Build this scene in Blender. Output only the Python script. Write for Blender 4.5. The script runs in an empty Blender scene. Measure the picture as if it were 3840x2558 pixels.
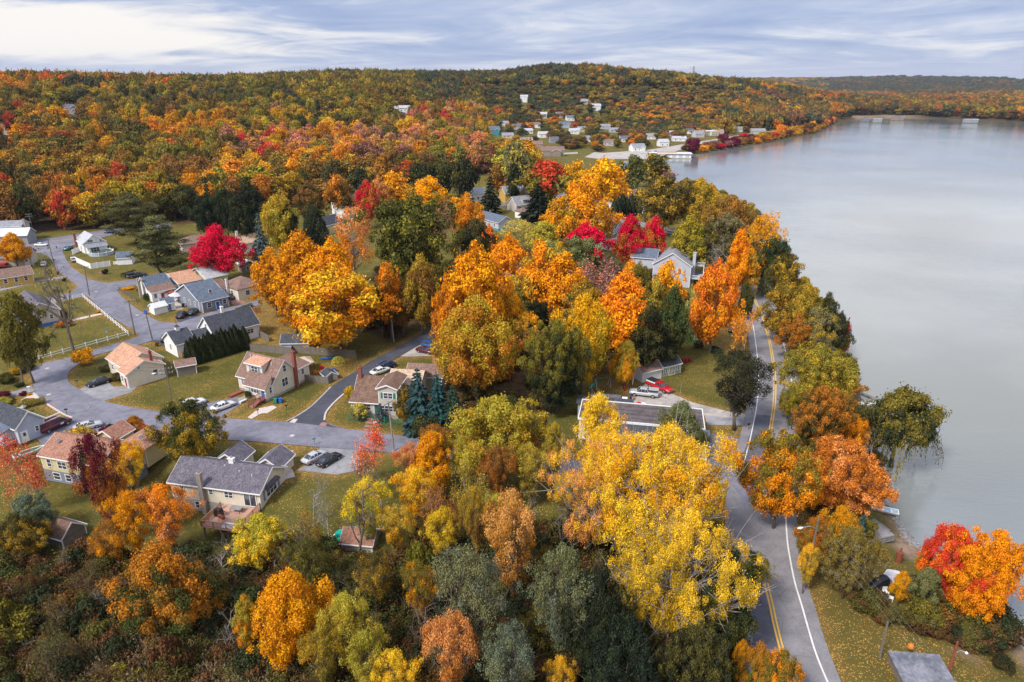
import bpy, math, random
import numpy as np
from math import radians as R, sin, cos, hypot, atan2, pi

# ------------------------------------------------------------------ camera, world, sun, exposure
SC = bpy.context.scene
COL = SC.collection
CAMH = 60.0
PITCH = R(20.7)
cam_d = bpy.data.cameras.new('camera'); cam_d.lens = 24; cam_d.sensor_width = 36
cam_d.clip_start = 0.5; cam_d.clip_end = 40000
cam = bpy.data.objects.new('camera', cam_d); COL.objects.link(cam)
cam.location = (0, 0, CAMH); cam.rotation_euler = (R(90)-PITCH, 0, 0)
SC.camera = cam
SC.view_settings.view_transform = 'Standard'; SC.view_settings.look = 'None'
SC.view_settings.gamma = 1; SC.view_settings.exposure = EXPO = -0.03
SC.cycles.max_bounces = 5; SC.cycles.diffuse_bounces = 2; SC.cycles.glossy_bounces = 2
SC.cycles.transmission_bounces = 3; SC.cycles.transparent_max_bounces = 6; SC.cycles.volume_bounces = 0
SC.cycles.use_denoising = True
SC.cycles.caustics_reflective = False; SC.cycles.caustics_refractive = False

SUN_EL, SUN_AZ = 48, -135      # degrees; azimuth clockwise from +Y (camera heading)
sd = bpy.data.lights.new('sun', 'SUN'); sd.energy = 4.6; sd.angle = R(13); sd.color = (1, .95, .88)
so = bpy.data.objects.new('sun', sd); COL.objects.link(so)
sx, sy, sz = sin(R(SUN_AZ))*cos(R(SUN_EL)), cos(R(SUN_AZ))*cos(R(SUN_EL)), sin(R(SUN_EL))
so.rotation_euler = (R(90-SUN_EL), 0, atan2(sx, -sy)) ; so.location = (0, 0, 300)

def nd(nt, typ, ins=None, **kw):
    n = nt.nodes.new(typ)
    for k, v in kw.items(): setattr(n, k, v)
    for k, v in (ins or {}).items():
        if hasattr(v, 'is_linked') or isinstance(v, bpy.types.NodeSocket): nt.links.new(v, n.inputs[k])
        else: n.inputs[k].default_value = v
    return n
def mth(nt, op, a, b=0.0, c=None, clamp=False):
    i = {0: a, 1: b}
    if c is not None: i[2] = c
    return nd(nt, 'ShaderNodeMath', i, operation=op, use_clamp=clamp).outputs[0]
def sstep(nt, v, a, b, lo=0.0, hi=1.0):
    return nd(nt, 'ShaderNodeMapRange', {0: v, 1: a, 2: b, 3: lo, 4: hi}, interpolation_type='SMOOTHSTEP').outputs[0]
def mixc(nt, f, a, b, bt='MIX'):
    return nd(nt, 'ShaderNodeMix', {0: f, 6: a, 7: b}, data_type='RGBA', blend_type=bt).outputs[2]

W = bpy.data.worlds.new('World'); SC.world = W; W.use_nodes = True
nt = W.node_tree; nt.nodes.clear()
sky = nd(nt, 'ShaderNodeTexSky', sky_type='NISHITA', sun_disc=False, sun_elevation=R(SUN_EL), sun_rotation=R(SUN_AZ))
tc = nd(nt, 'ShaderNodeTexCoord')
sp = nd(nt, 'ShaderNodeSeparateXYZ', {0: tc.outputs['Generated']})
X_, Y_, Z_ = sp.outputs
zz = mth(nt, 'ADD', mth(nt, 'MAXIMUM', Z_, 0.0), 0.11)
px = mth(nt, 'DIVIDE', X_, zz); py = mth(nt, 'DIVIDE', Y_, zz)
# cloud streaks drift from lower right to upper left
cx_ = mth(nt, 'ADD', px, mth(nt, 'MULTIPLY', py, 0.25)); 
pv = nd(nt, 'ShaderNodeCombineXYZ', {0: mth(nt, 'MULTIPLY', cx_, 0.42), 1: mth(nt, 'MULTIPLY', py, 0.42), 2: 3.7}).outputs[0]
n1 = nd(nt, 'ShaderNodeTexNoise', {'Vector': pv, 'Scale': 0.62, 'Detail': 6.0, 'Roughness': .60, 'Distortion': .9}).outputs[0]
pv2 = nd(nt, 'ShaderNodeCombineXYZ', {0: mth(nt, 'MULTIPLY', cx_, 0.62), 1: mth(nt, 'MULTIPLY', py, 0.8), 2: 9.1}).outputs[0]
n2 = nd(nt, 'ShaderNodeTexNoise', {'Vector': pv2, 'Scale': 1.15, 'Detail': 7.0, 'Roughness': .62, 'Distortion': 1.2}).outputs[0]
az = nd(nt, 'ShaderNodeMath', {0: X_, 1: Y_}, operation='ARCTAN2').outputs[0]
left = sstep(nt, az, -0.02, -0.62)                 # brighter, torn clouds on the left
el = mth(nt, 'ARCSINE', Z_)
wm = mth(nt, 'ADD', mth(nt, 'MULTIPLY', n1, 0.6), mth(nt, 'MULTIPLY', n2, 0.4))
bandw = mth(nt, 'MULTIPLY', sstep(nt, el, 0.012, 0.045), sstep(nt, el, 0.11, 0.06))
white = sstep(nt, mth(nt, 'ADD', wm, mth(nt, 'MULTIPLY', mth(nt, 'MULTIPLY', left, bandw), 0.22)), 0.48, 0.68)
white = mth(nt, 'MAXIMUM', white, mth(nt, 'MULTIPLY', sstep(nt, wm, .44, .56), mth(nt, 'MULTIPLY', sstep(nt, el, .11, .16), sstep(nt, el, .6, .3))))
colr = mixc(nt, sstep(nt, wm, .36, .60), (.34, .44, .72, 1), (.68, .74, .91, 1))
def blob(a0, e0, sa, se): return mth(nt, 'MULTIPLY', sstep(nt, mth(nt, 'ABSOLUTE', mth(nt, 'SUBTRACT', az, a0)), sa, 0.0), sstep(nt, mth(nt, 'ABSOLUTE', mth(nt, 'SUBTRACT', el, e0)), se, 0.0))
bb = mth(nt, 'MAXIMUM', blob(.55, .19, .36, .10), blob(.42, .32, .34, .13))
white = mth(nt, 'MAXIMUM', white, mth(nt, 'MULTIPLY', bb, sstep(nt, n2, .30, .55, .35, 1.0)))
colr = mixc(nt, mth(nt, 'MULTIPLY', bb, .5), colr, (3.6, 3.5, 3.45, 1))
colr = mixc(nt, white, colr, (1.10, 1.05, 1.0, 1))
colr = mixc(nt, sstep(nt, el, 0.04, -0.005, 0, .85), colr, (.78, .78, .90, 1))
up = sstep(nt, el, 0.09, 0.80)
upc = mixc(nt, up, (1, 1, 1, 1), (1.45, 1.43, 1.4, 1))
colr = mixc(nt, 1.0, colr, upc, 'MULTIPLY')
sc10 = nd(nt, 'ShaderNodeVectorMath', {0: colr, 3: 10.0}, operation='SCALE').outputs[0]
tot = mixc(nt, 0.10, sc10, sky.outputs[0])
bg = nd(nt, 'ShaderNodeBackground', {0: tot, 1: 0.1})
nt.links.new(bg.outputs[0], nd(nt, 'ShaderNodeOutputWorld').inputs[0])

# ------------------------------------------------------------------ picture rays -> places on the ground
FS = 2560.0
CR = dict(A=(0,750,2.34),B=(0,1250,2.34),C=(800,1150,2.34),D=(500,1550,2.34),E=(2000,1250,2.34),F=(2000,750,2.34),
          G=(2840,1888,2.34),H=(1700,400,2.34),I=(0,200,1.8108),J=(1300,200,1.8108),K=(2540,200,1.8108),
          L=(2700,1000,1.568),M=(0,1850,2.215),N=(900,1950,2.354),O=(1800,1750,1.941),X=(0,0,1/1.63127))
CP, SP_ = cos(PITCH), sin(PITCH)
def ray(c, x, y):
    ox, oy, s = CR[c]; u = ox+x/s-1920; v = oy+y/s-1279
    return u, FS*CP-v*SP_, -FS*SP_-v*CP
def P(c, x, y, z=0.0):
    dx, dy, dz = ray(c, x, y); t = (z-CAMH)/dz
    return dx*t, dy*t
def proj(x, y, z):           # world -> full-view coordinates (2354 wide)
    dz = z-CAMH
    depth = y*CP - dz*SP_; upv = y*SP_ + dz*CP
    return (1920+FS*x/depth)/1.63127, (1279-FS*upv/depth)/1.63127, depth
def S(a, b, v):
    t = np.clip((v-a)/(b-a), 0, 1); return t*t*(3-2*t)

# ------------------------------------------------------------------ terrain height
LAKEZ = -3.5
shore_px = [(2480,1640),(2400,1560),(2345,1478),(2305,1440),(2275,1400),(2235,1350),(2190,1305),(2150,1280),(2118,1265),(2092,1240),
 (2075,1225),(2062,1195),(2038,1160),(2045,1090),(2022,1040),(1990,950),(1975,890),(1955,850),(1932,800),(1905,740),
 (1880,690),(1835,650),(1805,610),(1785,565),(1765,520),(1730,490),(1690,465),(1640,442),(1575,428),(1545,418),(1548,400),(1532,392),(1520,380),
 (1530,368),(1590,356),(1650,346),(1720,334),(1800,320),(1870,306),(1905,290),(1925,279),(1990,273),(2060,270),(2160,272),
 (2250,276),(2354,281),(2500,290),(2900,310)]
SHORE = np.array([P('X', x, y, LAKEZ) for x, y in shore_px]+[(2600, 300), (900, -60), (120, -60)])
def lake_sd(x, y):           # >0 on land, <0 in the lake
    x = np.atleast_1d(np.asarray(x, float)); y = np.atleast_1d(np.asarray(y, float))
    A = SHORE; B = np.roll(SHORE, -1, 0)
    d2 = np.full(x.shape, 1e18); ins = np.zeros(x.shape, bool)
    for (ax, ay), (bx, by) in zip(A, B):
        ex, ey = bx-ax, by-ay; L = ex*ex+ey*ey
        t = np.clip(((x-ax)*ex+(y-ay)*ey)/L, 0, 1)
        d2 = np.minimum(d2, (x-ax-t*ex)**2+(y-ay-t*ey)**2)
        if ay != by:
            c = ((ay > y) != (by > y)) & (x < ex*(y-ay)/ey+ax)
            ins ^= c
    d = np.sqrt(d2)
    return np.where(ins, -d, d)
def wob(x, y, s, seed=0.0):
    return (np.sin(x/s+seed)*np.cos(y/s*1.17-seed*.7)+.6*np.sin(x/s*1.9-y/s*1.3+seed*2)+.4*np.sin(y/s*2.7+seed*3+x/s*.6))/2
def gza(x, y):
    x = np.atleast_1d(np.asarray(x, float)); y = np.atleast_1d(np.asarray(y, float))
    r = np.hypot(x, y); a = np.degrees(np.arctan2(x, y))
    z = np.zeros_like(r)
    # the western hill, the hill in the middle, the ridge behind the village, far ridges
    z += S(380, 1000, r)*(53*(1-S(-14, 2, a))+6*S(-14, 2, a)*(1-S(4, 9, a)))*(1-.5*S(1200, 1900, r))*(1+.10*wob(x, y, 170, 1))
    z += (60*np.exp(-((x-40)/290)**2-((y-1480)/330)**2))
    z += 42*np.exp(-((x-375)/300)**2-((y-1560)/330)**2)*S(-2, 3, a)+30*np.exp(-((x-600)/200)**2-((y-1850)/320)**2)
    z += 56*np.exp(-((x+950)/520)**2-((y-3300)/500)**2)+ 40*np.exp(-((x+200)/500)**2-((y-2500)/400)**2)
    far = S(3300, 5200, y)
    z += far*(66+10*wob(x, y, 700, 2)+16*np.exp(-((x-3000)/600)**2))*S(200, 900, x)*(1-.4*S(5600, 8000, y))
    z += S(1250, 2600, y)*S(300, 800, x)*(6+5*wob(x, y, 260, 4))
    # the wooded slope falling away in front of the ranch house
    y0 = 111-19*S(-62, -34, x)
    lf = 1-S(8, 34, x)
    z -= lf*(2.7*S(0, 13, y0-y)+.8*S(20, 55, y0-y))
    sd = lake_sd(x, y)
    z = np.where(y > 500, z*(.0+S(8, 330, sd)), z)
    k = S(0, 13, sd)
    z = np.where(sd > 0, (LAKEZ+.03)*(1-k)+z*k, LAKEZ-.05+np.maximum(sd*.22, -5))
    return z
def gz(x, y): return float(gza(x, y)[0])
def G(c, x, y):
    z = 0.0
    for _ in range(6):
        a, b = P(c, x, y, z); z = gz(a, b)
    return a, b, z

# ------------------------------------------------------------------ tagging and mesh building
def tag(o, label=None, cat=None, group=None, kind=None):
    if label: o['label'] = label
    if cat: o['category'] = cat
    if group: o['group'] = group
    if kind: o['kind'] = kind
    return o
def empty(name, loc, rz=0.0, label=None, cat=None, group=None):
    o = bpy.data.objects.new(name, None); COL.objects.link(o)
    o.location = loc; o.rotation_euler = (0, 0, rz); o.empty_display_size = .2
    return tag(o, label, cat, group)
def copy_tree(o, parent=None):
    c = o.copy(); COL.objects.link(c); c.parent = parent
    for ch in o.children: copy_tree(ch, c)
    return c
class MB:
    def __init__(s): s.v = []; s.f = []; s.m = []
    def add(s, vs, fs, m=0):
        b = len(s.v); s.v += [tuple(p) for p in vs]; s.f += [tuple(b+i for i in f) for f in fs]; s.m += [m]*len(fs); return s
    def box(s, x0, x1, y0, y1, z0, z1, m=0):
        return s.add([(x0,y0,z0),(x1,y0,z0),(x1,y1,z0),(x0,y1,z0),(x0,y0,z1),(x1,y0,z1),(x1,y1,z1),(x0,y1,z1)],
                     [(0,3,2,1),(4,5,6,7),(0,1,5,4),(1,2,6,5),(2,3,7,6),(3,0,4,7)], m)
    def obox(s, c, ang, L, Wd, z0, z1, m=0, z0b=None, z1b=None):   # box centred at c, turned by ang
        ca, sa = cos(ang), sin(ang); vs = []
        for z in (z0, z1):
            for a, b in ((-L/2,-Wd/2),(L/2,-Wd/2),(L/2,Wd/2),(-L/2,Wd/2)):
                vs.append((c[0]+a*ca-b*sa, c[1]+a*sa+b*ca, z))
        return s.add(vs, [(0,3,2,1),(4,5,6,7),(0,1,5,4),(1,2,6,5),(2,3,7,6),(3,0,4,7)], m)
    def bar(s, p, q, w, h=None, m=0):                              # beam between two points
        h = h or w
        p = np.array(p, float); q = np.array(q, float); d = q-p; L = np.linalg.norm(d)
        if L < 1e-6: return s
        d /= L; up = np.array((0, 0, 1.)) if abs(d[2]) < .95 else np.array((1., 0, 0))
        a = np.cross(d, up); a /= np.linalg.norm(a); b = np.cross(a, d)
        vs = [p-a*w/2-b*h/2, p+a*w/2-b*h/2, p+a*w/2+b*h/2, p-a*w/2+b*h/2]; vs += [v+d*L for v in vs]
        return s.add(vs, [(0,1,2,3),(4,7,6,5),(0,4,5,1),(1,5,6,2),(2,6,7,3),(3,7,4,0)], m)
    def tube(s, pts, rad, n=6, m=0, cap=True):
        pts = [np.array(p, float) for p in pts]
        if not hasattr(rad, '__len__'): rad = [rad]*len(pts)
        b = len(s.v); ref = None
        for i, p in enumerate(pts):
            d = pts[min(i+1, len(pts)-1)]-pts[max(i-1, 0)]; d = d/(np.linalg.norm(d)+1e-9)
            if ref is None: ref = np.array((1., 0, 0)) if abs(d[0]) < .8 else np.array((0, 1., 0))
            a = np.cross(d, ref); a /= np.linalg.norm(a)+1e-9; c = np.cross(a, d); ref = c
            for k in range(n):
                t = 2*pi*k/n; s.v.append(tuple(p+(a*cos(t)+c*sin(t))*rad[i]))
        for i in range(len(pts)-1):
            for k in range(n):
                k2 = (k+1) % n
                s.f.append((b+i*n+k, b+i*n+k2, b+(i+1)*n+k2, b+(i+1)*n+k)); s.m.append(m)
        if cap:
            s.f.append(tuple(b+k for k in range(n))[::-1]); s.m.append(m)
            e = b+(len(pts)-1)*n; s.f.append(tuple(e+k for k in range(n))); s.m.append(m)
        return s
    def cyl(s, x, y, z0, z1, r, n=12, m=0, r2=None):
        return s.tube([(x, y, z0), (x, y, z1)], [r, r if r2 is None else r2], n, m)
    def prism(s, poly, axis, a, b, m=0):                           # 2-D profile pushed along an axis
        n = len(poly); mk = {'x': lambda p, t: (t, p[0], p[1]), 'y': lambda p, t: (p[0], t, p[1]), 'z': lambda p, t: (p[0], p[1], t)}[axis]
        vs = [mk(p, a) for p in poly]+[mk(p, b) for p in poly]
        fs = [tuple(range(n))[::-1], tuple(range(n, 2*n))]+[(i, (i+1) % n, n+(i+1) % n, n+i) for i in range(n)]
        return s.add(vs, fs, m)
    def build(s, name, mats, parent=None, smooth=False, loc=None):
        me = bpy.data.meshes.new(name); me.from_pydata(s.v, [], s.f)
        for m in (mats if isinstance(mats, (list, tuple)) else [mats]): me.materials.append(m)
        me.polygons.foreach_set('material_index', s.m)
        if smooth: me.polygons.foreach_set('use_smooth', [True]*len(s.f))
        me.update()
        o = bpy.data.objects.new(name, me); COL.objects.link(o)
        if parent: o.parent = parent
        if loc: o.location = loc
        return o

# ------------------------------------------------------------------ materials
def rgba(c): return (c[0], c[1], c[2], 1)
def mat(name, c1, c2=None, sc=2.0, rough=.8, bump=0.0, kind=None, spec=.3, metal=0.0, lines=None, det=5.0):
    m = bpy.data.materials.new(name); m.use_nodes = True; nt = m.node_tree; b = nt.nodes['Principled BSDF']
    b.inputs['Roughness'].default_value = rough; b.inputs['Specular IOR Level'].default_value = spec
    b.inputs['Metallic'].default_value = metal
    tc = nd(nt, 'ShaderNodeTexCoord').outputs['Object']
    if c2 is None: c2 = tuple(v*.8 for v in c1)
    n = nd(nt, 'ShaderNodeTexNoise', {'Vector': tc, 'Scale': sc, 'Detail': det, 'Roughness': .6}).outputs[0]
    n_b = nd(nt, 'ShaderNodeTexNoise', {'Vector': tc, 'Scale': sc*6, 'Detail': 2.0}).outputs[0]
    f = sstep(nt, mth(nt, 'ADD', mth(nt, 'MULTIPLY', n, .7), mth(nt, 'MULTIPLY', n_b, .3)), .34, .66)
    col = mixc(nt, f, rgba(c1), rgba(c2))
    if lines:      # clapboards or shingle courses: (axis, pitch in metres, strength)
        ax, pt, st = lines
        co = nd(nt, 'ShaderNodeSeparateXYZ', {0: tc}).outputs['XYZ'.index(ax)]
        fr = mth(nt, 'FRACT', mth(nt, 'DIVIDE', co, pt))
        g = sstep(nt, fr, .80, .92, 0, st)
        col = mixc(nt, g, col, (c1[0]*.35, c1[1]*.35, c1[2]*.35, 1))
    nt.links.new(col, b.inputs['Base Color'])
    if bump:
        bn = nd(nt, 'ShaderNodeBump', {'Height': n_b, 'Strength': bump, 'Distance': .1})
        nt.links.new(bn.outputs[0], b.inputs['Normal'])
    return m
def roofmat(name, c1, c2):
    m = mat(name, c1, c2, 1.1, .9, 0, lines=None)
    nt = m.node_tree; b = nt.nodes['Principled BSDF']
    tc = nd(nt, 'ShaderNodeTexCoord').outputs['Object']
    spn = nd(nt, 'ShaderNodeSeparateXYZ', {0: tc})
    row = mth(nt, 'FLOOR', mth(nt, 'DIVIDE', spn.outputs[2], .13))
    v = nd(nt, 'ShaderNodeCombineXYZ', {0: mth(nt, 'MULTIPLY', mth(nt, 'ADD', spn.outputs[0], mth(nt, 'MULTIPLY', row, .37)), 2.3),
                                        1: mth(nt, 'MULTIPLY', spn.outputs[1], 2.3), 2: mth(nt, 'MULTIPLY', row, 3.1)}).outputs[0]
    wn = nd(nt, 'ShaderNodeTexNoise', {'Vector': v, 'Scale': 1.6, 'Detail': 1.0}).outputs[0]
    old = b.inputs['Base Color'].links[0].from_socket
    k = sstep(nt, wn, .3, .7, .72, 1.28)
    fr = mth(nt, 'FRACT', mth(nt, 'DIVIDE', spn.outputs[2], .13))
    k2 = mth(nt, 'MULTIPLY', k, sstep(nt, fr, .0, .16, .72, 1))
    cc = nd(nt, 'ShaderNodeVectorMath', {0: old, 3: k2}, operation='SCALE').outputs[0]
    nt.links.new(cc, b.inputs['Base Color'])
    return m
M = {}
def sid(n, c, st=.35): M[n] = mat(n, c, tuple(v*.86 for v in c), .8, .75, lines=('Z', .2, st))
sid('cream', (.74,.67,.54)); sid('white', (.84,.84,.84), .25); sid('bluegrey', (.22,.24,.30)); sid('yellow', (.60,.38,.09))
sid('paleyellow', (.62,.54,.30)); sid('grey', (.33,.34,.36)); sid('lightgrey', (.55,.55,.57)); sid('tan', (.54,.49,.43)); sid('palegrey', (.50,.52,.59))
sid('paleblue', (.45,.50,.62)); sid('teal', (.05,.32,.38)); sid('brownwall', (.30,.24,.19)); sid('darkwood', (.10,.075,.06)); sid('greenside', (.40,.41,.30))
sid('barnwhite', (.72,.72,.72), .5)
M['concrete'] = mat('concrete', (.42,.40,.37), (.28,.26,.24), 1.5, .9, .3)
M['paleconcrete'] = mat('pale_concrete', (.60,.52,.46), (.46,.40,.36), 1.5, .9)
M['trim'] = mat('white_trim', (.82,.82,.82), (.74,.74,.74), 2, .6)
M['glass'] = mat('window_glass', (.03,.035,.045), (.07,.08,.10), .8, .08, spec=.6)
M['door_blue'] = mat('blue_door', (.03,.16,.48), None, 2, .5); M['door_red'] = mat('red_door', (.35,.02,.03)); M['door_green'] = mat('green_door', (.04,.20,.15))
M['door_dark'] = mat('dark_door', (.05,.05,.055)); M['shutter'] = mat('blue_shutter', (.20,.26,.40)); M['shutter_g'] = mat('green_shutter', (.02,.20,.12))
M['shutter_d'] = mat('dark_shutter', (.05,.06,.08))
M['r_salmon'] = roofmat('salmon_shingles', (.44,.225,.14), (.53,.30,.20)); M['r_brown'] = roofmat('brown_shingles', (.17,.105,.085), (.24,.15,.12))
M['r_dark'] = roofmat('dark_shingles', (.045,.05,.065), (.07,.075,.09)); M['r_grey'] = roofmat('grey_shingles', (.20,.205,.235), (.29,.29,.32))
M['r_violet'] = roofmat('charcoal_shingles', (.095,.085,.11), (.15,.135,.16)); M['r_slate'] = roofmat('slate_shingles', (.085,.11,.155), (.13,.155,.20))
M['r_light'] = roofmat('light_grey_shingles', (.36,.37,.40), (.46,.47,.50)); M['r_rust'] = roofmat('rust_shingles', (.27,.13,.09), (.35,.18,.125))
M['r_umber'] = roofmat('umber_shingles', (.13,.075,.055), (.20,.12,.085)); M['r_membrane'] = mat('roof_membrane', (.075,.06,.065), (.15,.12,.12), .7, .6, lines=('X', 1.6, .6))
M['r_tan'] = roofmat('tan_shingles', (.46,.32,.22), (.54,.38,.27)); M['r_white'] = mat('white_roof', (.66,.66,.70), (.5,.5,.55), .6)
M['r_worn'] = mat('worn_felt_roof', (.10,.11,.135), (.26,.26,.30), .5, .7)
M['brick'] = mat('red_brick', (.30,.09,.06), (.22,.07,.05), 5, .9, lines=('Z', .12, .4)); M['stone'] = mat('chimney_stone', (.26,.22,.19), (.38,.34,.30), 4, .9)
M['wood'] = mat('weathered_wood', (.22,.19,.16), (.15,.13,.11), 3, .9, lines=('Z', 2.0, .2)); M['pole'] = mat('pole_wood', (.20,.165,.135), (.13,.105,.09), 3, .9)
M['cedar'] = mat('new_cedar', (.50,.27,.10), (.40,.20,.08), 3, .8); M['deck'] = mat('deck_boards', (.55,.32,.24), (.46,.27,.20), 2, .8, lines=('X', .16, .35))
M['rail'] = mat('deck_rail_wood', (.42,.20,.13), (.34,.16,.10), 2, .8); M['stairred'] = mat('red_stair_wood', (.34,.10,.07), (.28,.08,.06), 2, .7)
M['dock'] = mat('dock_boards', (.30,.28,.28), (.20,.19,.19), 2, .9, lines=('Y', .3, .6)); M['vinyl'] = mat('white_vinyl', (.84,.84,.84), (.78,.78,.78), 2, .5)
M['metal'] = mat('grey_metal', (.45,.46,.48), None, 2, .45, metal=.6); M['wire'] = mat('wire_black', (.04,.04,.045)); M['palewire'] = mat('wire_aluminium', (.55,.55,.55), None, 2, .4)
M['black'] = mat('black_plastic', (.02,.02,.024), (.03,.03,.034), 3, .5); M['rubber'] = mat('tyre_rubber', (.018,.018,.02)); M['rim'] = mat('wheel_rim', (.45,.45,.47), None, 2, .35, metal=.7)
M['red'] = mat('red_plastic', (.55,.02,.03)); M['bluep'] = mat('blue_plastic', (.03,.13,.50)); M['greenp'] = mat('green_plastic', (.03,.22,.15)); M['yellowp'] = mat('yellow_plastic', (.62,.55,.05))
M['orangep'] = mat('orange_plastic', (.65,.20,.03)); M['tealp'] = mat('teal_canvas', (.0,.30,.22), (.02,.42,.32), 1.2, .7); M['white'].name = 'white_siding'
M['whitep'] = mat('white_gelcoat', (.80,.80,.80), None, 2, .3, spec=.5); M['purple'] = mat('purple_plastic', (.10,.03,.16)); M['tarp'] = mat('dark_tarp', (.012,.012,.015), (.03,.03,.035), 2, .3)
M['rust'] = mat('rusty_steel', (.30,.08,.04), (.16,.05,.03), 4, .8); M['canvas'] = mat('beige_canvas', (.58,.48,.40)); M['pool'] = mat('pool_water', (.03,.06,.045), (.05,.09,.06), 1, .05, spec=.6)
M['boatblue'] = mat('pale_blue_paint', (.38,.55,.66), None, 2, .5); M['bark'] = mat('bark', (.11,.085,.065), (.19,.155,.13), 2.5, .95, .4)
M['barkpale'] = mat('pale_bark', (.34,.31,.29), (.22,.20,.18), 2.5, .9); M['barkdark'] = mat('dark_bark', (.055,.043,.036), (.10,.08,.065), 2.5, .9)
M['headlight'] = mat('headlight_glass', (.7,.7,.72), None, 2, .15); M['taillight'] = mat('taillight_red', (.45,.01,.015), None, 2, .25)
M['yellowpaint'] = mat('yellow_road_paint', (.78,.46,.07), (.66,.38,.07), 1.5, .8); M['whitepaint'] = mat('white_road_paint', (.74,.72,.70), (.60,.58,.58), 1.2, .8)
M['slatestone'] = mat('flat_stone', (.30,.28,.27), (.18,.17,.17), 1.5, .9, .3); M['brickpath'] = mat('red_path_brick', (.36,.19,.16), (.26,.14,.12), 3, .9)
def asphalt(name, c, amp=.22):
    m = bpy.data.materials.new(name); m.use_nodes = True; nt = m.node_tree; b = nt.nodes['Principled BSDF']
    tc = nd(nt, 'ShaderNodeTexCoord').outputs['Object']
    a = nd(nt, 'ShaderNodeTexNoise', {'Vector': tc, 'Scale': .16, 'Detail': 5.0, 'Roughness': .6, 'Distortion': .6}).outputs[0]
    d = nd(nt, 'ShaderNodeTexNoise', {'Vector': tc, 'Scale': 5.0, 'Detail': 3.0}).outputs[0]
    vo = nd(nt, 'ShaderNodeTexVoronoi', {'Vector': tc, 'Scale': .22, 'Randomness': 1.0}, feature='DISTANCE_TO_EDGE').outputs[0]
    a2 = nd(nt, 'ShaderNodeTexNoise', {'Vector': tc, 'Scale': .7, 'Detail': 3.0, 'Roughness': .5}).outputs[0]
    a = mth(nt, 'ADD', mth(nt, 'MULTIPLY', a, .65), mth(nt, 'MULTIPLY', a2, .35))
    k = mth(nt, 'ADD', sstep(nt, a, .36, .64, 1-amp, 1+amp), sstep(nt, d, .3, .7, -.09, .09))
    k = mth(nt, 'MULTIPLY', k, sstep(nt, vo, .0, .014, .74, 1))
    col = nd(nt, 'ShaderNodeVectorMath', {0: c, 3: k}, operation='SCALE').outputs[0]
    # scattered fallen leaves
    lf = nd(nt, 'ShaderNodeTexVoronoi', {'Vector': tc, 'Scale': 1.3, 'Randomness': 1.0})
    lfm = mth(nt, 'MULTIPLY', sstep(nt, lf.outputs[0], .10, .07), sstep(nt, nd(nt, 'ShaderNodeSeparateColor', {0: lf.outputs[1]}).outputs[0], .82, .86))
    col = mixc(nt, lfm, col, (.42, .22, .06, 1))
    nt.links.new(col, b.inputs['Base Color']); b.inputs['Roughness'].default_value = .85
    return m
M['asphalt'] = asphalt('asphalt_lane', (.17,.165,.20)); M['asphalt_old'] = asphalt('asphalt_old', (.205,.195,.205), .16); M['asphalt_new'] = asphalt('asphalt_new', (.055,.057,.075))
M['asphalt_patch'] = asphalt('asphalt_patch', (.10,.10,.125)); M['gravelroad'] = asphalt('gravel_drive', (.38,.34,.31)); M['drive'] = asphalt('drive_grey', (.25,.245,.255))

# leaves: colour comes from the tree (object property, or instance attribute for the far wood)
def leafmat(name, transl=.17):
    m = bpy.data.materials.new(name); m.use_nodes = True; nt = m.node_tree; nt.nodes.clear()
    a1 = nd(nt, 'ShaderNodeAttribute', attribute_type='INSTANCER', attribute_name='tcol').outputs['Color']
    a2 = nd(nt, 'ShaderNodeAttribute', attribute_type='INSTANCER', attribute_name='tcol2').outputs['Color']
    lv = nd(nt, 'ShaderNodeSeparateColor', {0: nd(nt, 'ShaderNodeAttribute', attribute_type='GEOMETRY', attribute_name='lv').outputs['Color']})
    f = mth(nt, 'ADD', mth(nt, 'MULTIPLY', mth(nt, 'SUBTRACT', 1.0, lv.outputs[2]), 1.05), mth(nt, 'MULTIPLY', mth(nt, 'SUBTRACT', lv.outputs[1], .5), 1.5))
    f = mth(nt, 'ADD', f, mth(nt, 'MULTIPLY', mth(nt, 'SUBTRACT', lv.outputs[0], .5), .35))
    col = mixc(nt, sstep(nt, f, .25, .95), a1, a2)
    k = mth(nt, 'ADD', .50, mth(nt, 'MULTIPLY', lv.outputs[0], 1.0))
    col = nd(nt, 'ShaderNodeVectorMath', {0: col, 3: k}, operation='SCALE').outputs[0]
    d = nd(nt, 'ShaderNodeBsdfDiffuse', {0: col}); t = nd(nt, 'ShaderNodeBsdfTranslucent', {0: col})
    mx = nd(nt, 'ShaderNodeMixShader', {0: transl, 1: d.outputs[0], 2: t.outputs[0]})
    nt.links.new(mx.outputs[0], nd(nt, 'ShaderNodeOutputMaterial').inputs[0])
    return m
M['leaf'] = leafmat('foliage')

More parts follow.
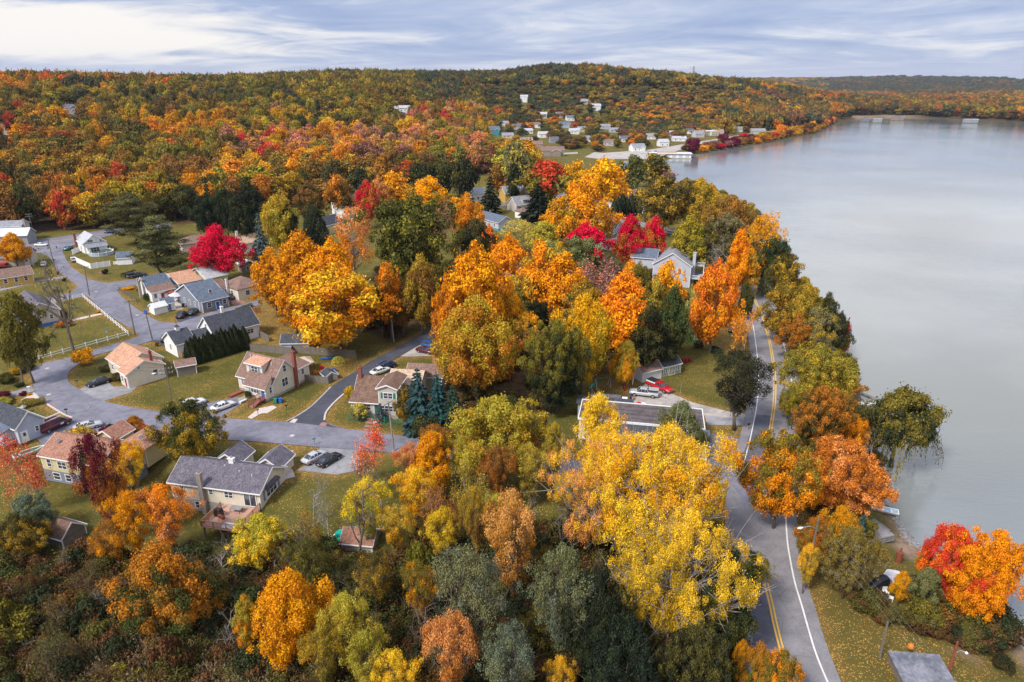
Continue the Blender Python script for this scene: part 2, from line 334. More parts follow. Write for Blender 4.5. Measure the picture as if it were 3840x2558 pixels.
# ------------------------------------------------------------------ tree kinds (crown and trunk meshes in metres, then scaled)
def quad_mesh(name, V, nq, lv, m):
    me = bpy.data.meshes.new(name)
    me.vertices.add(len(V)); me.vertices.foreach_set('co', V.astype(np.float32).ravel())
    me.loops.add(nq*4); me.loops.foreach_set('vertex_index', np.arange(nq*4, dtype=np.int32))
    me.polygons.add(nq); me.polygons.foreach_set('loop_start', np.arange(0, nq*4, 4, dtype=np.int32))
    me.update(calc_edges=True)
    at = me.attributes.new('lv', 'FLOAT_COLOR', 'FACE')
    c = np.ones((nq, 4), np.float32); c[:, :3] = lv; at.data.foreach_set('color', c.ravel())
    me.materials.append(m); me.validate(verbose=False) if False else None
    return me
def cards(rs, C, N, s, asp=.6, along=None):
    """small bent leaf sprays centred at C, facing N; returns 4 vertices each"""
    n = len(C)
    N = N/np.maximum(np.linalg.norm(N, axis=1, keepdims=True), 1e-6)
    r = rs.normal(size=(n, 3)) if along is None else along+rs.normal(size=(n, 3))*.25
    T = np.cross(N, r) if along is None else r-N*np.sum(r*N, 1, keepdims=True)
    T /= np.maximum(np.linalg.norm(T, axis=1, keepdims=True), 1e-6)
    B = np.cross(N, T); s = (s*rs.uniform(.65, 1.3, n))[:, None]
    sk = rs.uniform(-.35, .35, (n, 1))
    V = np.stack([C-T*s, C-B*s*asp+T*s*sk, C+T*s, C+B*s*asp-T*s*sk], 1)
    return V.reshape(-1, 3)
ENV = {'round': lambda t: np.sqrt(np.clip(1-(2*t-1)**2, 0, 1))**.85, 'egg': lambda t: np.clip(np.sin(pi*np.clip(t, 0, 1)**.72), 0, 1)**.75,
       'cone': lambda t: np.clip((1-t)**.8*np.clip(t*7, 0, 1), 0, 1), 'spread': lambda t: np.clip(t*2.6, 0, 1)**.6*np.clip((1-t)*3.2, 0, 1)**.5,
       'column': lambda t: np.clip(np.sin(pi*np.clip(t, 0, 1)**.6), 0, 1)**.45, 'vase': lambda t: (.25+.75*np.clip(t*1.5, 0, 1))*np.clip((1-t)*4, 0, 1)**.5}
def deciduous(seed, W, H, zb, shape, nc, rc, leaf, per, flat=.72, irr=.2, limbs=12, tr=.28, up=.35, fill=.35, bark='bark', asp=.6, lim_pal=None, sub=0):
    """crown of leafy clumps on limbs. W width, H full height, zb height of the lowest leaves"""
    rs = np.random.RandomState(seed); Hc = H-zb
    env = ENV[shape]; cl = []
    k1, k2, k3 = rs.uniform(0, 6.28, 3)
    tries = 0
    while len(cl) < nc and tries < nc*60:
        tries += 1
        t = rs.uniform(0.02, 1.0); e = float(env(np.array(t)))
        if rs.uniform() > e**1.1+.03: continue
        ph = rs.uniform(0, 2*pi)
        rr = W/2*e*(1+irr*sin(2*ph+k1+3*t)+irr*.7*sin(5*ph+k2-4*t)+irr*.35*sin(9*ph+k3))
        rho = rs.uniform(fill, 1)**.5 if rs.uniform() < .8 else rs.uniform(.1, .8)
        q = rc*rs.choice([.55, .75, .95, 1.15, 1.45])*rs.uniform(.85, 1.15)
        rad = max(rr-q*.75, 0)*rho
        cl.append((rad*cos(ph), rad*sin(ph), zb+q*.4+(Hc-q*1.0)*t, q, rs.uniform()))
    cl = np.array(cl); Vs = []; Ls = []
    for cx, cy, cz, q, cr in cl:
        n = max(4, int(per*(q/rc)**2))
        d = rs.normal(size=(n, 3)); d /= np.linalg.norm(d, axis=1, keepdims=True)
        out = np.array((cx, cy, 0.)); out = out/(np.linalg.norm(out)+.5)
        d = d+out*.45+np.array((0, 0, up)); d /= np.linalg.norm(d, axis=1, keepdims=True)
        lump = 1+.22*np.sin(d[:, 0]*5+cr*20)*np.cos(d[:, 1]*6+cr*9)
        C = np.array((cx, cy, cz))+d*np.array((1, 1, flat))*(q*lump*rs.uniform(.55, 1.06, n))[:, None]
        sp_ = rs.uniform(size=n) < .10; C[sp_] += d[sp_]*rs.uniform(.1, .55, (int(sp_.sum()), 1))*q
        Nn = d+rs.normal(size=(n, 3))*.55
        Vs.append(cards(rs, C, Nn, leaf, asp))
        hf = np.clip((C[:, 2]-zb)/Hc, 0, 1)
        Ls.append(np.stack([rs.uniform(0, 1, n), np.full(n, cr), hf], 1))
    V = np.concatenate(Vs); L = np.concatenate(Ls)
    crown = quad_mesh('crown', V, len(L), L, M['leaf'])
    mb = MB(); pts = []; x = y = 0.
    for i in range(6):
        t = i/5; pts.append((x, y, t*(zb+Hc*.72))); x += rs.normal()*.018*H; y += rs.normal()*.018*H
    rr = [tr*(1.35 if i == 0 else 1)*(1-.85*i/5) for i in range(6)]
    mb.tube(pts, rr, 7)
    def tp(z):
        f = np.clip(z/(zb+Hc*.72), 0, .999)*5; i = int(f); f -= i
        return np.array(pts[i])*(1-f)+np.array(pts[i+1])*f, rr[i]*(1-f)+rr[i+1]*f
    idx = rs.permutation(len(cl))[:limbs]
    for i in idx:
        cx, cy, cz, q, _ = cl[i]
        z0 = max(zb*.6, min(cz-hypot(cx, cy)*.75, (zb+Hc*.68))); b, rb = tp(max(z0, zb*.45))
        e = np.array((cx, cy, cz)); mid = b*.5+e*.5+np.array((0, 0, .06*H*rs.uniform(-.3, .6)))+rs.normal(size=3)*.02*W
        r0 = min(rb*.65, tr*.45)
        mb.tube([b, mid, e], [r0, r0*.6, r0*.18], 5, cap=False)
        for _ in range(sub):
            s0 = mid*rs.uniform(.2, .9)+e*0; s0 = mid+(e-mid)*rs.uniform(0, .8)
            dv = (e-b)*rs.uniform(.15, .35)+rs.normal(size=3)*W*.09
            mb.tube([s0, s0+dv*.5+rs.normal(size=3)*.1, s0+dv], [r0*.4, r0*.28, r0*.1], 4, cap=False)
    tm = mb.build('trunk', M[bark], smooth=True); me = tm.data; bpy.data.objects.remove(tm)
    return crown, me
def bare(seed, W, H, tr=.22, bark='bark', depth=5, leaves=0, leaf=.2, lean=(0, 0), nb=4, spread=.62):
    rs = np.random.RandomState(seed); mb = MB(); tips = []
    def grow(p, d, L, r, k):
        n = 3; pts = [p]; q = p.copy(); dd = d.copy()
        for i in range(n):
            dd = dd+rs.normal(size=3)*.13+np.array((0, 0, .05)); dd /= np.linalg.norm(dd); q = q+dd*L/n; pts.append(q)
        mb.tube(pts, [r, r*.85, r*.7, r*.52], 6 if k < 2 else 4 if k < 4 else 3, cap=False)
        if k >= depth: tips.append((q, dd)); return
        m = nb if k > 0 else nb+2
        for j in range(m):
            t = rs.uniform(.35, 1.0); i = min(int(t*n), n-1); b = pts[i]*(1-(t*n-i))+pts[i+1]*(t*n-i)
            a = rs.normal(size=3); a -= dd*np.dot(a, dd); a /= np.linalg.norm(a)
            nd_ = dd*(1-spread)+a*spread; nd_ /= np.linalg.norm(nd_)
            grow(b, nd_, L*rs.uniform(.5, .78), r*.48, k+1)
            tips.append((b, nd_))
    d0 = np.array((lean[0], lean[1], 1.)); d0 /= np.linalg.norm(d0)
    grow(np.zeros(3), d0, H*.45, tr, 0)
    V = np.array(mb.v); zx = V[:, 2].max(); wx = max(np.percentile(np.abs(V[:, 0]), 98), np.percentile(np.abs(V[:, 1]), 98))
    sw, sh = W/2/wx, H/zx
    if lean != (0, 0): sw = 1
    mb.v = [(a*sw, b*sw, c*sh) for a, b, c in mb.v]
    tm = mb.build('trunk', M[bark], smooth=True); me = tm.data; bpy.data.objects.remove(tm)
    crown = None
    if leaves:
        T = np.array([t[0] for t in tips])*np.array((sw, sw, sh)); T = T[T[:, 2] > H*.25]
        i = rs.randint(0, len(T), leaves); C = T[i]+rs.normal(size=(leaves, 3))*.32
        cr = rs.uniform(0, 1, len(T))[i]
        Lv = np.stack([rs.uniform(0, 1, leaves), cr, np.clip(C[:, 2]/H, 0, 1)], 1)
        crown = quad_mesh('crown', cards(rs, C, rs.normal(size=(leaves, 3))+np.array((0, 0, .6)), leaf), leaves, Lv, M['leaf'])
    return crown, me
def spruce(seed, W, H, n, leaf, tiers=22, droop=.25, z0=.04, dens=1.0, gap=0.0, bark='barkdark', power=.9):
    rs = np.random.RandomState(seed); Vs = []; Ls = []; mb = MB()
    mb.tube([(0, 0, 0), (0, 0, H*.5), (0, 0, H)], [W*.035+.06, W*.02+.04, .02], 6)
    per = max(3, int(n/(tiers*9)))
    for i in range(tiers):
        t = (i+.5)/tiers; z = H*(z0+(1-z0)*t); rmax = W/2*(1-t)**power*rs.uniform(.74, 1.12)
        nb = max(5, int((13*(1-t)+5)*dens))
        for j in range(nb):
            if rs.uniform() < gap: continue
            ph = 2*pi*(j+rs.uniform(-.3, .3))/nb+i*1.3; R_ = rmax*rs.uniform(.55, 1.18)+.1; cr = rs.uniform()
            m = max(3, int(per*(.35+R_/(W/2))*1.4))
            s = rs.uniform(.12, 1, m)**.7; side = rs.normal(size=m)*.13*R_*(1.15-s)
            zz_ = z-droop*R_*s**1.3+.10*R_*s**3+rs.normal(size=m)*.10*leaf*3
            C = np.stack([cos(ph)*s*R_-sin(ph)*side, sin(ph)*s*R_+cos(ph)*side, zz_], 1)
            Nn = np.stack([cos(ph)*.5+rs.normal(size=m)*.4, sin(ph)*.5+rs.normal(size=m)*.4, np.ones(m)], 1)
            al = np.tile(np.array((cos(ph), sin(ph), -.3)), (m, 1))
            Vs.append(cards(rs, C, Nn, leaf, .42, al)); Ls.append(np.stack([rs.uniform(0, 1, m), np.full(m, cr), np.full(m, t*.5)+s*.5], 1))
            if i % 2 == 0 and R_ > 1: mb.tube([(0, 0, z), (cos(ph)*R_*.8, sin(ph)*R_*.8, z-droop*R_*.6)], [.05, .02], 3, cap=False)
    V = np.concatenate(Vs); L = np.concatenate(Ls)
    tm = mb.build('trunk', M[bark], smooth=True); me = tm.data; bpy.data.objects.remove(tm)
    return quad_mesh('crown', V, len(L), L, M['leaf']), me
def thuja(seed, W, H, n, leaf):
    rs = np.random.RandomState(seed)
    t = rs.uniform(0, 1, n)**.8; ph = rs.uniform(0, 2*pi, n)
    r = W/2*np.clip(np.sin(pi*np.clip(.06+t*.94, 0, 1)**.62), 0, 1)**.7*(1+.10*np.sin(ph*5+t*9)+.08*np.sin(ph*9-t*14))*rs.uniform(.8, 1.05, n)
    C = np.stack([r*np.cos(ph), r*np.sin(ph), .1+t*(H-.15)], 1)
    Nn = np.stack([np.cos(ph), np.sin(ph), np.full(n, .25)], 1)+rs.normal(size=(n, 3))*.3
    L = np.stack([rs.uniform(0, 1, n), .5+.5*np.sin(ph*3+t*7), t], 1)
    mb = MB().tube([(0, 0, 0), (0, 0, H*.9)], [.12, .03], 5)
    tm = mb.build('trunk', M['barkdark'], smooth=True); me = tm.data; bpy.data.objects.remove(tm)
    return quad_mesh('crown', cards(rs, C, Nn, leaf, .5, np.tile((0, 0, 1.), (n, 1))), n, L, M['leaf']), me
def willow(seed, W, H, leaf, ns=520, per=12):
    rs = np.random.RandomState(seed)
    cr, tr = deciduous(seed, W, H, H*.35, 'round', 90, W*.095, leaf, 260, bark='barkdark', sub=2, limbs=18, tr=.4)
    Vs, Ls = [], []
    for i in range(ns):
        ph = rs.uniform(0, 2*pi); lob = 1+.18*sin(3*ph+1)+.12*sin(7*ph)
        r = W/2*rs.uniform(.35, 1)**.5*lob*.98; zt = H*(.93-.42*(r/(W/2))**2)*rs.uniform(.85, 1.05); Ld = rs.uniform(.10, .34)*H*(.4+r/W)
        s = np.linspace(0, 1, per)+rs.uniform(-.03, .03, per); 
        C = np.stack([cos(ph)*(r+.4*s), sin(ph)*(r+.4*s), np.maximum(zt-Ld*s, .6)], 1)+rs.normal(size=(per, 3))*.10
        Nn = np.stack([np.full(per, cos(ph)), np.full(per, sin(ph)), np.full(per, .3)], 1)+rs.normal(size=(per, 3))*.4
        Vs.append(cards(rs, C, Nn, leaf*1.1, .38, np.tile((0, 0, 1.), (per, 1))))
        k = rs.uniform(); Ls.append(np.stack([rs.uniform(0, 1, per), np.full(per, k), C[:, 2]/H], 1))
    n0 = len(cr.polygons); v0 = np.zeros(n0*12, np.float32); cr.vertices.foreach_get('co', v0); l0 = np.zeros(n0*4, np.float32); cr.attributes['lv'].data.foreach_get('color', l0)
    Vs.append(v0.reshape(-1, 3)); Ls.append(l0.reshape(-1, 4)[:, :3])
    V = np.concatenate(Vs); L = np.concatenate(Ls)
    return quad_mesh('crown', V, len(L), L, M['leaf']), tr

KINDS = {}     # kind -> list of (crown, trunk, W, H) near / mid / far
def reg(k, lod, W, H, pair): KINDS.setdefault((k, lod), []).append((pair[0], pair[1], W, H))
for i in range(3):
    reg('maple', 'n', 12, 15, deciduous(10+i, 12, 15, 2.2, 'egg', 200, .98, .14, 270, irr=.26, limbs=30, sub=2, flat=.95))
    reg('maple', 'm', 12, 15, deciduous(20+i, 12, 15, 2.2, 'egg', 150, 1.12, .21, 135, irr=.27, limbs=18, flat=.9))
    reg('maple', 'f', 12, 14, deciduous(30+i, 12, 14, 1.5, 'round', 50, 1.9, .42, 84, irr=.28, limbs=6))
    reg('oak', 'f', 15, 14, deciduous(60+i, 15, 14, 1.5, 'spread', 56, 1.9, .45, 84, irr=.32, limbs=6))
for i in range(2):
    reg('oak', 'n', 15, 15, deciduous(40+i, 15, 15, 2.5, 'round', 210, 1.08, .155, 265, irr=.3, limbs=34, sub=2, flat=.8))
    reg('oak', 'm', 15, 15, deciduous(50+i, 15, 15, 2.8, 'round', 150, 1.3, .23, 135, irr=.32, limbs=20, flat=.8))
    reg('tall', 'n', 8, 15, deciduous(70+i, 8, 15, 2.5, 'egg', 130, .85, .13, 240, irr=.26, limbs=22, sub=1, flat=1.0))
    reg('tall', 'm', 8, 15, deciduous(75+i, 8, 15, 2.5, 'egg', 110, .95, .2, 125, irr=.27, limbs=12, flat=.95))
    reg('tall', 'f', 8, 14, deciduous(80+i, 8, 14, 1.5, 'egg', 34, 1.6, .4, 84, irr=.25, limbs=4))
    reg('airy', 'n', 13, 15, deciduous(90+i, 13, 15, 3.0, 'vase', 150, .95, .125, 150, irr=.25, limbs=80, sub=3, fill=.2, flat=.9, bark='bark', tr=.34))
    reg('airy', 'm', 11, 14, deciduous(95+i, 11, 14, 2.5, 'round', 95, .95, .17, 66, irr=.25, limbs=50, sub=2, fill=.2, flat=.9, bark='barkpale'))
    reg('giant', 'n', 24, 20, deciduous(190+i, 24, 20, 3.5, 'spread', 450, 1.1, .115, 290, irr=.32, limbs=190, sub=4, fill=.25, flat=.85, bark='barkpale', tr=.5))
    reg('wisp', 'n', 8, 12, bare(100+i, 8, 12, .16, 'barkpale', 4, 5200, .125))
    reg('wisp', 'm', 8, 12, bare(105+i, 8, 12, .16, 'barkpale', 4, 2600, .17))
    reg('bare', 'n', 9, 13, bare(110+i, 9, 13, .24, 'barkpale', 5, nb=3))
    reg('bare', 'm', 9, 13, bare(112+i, 9, 13, .26, 'barkpale', 4))
    reg('darkbare', 'n', 9, 13, bare(115+i, 9, 13, .42, 'bark', 5, 160, .2, nb=3))
    reg('spruce', 'n', 6.5, 13, spruce(120+i, 6.5, 13, 30000, .21, 17, droop=.40, power=.72))
    reg('spruce', 'm', 6.5, 13, spruce(125+i, 6.5, 13, 14000, .30, 16, droop=.36, power=.78))
    reg('shrub', 'n', 4, 3, deciduous(140+i, 4, 3, .15, 'round', 30, .62, .12, 180, irr=.18, limbs=6, tr=.06))
    reg('shrub', 'm', 4, 3, deciduous(145+i, 4, 3, .15, 'round', 24, .7, .20, 80, irr=.18, limbs=3, tr=.06))
    reg('pine', 'm', 11, 19, deciduous(130+i, 11, 19, 2.5, 'egg', 120, 1.5, .20, 210, flat=.34, irr=.34, limbs=40, tr=.3, up=.5, fill=.6, bark='barkdark', asp=.4))
KINDS[('pine', 'n')] = KINDS[('pine', 'm')]; KINDS[('pine', 'f')] = KINDS[('pine', 'm')]
reg('spruce', 'f', 6.5, 13, spruce(129, 6.5, 13, 2600, .5, 12))
reg('ball', 'n', 3, 2, deciduous(150, 3, 2, .05, 'round', 40, .45, .075, 160, irr=.05, limbs=2, tr=.05)); KINDS[('ball', 'm')] = KINDS[('ball', 'n')]
reg('thuja', 'n', 2.0, 6.5, thuja(160, 2.0, 6.5, 5200, .13)); reg('thuja', 'n', 2.0, 6.5, thuja(161, 2.0, 6.5, 5200, .13)); KINDS[('thuja', 'm')] = KINDS[('thuja', 'n')]
reg('willow', 'n', 14, 13, willow(170, 14, 13, .2)); KINDS[('willow', 'm')] = KINDS[('willow', 'n')]
reg('lean', 'n', 9, 13, bare(180, 9, 13, .30, 'bark', 5, 0, nb=3, lean=(-.55, -.1)))
# a field-grade crown for the far wood
reg('wisp', 'f', 9, 13, bare(210, 9, 13, .22, 'barkpale', 3, 700, .42))
reg('wood', 'f', 12, 13, deciduous(190, 12, 13, 1.0, 'round', 30, 2.1, .8, 34, irr=.28, limbs=3))
for k in ('giant', 'airy', 'wisp', 'bare', 'shrub', 'thuja', 'ball', 'willow', 'darkbare', 'lean'):
    if (k, 'f') not in KINDS: KINDS[(k, 'f')] = KINDS.get((k, 'm')) or KINDS[(k, 'n')]
    if (k, 'm') not in KINDS: KINDS[(k, 'm')] = KINDS[(k, 'n')]

PAL = dict(orange=(.80,.30,.014), gold=(.82,.365,.012), yellow=(.84,.52,.03), pale=(.66,.50,.10), lime=(.45,.38,.045), olive=(.23,.185,.03), mustard=(.46,.30,.03),
  dkolive=(.105,.095,.026), green=(.07,.085,.028), dkgreen=(.048,.058,.027), vdark=(.028,.034,.021), teal=(.035,.075,.06), rust=(.50,.19,.025), brown=(.30,.15,.035), umber=(.14,.07,.03),
  red=(.62,.07,.03), scarlet=(.80,.21,.02), crimson=(.66,.02,.05), magenta=(.72,.012,.055), wine=(.14,.015,.04), pink=(.62,.22,.14), peach=(.74,.34,.10), sage=(.21,.195,.085), greysage=(.16,.17,.115),
  bluespruce=(.05,.125,.12), greyspruce=(.11,.14,.135), pinegreen=(.19,.19,.065), thuja=(.03,.036,.014), mauve=(.30,.13,.12))
WORD = dict(orange='orange', gold='golden', yellow='bright yellow', pale='pale yellow', lime='yellow-green', olive='olive', mustard='mustard', dkolive='dark olive', green='green', dkgreen='dark green',
  vdark='very dark green', teal='blue-green', rust='rust', brown='russet', umber='dark brown', red='red', scarlet='orange-red', crimson='crimson', magenta='magenta', wine='wine-red', pink='pink-orange',
  peach='peach', sage='grey-green', greysage='dull grey-green', bluespruce='blue-green', greyspruce='silvery', pinegreen='green', thuja='dark green', mauve='mauve-grey')
LAY = {'maple':'broad','oak':'wide','tall':'tall narrow','giant':'giant open','airy':'open','wisp':'thinning','bare':'bare grey','darkbare':'bare dark','spruce':'conical','pine':'pine','shrub':'bushy','ball':'round','thuja':'columnar','willow':'weeping','lean':'bare leaning'}
TREES = []
rng = random.Random(7)
def plant(kind, x, y, z, w, h, c1, c2=None, rot=None, lod=None, jit=.10):
    d = hypot(x, y-0)
    lod = lod or ('n' if d < 135 else 'm' if d < 330 else 'f')
    cr, tr, W0, H0 = rng.choice(KINDS[(kind, lod)])
    nm = {'spruce': 'spruce_tree', 'pine': 'pine_tree', 'shrub': 'shrub', 'ball': 'shrub', 'thuja': 'cypress_tree', 'willow': 'willow_tree'}.get(kind, 'bare_tree' if kind in ('bare', 'darkbare', 'lean') else
          'oak_tree' if kind == 'oak' else 'maple_tree' if kind in ('maple', 'tall') else 'deciduous_tree')
    root = empty(nm, (x, y, z), rng.uniform(0, 6.28) if rot is None else rot)
    root.scale = (w/W0, w/W0, h/H0)
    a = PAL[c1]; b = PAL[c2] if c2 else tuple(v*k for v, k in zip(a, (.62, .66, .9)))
    j = [1+rng.uniform(-jit, jit) for _ in range(3)]; g = 1+rng.uniform(-.08, .08)
    if cr:
        o = bpy.data.objects.new('crown', cr); COL.objects.link(o); o.parent = root
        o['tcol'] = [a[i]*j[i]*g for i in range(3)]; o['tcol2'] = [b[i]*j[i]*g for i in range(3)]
    o = bpy.data.objects.new('trunk', tr); COL.objects.link(o); o.parent = root
    return root
def tree(kind, cx, yt, yb, w, c1, c2=None, ph='', rot=None):
    """cx, yt: top of the tree; yb: foot; w: crown width, all in full-view coordinates; ph: where it stands"""
    z = 0.0
    for _ in range(5):
        _, y = P('X', cx, yb, z); dx, dy, dz = ray('X', cx, yt); t = y/dy; x = dx*t; z = gz(x, y)
    h = CAMH+dz*t-z; depth = y*CP+(CAMH-z-h/2)*SP_
    wm = w*1.63127/FS*depth
    h = max(h, 1.0)
    if kind not in ('shrub', 'ball', 'thuja'): h = min(max(h, wm*.62), wm*2.9)
    r = plant(kind, x, y, z, wm, h, c1, c2, rot)
    TREES.append((r, kind, c1, c2, ph, cx)); return r

T = tree
